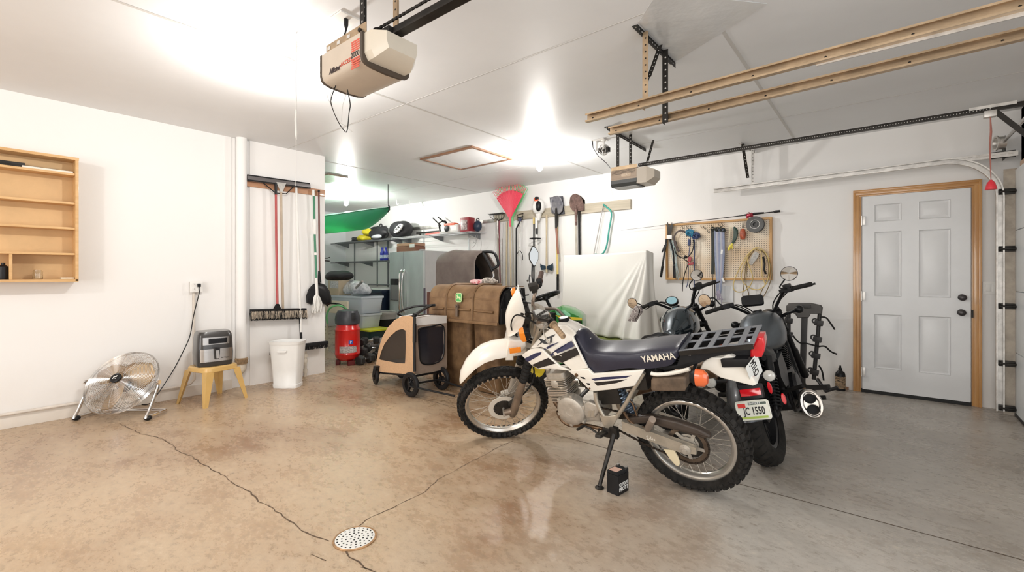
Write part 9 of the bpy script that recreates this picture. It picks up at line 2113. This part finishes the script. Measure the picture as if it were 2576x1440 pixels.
# arched hood behind
AY = 4.30
ax0, ax1 = gy(1096, 680, AY).x, gy(1192, 680, AY).x; azt = gy(1140, 633, AY+0.2).z; azb = gy(1140, 716, AY).z-0.35
t = thing('covered_cart', 'grey brown arched plastic hood with dark open side standing behind the bagger', 'cart', ((ax0+ax1)/2, AY+0.3, 0))
M_ah = mat('grey_brown_plastic', (0.13, 0.10, 0.088), 0.42, col2=(0.19, 0.155, 0.135), nscale=5, coat=0.1)
def aprof(ins=0.0):
    out = [(AY+ins, azb)]
    for i in range(11):
        a = R(180-115*i/10); out.append((AY+0.19+(0.19-ins)*math.cos(a), azt-0.19+(0.19-ins)*math.sin(a)))
    out += [(AY+0.50-ins, azt-0.26), (AY+0.60-ins, azb)]
    return out
m = MB(); o_, i_ = aprof(), aprof(0.022); m.loft([[(x, y, z+dz) for y, z in o_]+[(x, y, z+dz) for y, z in reversed(i_)] for x, dz in ((ax0, -0.02), (lerp(ax0, ax1, 0.12), 0.0), (lerp(ax0, ax1, 0.3), 0.022), (lerp(ax0, ax1, 0.5), 0.005), (lerp(ax0, ax1, 0.75), 0.0), (ax1, -0.01))]); m.build('arched_hood', M_ah, t, ang=50)
m = MB(); m.loft([[(x, y, z-0.01) for y, z in aprof(0.022)] for x in (ax0+0.004, ax1-0.35)]); m.build('dark_lining', mat('navy_lining', (0.006, 0.008, 0.016), 0.7), t, ang=50)
m = MB(); m.loft([[(lerp((ax0+ax1)/2, x, k), lerp(AY+0.36, y, k), z) for x, y in ((ax0, AY), (ax1, AY), (ax1, AY+0.60), (ax0, AY+0.60))] for z, k in ((0.0, 0.8), (azb, 1.0))]); m.build('cart_body', M_blkm, t)
# loop handle tool
lh = lambda x, y: gd(x, y, 5.75)
t = thing('loop_handle_tool', 'black D shaped loop handle on a curved chrome rod rising behind the bagger', 'handle', tuple(lh(1236, 716)))
m = MB(); m.tube([lh(x, y) for x, y in ((1213, 635), (1228, 634), (1243, 637), (1252, 655), (1253, 668), (1243, 675), (1237, 677))], 0.018, 10, sm=4); m.tube([lh(1215, 637), lh(1228, 660), lh(1239, 684)], 0.019, 10); m.build('loop_grip', M_blk, t)
m = MB(); m.tube([lh(1239, 682), lh(1242, 695), lh(1236, 708), lh(1232, 718), lh(1232, 760), V((lh(1232, 760).x, lh(1232, 760).y, 0.0))], 0.011, 8, sm=3); m.build('chrome_rod', M_chr, t)
m = MB(); a = gy(1076, 760, HY0+0.62); b_ = gy(1092, 760, HY0+0.62); m.b2((a.x-0.02, HY0+0.62, 0), (b_.x+0.1, HY0+0.9, gy(1080, 735, HY0+0.6).z), 0.01); tag(base_of(m.build('brown_crate', mat('plum_brown', (0.12, 0.05, 0.035), 0.6))), 'dark brown box edge showing left behind the bagger lid', 'box')
# lawn tractor
TYc = 4.42
tg = lambda x, y, Y: gy(x, y, Y)
t = thing('lawn_tractor', 'green and yellow lawn tractor with black steering wheel behind the dirt bike', 'lawn tractor', (-2.8, TYc, 0))
M_grn = mat('tractor_green', (0.035, 0.20, 0.045), 0.3, coat=0.5); M_ylt = mat('tractor_yellow', (0.62, 0.48, 0.04), 0.3, coat=0.4)
YN = TYc-0.18
hood = [(1385, 778), (1410, 770), (1440, 776), (1468, 788), (1479, 796), (1480, 812), (1478, 850), (1462, 858), (1440, 845), (1415, 832), (1385, 822)]
o3 = [tg(1380+(x-1385)*0.90, y, YN) for x, y in hood]
m = MB(); NN = 6; secs = []
for j in range(NN+1):
    u = j/NN*2-1; k = 1-0.10*abs(u)**3; zc = 0.45
    xf_ = max(p.x for p in o3); secs.append([V((p.x-0.16*(u+1)/2*max(0, 1-(xf_-p.x)/0.5), TYc+0.18*u, zc+(p.z-zc)*k)) for p in o3])
m.loft(secs); m.build('hood', M_grn, t, ang=50)
def tpl(nm, pts, Y, mt, th=0.008):
    pts = [(1380+(x-1385)*0.90, y) for x, y in pts]; m = MB(); m.loft([[tg(x, y, Y) for x, y in pts], [tg(x, y, Y)+V((0, -th, 0)) for x, y in pts]]); return m.build(nm, mt, t, ang=0)
tpl('side_window', [(1404, 781), (1430, 782), (1446, 790), (1448, 797), (1425, 795), (1410, 793)], YN-0.006, mat('mint_panel', (0.25, 0.58, 0.36), 0.2))
st_ = tpl('yellow_stripe', [(1405, 793), (1425, 796), (1450, 798), (1479, 800), (1479, 806), (1452, 806), (1446, 812), (1432, 812), (1418, 802)], YN-0.006, M_ylt)
q = tg(1380+(1434-1385)*0.90, 803, YN-0.018); m = MB(); m.text('D170', Matrix(((1, 0, 0, q.x), (0, 0, -1, q.y), (0, 1, 0, q.z), (0, 0, 0, 1))), 0.055, 0.001, 0.002, sx=0.9); m.build('number_print', M_dblk, st_, ang=0)
tpl('engine_opening', [(1452, 808), (1477, 808), (1476, 846), (1462, 850), (1455, 835)], YN-0.004, M_dark)
m = MB(); a_, b2_ = tg(1350, 845, TYc).x, tg(1438, 845, TYc).x; m.b2((a_-0.3, TYc-0.22, 0.22), (b2_-0.05, TYc+0.22, 0.50), 0.03); m.build('chassis', M_grn, t)
m = MB(); sx0 = tg(1395, 830, YN).x; m.b2((sx0-0.25, TYc-0.26, 0.45), (sx0+0.02, TYc+0.26, 0.80), 0.03); m.build('dash_console', M_blkm, t)
swc = tg(1373, 746, TYc); F_ = frame(swc, (-0.35, -0.05, 0.94)); m = MB(); m.torus(F_, 0.165, 0.017, 36, 8)
for k in range(3): a = 2*math.pi*k/3; m.tube([swc-V((0, 0, 0.03)), F_ @ V((0.16*math.cos(a), 0.16*math.sin(a), 0))], 0.012, 8)
m.lathe([(0.04, -0.04), (0.045, 0.0), (0.03, 0.01)], F_, 20); m.build('steering_wheel', M_blk, t)
m = MB(); m.tube([swc-V((0, 0, 0.02)), V((swc.x+0.12, TYc, 0.75))], 0.018, 10); m.build('steering_column', M_blk, t)
bar_ = [(1350, 776), (1378, 777), (1398, 778), (1408, 785), (1425, 805), (1436, 822)]
m = MB(); m.tube([tg(x, y, YN-0.05) for x, y in bar_], 0.016, 10, sm=3); m.build('grab_bar', mat('warm_grey_tube', (0.22, 0.18, 0.15), 0.35, 0.5), t)
m = MB(); m.loft([[(swc.x-0.65, TYc+y, 0.50), (swc.x-0.25, TYc+y, 0.50), (swc.x-0.25, TYc+y, 0.58), (swc.x-0.55, TYc+y, 0.60), (swc.x-0.60, TYc+y, 0.86), (swc.x-0.68, TYc+y, 0.86)] for y in (-0.2, 0.2)]); m.build('seat', mat('yellow_seat', (0.55, 0.42, 0.05), 0.5), t)
def twheel(x, y, r, w_):
    F_ = frame((x, y, r), (0, -1, 0)); m = MB(); m.lathe([(r*0.5, -w_/2), (r*0.8, -w_/2), (r, -w_*0.35), (r, w_*0.35), (r*0.8, w_/2), (r*0.5, w_/2), (r*0.5, -w_/2)], F_, 36, cap=False); o = m.build('wheel', M_rub, t)
    m = MB(); m.lathe([(0.02, w_*0.30), (r*0.35, w_*0.25), (r*0.50, w_*0.46), (r*0.54, w_*0.50), (r*0.54, -w_*0.4)], F_, 32); m.build('yellow_rim', M_ylt, o)
wx = tg(1362, 950, TYc-0.48).x; twheel(wx-0.05, TYc-0.42, 0.255, 0.20); twheel(wx-0.05, TYc+0.42, 0.255, 0.20)
twheel(b2_-0.16, TYc-0.38, 0.19, 0.13); twheel(b2_-0.16, TYc+0.38, 0.19, 0.13)
m = MB(); m.loft([[(wx-0.05+0.33*math.cos(R(a)), y, 0.26+0.30*math.sin(R(a))) for a in (10, 40, 70, 100, 130, 165)]+[(wx-0.05+0.30*math.cos(R(a)), y, 0.26+0.27*math.sin(R(a))) for a in (165, 130, 100, 70, 40, 10)] for y in (TYc-0.52, TYc+0.44)]); m.build('rear_fender', M_grn, t, ang=50)
m = MB(); m.b2((wx+0.2, TYc-0.45, 0.08), (b2_-0.35, TYc+0.42, 0.20), 0.03); m.build('mower_deck', M_grn, t)
# sheet covered board on an olive crate
SY = 5.28
gx0, gx1 = gy(1402, 860, SY-0.2).x, gy(1640, 860, SY-0.2).x
zo = gy(1520, 853, SY-0.2).z
t = thing('olive_crate', 'long olive green crate under the draped sheet', 'crate', ((gx0+gx1)/2, SY+0.1, 0))
m = MB(); m.b2((gx0+0.2, SY-0.22, 0.0), (gx1-0.02, SY+0.35, zo-0.03), 0.008); m.build('crate_body', mat('olive_paint', (0.13, 0.16, 0.025), 0.5, noise=0.15), t)
m = MB(); m.b2((gx0+0.18, SY-0.24, zo-0.03), (gx1, SY+0.37, zo), 0.006); m.build('crate_lid', MATS['olive_paint'], t)
m = MB(); zz = gy(1588, 860, SY-0.24); m.b2((zz.x-0.004, SY-0.245, zo-0.06), (zz.x+0.004, SY-0.24, zo+0.0)); m.build('lid_joint', M_blk, t)
sh0 = gy(1418, 643, SY); sh1 = gy(1628, 630, SY)
M_sheet = mat('white_cotton_sheet', (0.76, 0.745, 0.70), 0.9, sheen=0.3, bump=0.15, bscale=4)
t = thing('draped_sheet', 'large off white dust sheet draped over an upright board behind the motorcycles', 'dust sheet', ((sh0.x+sh1.x)/2, SY, zo))
NI, NJ = 150, 40; P = []
zt_l, zt_r = sh0.z, sh1.z
for j in range(NJ+1):
    v = j/NJ; row = []
    for i in range(NI+1):
        u = i/NI
        if u <= 0.86: # front face
            uu = u/0.86; x = lerp(sh0.x, sh1.x-0.01, uu); zt_ = lerp(zt_l, zt_r, uu)-0.012*math.sin(math.pi*uu); y = SY
        else:
            uu = (u-0.86)/0.14; x = sh1.x-0.01+0.03*math.sin(math.pi*uu*0.5); y = SY+0.14*uu; zt_ = zt_r-0.03*uu
        zb_ = zo+0.01
        if u < 0.32: zb_ = lerp(gy(1405, 800, SY).z-0.02, zo+0.01, (u/0.32)**3)
        z = lerp(zt_, zb_, v)
        # drape: bottom flares out and folds fan from the top right corner
        w_ = max(0, (u-0.30)/0.56) if u < 0.86 else 1
        ph = (u*46)+v*2.0; fold = math.sin(ph)*0.5+math.sin(ph*0.53+1.3)*0.5
        amp = 0.050*(v**1.5)*min(1, w_*1.4)
        y -= (0.15*v**2.2*min(1, w_*1.2)+amp*fold) if u < 0.86 else 0
        if u < 0.86: x += (0.10*v**2*(w_**2))+0.02*amp/0.05*math.cos(ph)-0.04*v*(1-u)
        else: x += 0.10*v**2+0.035*v*math.sin(ph*1.3)
        if u <= 0.86: # folds fanning out of the top right corner
            dx_, dz_ = sh1.x-x, zt_r-z; rr_ = math.hypot(dx_, dz_); ph_ = math.atan2(dx_, max(dz_, 1e-4))
            k_ = max(0.0, min(1.0, (R(48)-ph_)/R(30))); k_ = k_*k_*(3-2*k_)
            y -= 0.045*k_*min(1, rr_/0.5)*(0.5+0.5*math.sin(ph_*34+0.4*math.sin(rr_*5)))+0.01*math.sin(x*3+z*2)
        row.append(V((x, y, z)))
    P.append(row)
m = MB(); m.grid(P); m.build('sheet', M_sheet, t, ang=180, solid=0.004)
m = MB(); m.b2((sh0.x+0.01, SY+0.01, zo), (sh1.x-0.03, SY+0.05, min(zt_l, zt_r)-0.03)); m.b2((sh1.x-0.06, SY+0.02, zo), (sh1.x-0.03, SY+0.12, zt_r-0.08)); m.build('support_board', mat('plain_board', (0.5, 0.42, 0.3), 0.6), t)
bag('white_sack', 'small white cloth sack slumped at the left end of the olive crate', 'sack', (gy(1500, 848, SY-0.3).x-0.02, SY-0.33, 0.15), (0.30, 0.20, 0.34), mat('white_sack_cloth', (0.78, 0.77, 0.75), 0.9, bump=0.4, bscale=10), 23, 0.2)
m = MB(); rows = []
for j in range(9):
    rows.append([V((lerp(gx0-0.02, gx0+0.42, i/12), SY-0.26-0.02*math.sin(i*1.9+j)-0.04*(j/8), lerp(zo+0.16, 0.02, j/8)+0.012*math.sin(i*2.3))) for i in range(13)])
m.grid(rows); tag(m.build('plastic_film', mat('thin_plastic_film', (0.75, 0.76, 0.76), 0.25, alpha=0.55, coat=0.6), ang=80, solid=0.002), 'translucent plastic sheeting bunched left of the olive crate', 'plastic sheeting')
# hitch bike rack
BY = 5.45
bk = lambda x, y, Y=BY: gy(x, y, Y)
t = thing('bike_rack', 'black hitch mounted bicycle rack standing upright against the door wall', 'bike rack', (bk(2022, 930).x, BY, 0))
M_bk = mat('rack_black', (0.030, 0.028, 0.027), 0.45, noise=0.1)
hd = [(1978, 770), (1984, 763), (2010, 762), (2040, 762), (2066, 768), (2070, 774), (2068, 790), (2040, 790), (2034, 800), (2006, 800), (2000, 790), (1978, 784)]
m = MB(); m.loft([[bk(x, y, BY+o) if k == 1 else bk(lerp(2024, x, k), lerp(780, y, k), BY+o) for x, y in hd] for o, k in ((-0.055, 0.92), (-0.045, 1.0), (0.045, 1.0), (0.055, 0.9))]); m.build('head', mat('rack_head_grey', (0.085, 0.078, 0.072), 0.5, noise=0.1), t, ang=40)
m = MB(); m.box(bk(2024, 771, BY-0.06), (0.10, 0.02, 0.035), None, 0.006); m.build('head_latch', M_bk, t)
m = MB(); a, b_ = bk(2024, 798), bk(2018, 928); m.beam(a, V((a.x-0.02, BY, 0.10)), 0.075, 0.05, bev=0.012); m.build('mast', M_bk, t)
for (x0, y0, x1, y1) in ((1984, 788, 1984, 925), (2062, 790, 2047, 955)):
    m = MB(); m.tube([bk(x0, y0), bk(x1, y1)], 0.018, 12); arm = m.build('arm', M_bk, t)
    for k in range(4 if x0 > 2000 else 2):
        p = bk(lerp(x0, x1, 0.14+0.25*k), lerp(y0, y1, 0.14+0.25*k), BY-0.02)
        m = MB(); m.box(p, (0.075, 0.05, 0.055), (0, R(8), 0), 0.012); m.torus(frame(p+V((-0.03, -0.02, 0.02)), (0, 1, 0)), 0.022, 0.007, 14, 6); m.build('cradle', M_bk, arm)
for pts in (((1995, 845), (2010, 862), (2030, 865), (2050, 870), (2062, 872)), ((2062, 798), (2078, 800), (2090, 815), (2100, 830)), ((2058, 873), (2075, 872), (2090, 885), (2106, 892)), ((2060, 920), (2068, 935), (2072, 958))):
    m = MB(); m.tube([bk(x, y, BY-0.05) for x, y in pts], 0.008, 7, sm=4, flat=0.4); m.build('strap', M_rub, t)
p0_ = V((a.x-0.02, BY, 0.12))
m = MB(); m.beam(p0_-V((0, 0, 0.05)), bk(2085, 982, BY-0.15)*1.0+V((0, 0, 0.03)), 0.05, 0.05, bev=0.008); m.beam((p0_.x-0.12, BY, 0.035), (p0_.x+0.12, BY, 0.035), 0.05, 0.05, bev=0.008); m.tube([bk(2056, 955, BY-0.05), bk(2078, 985, BY-0.15), bk(2108, 975, BY-0.15)], 0.018, 10); m.build('hitch_foot', M_bk, t)
# bottle by the door
p = gz(2113, 985); T_ = TR((p.x, DW-0.09, 0)); t = thing('black_bottle', 'black squeeze bottle with gold printing on the floor beside the oak door frame', 'bottle', (p.x, DW-0.09, 0))
m = MB(); m.lathe([(0.043, 0), (0.046, 0.008), (0.046, 0.16), (0.040, 0.19), (0.018, 0.21), (0.016, 0.22)], T_, 24, sy=0.8); m.build('bottle_body', M_blk, t)
m = MB(); m.lathe([(0.0465, 0.025), (0.0465, 0.15)], T_, 24, cap=False, sy=0.805); m.build('gold_print', mat('gold_black_print', (0.015, 0.014, 0.013), 0.35, col2=(0.50, 0.34, 0.20), nscale=38, stretch=(1, 1, 3)), t)
m = MB(); m.lathe([(0.018, 0.22), (0.018, 0.235), (0.010, 0.24), (0.008, 0.262), (0.003, 0.265)], T_, 16); m.build('nozzle_cap', M_blk, t)
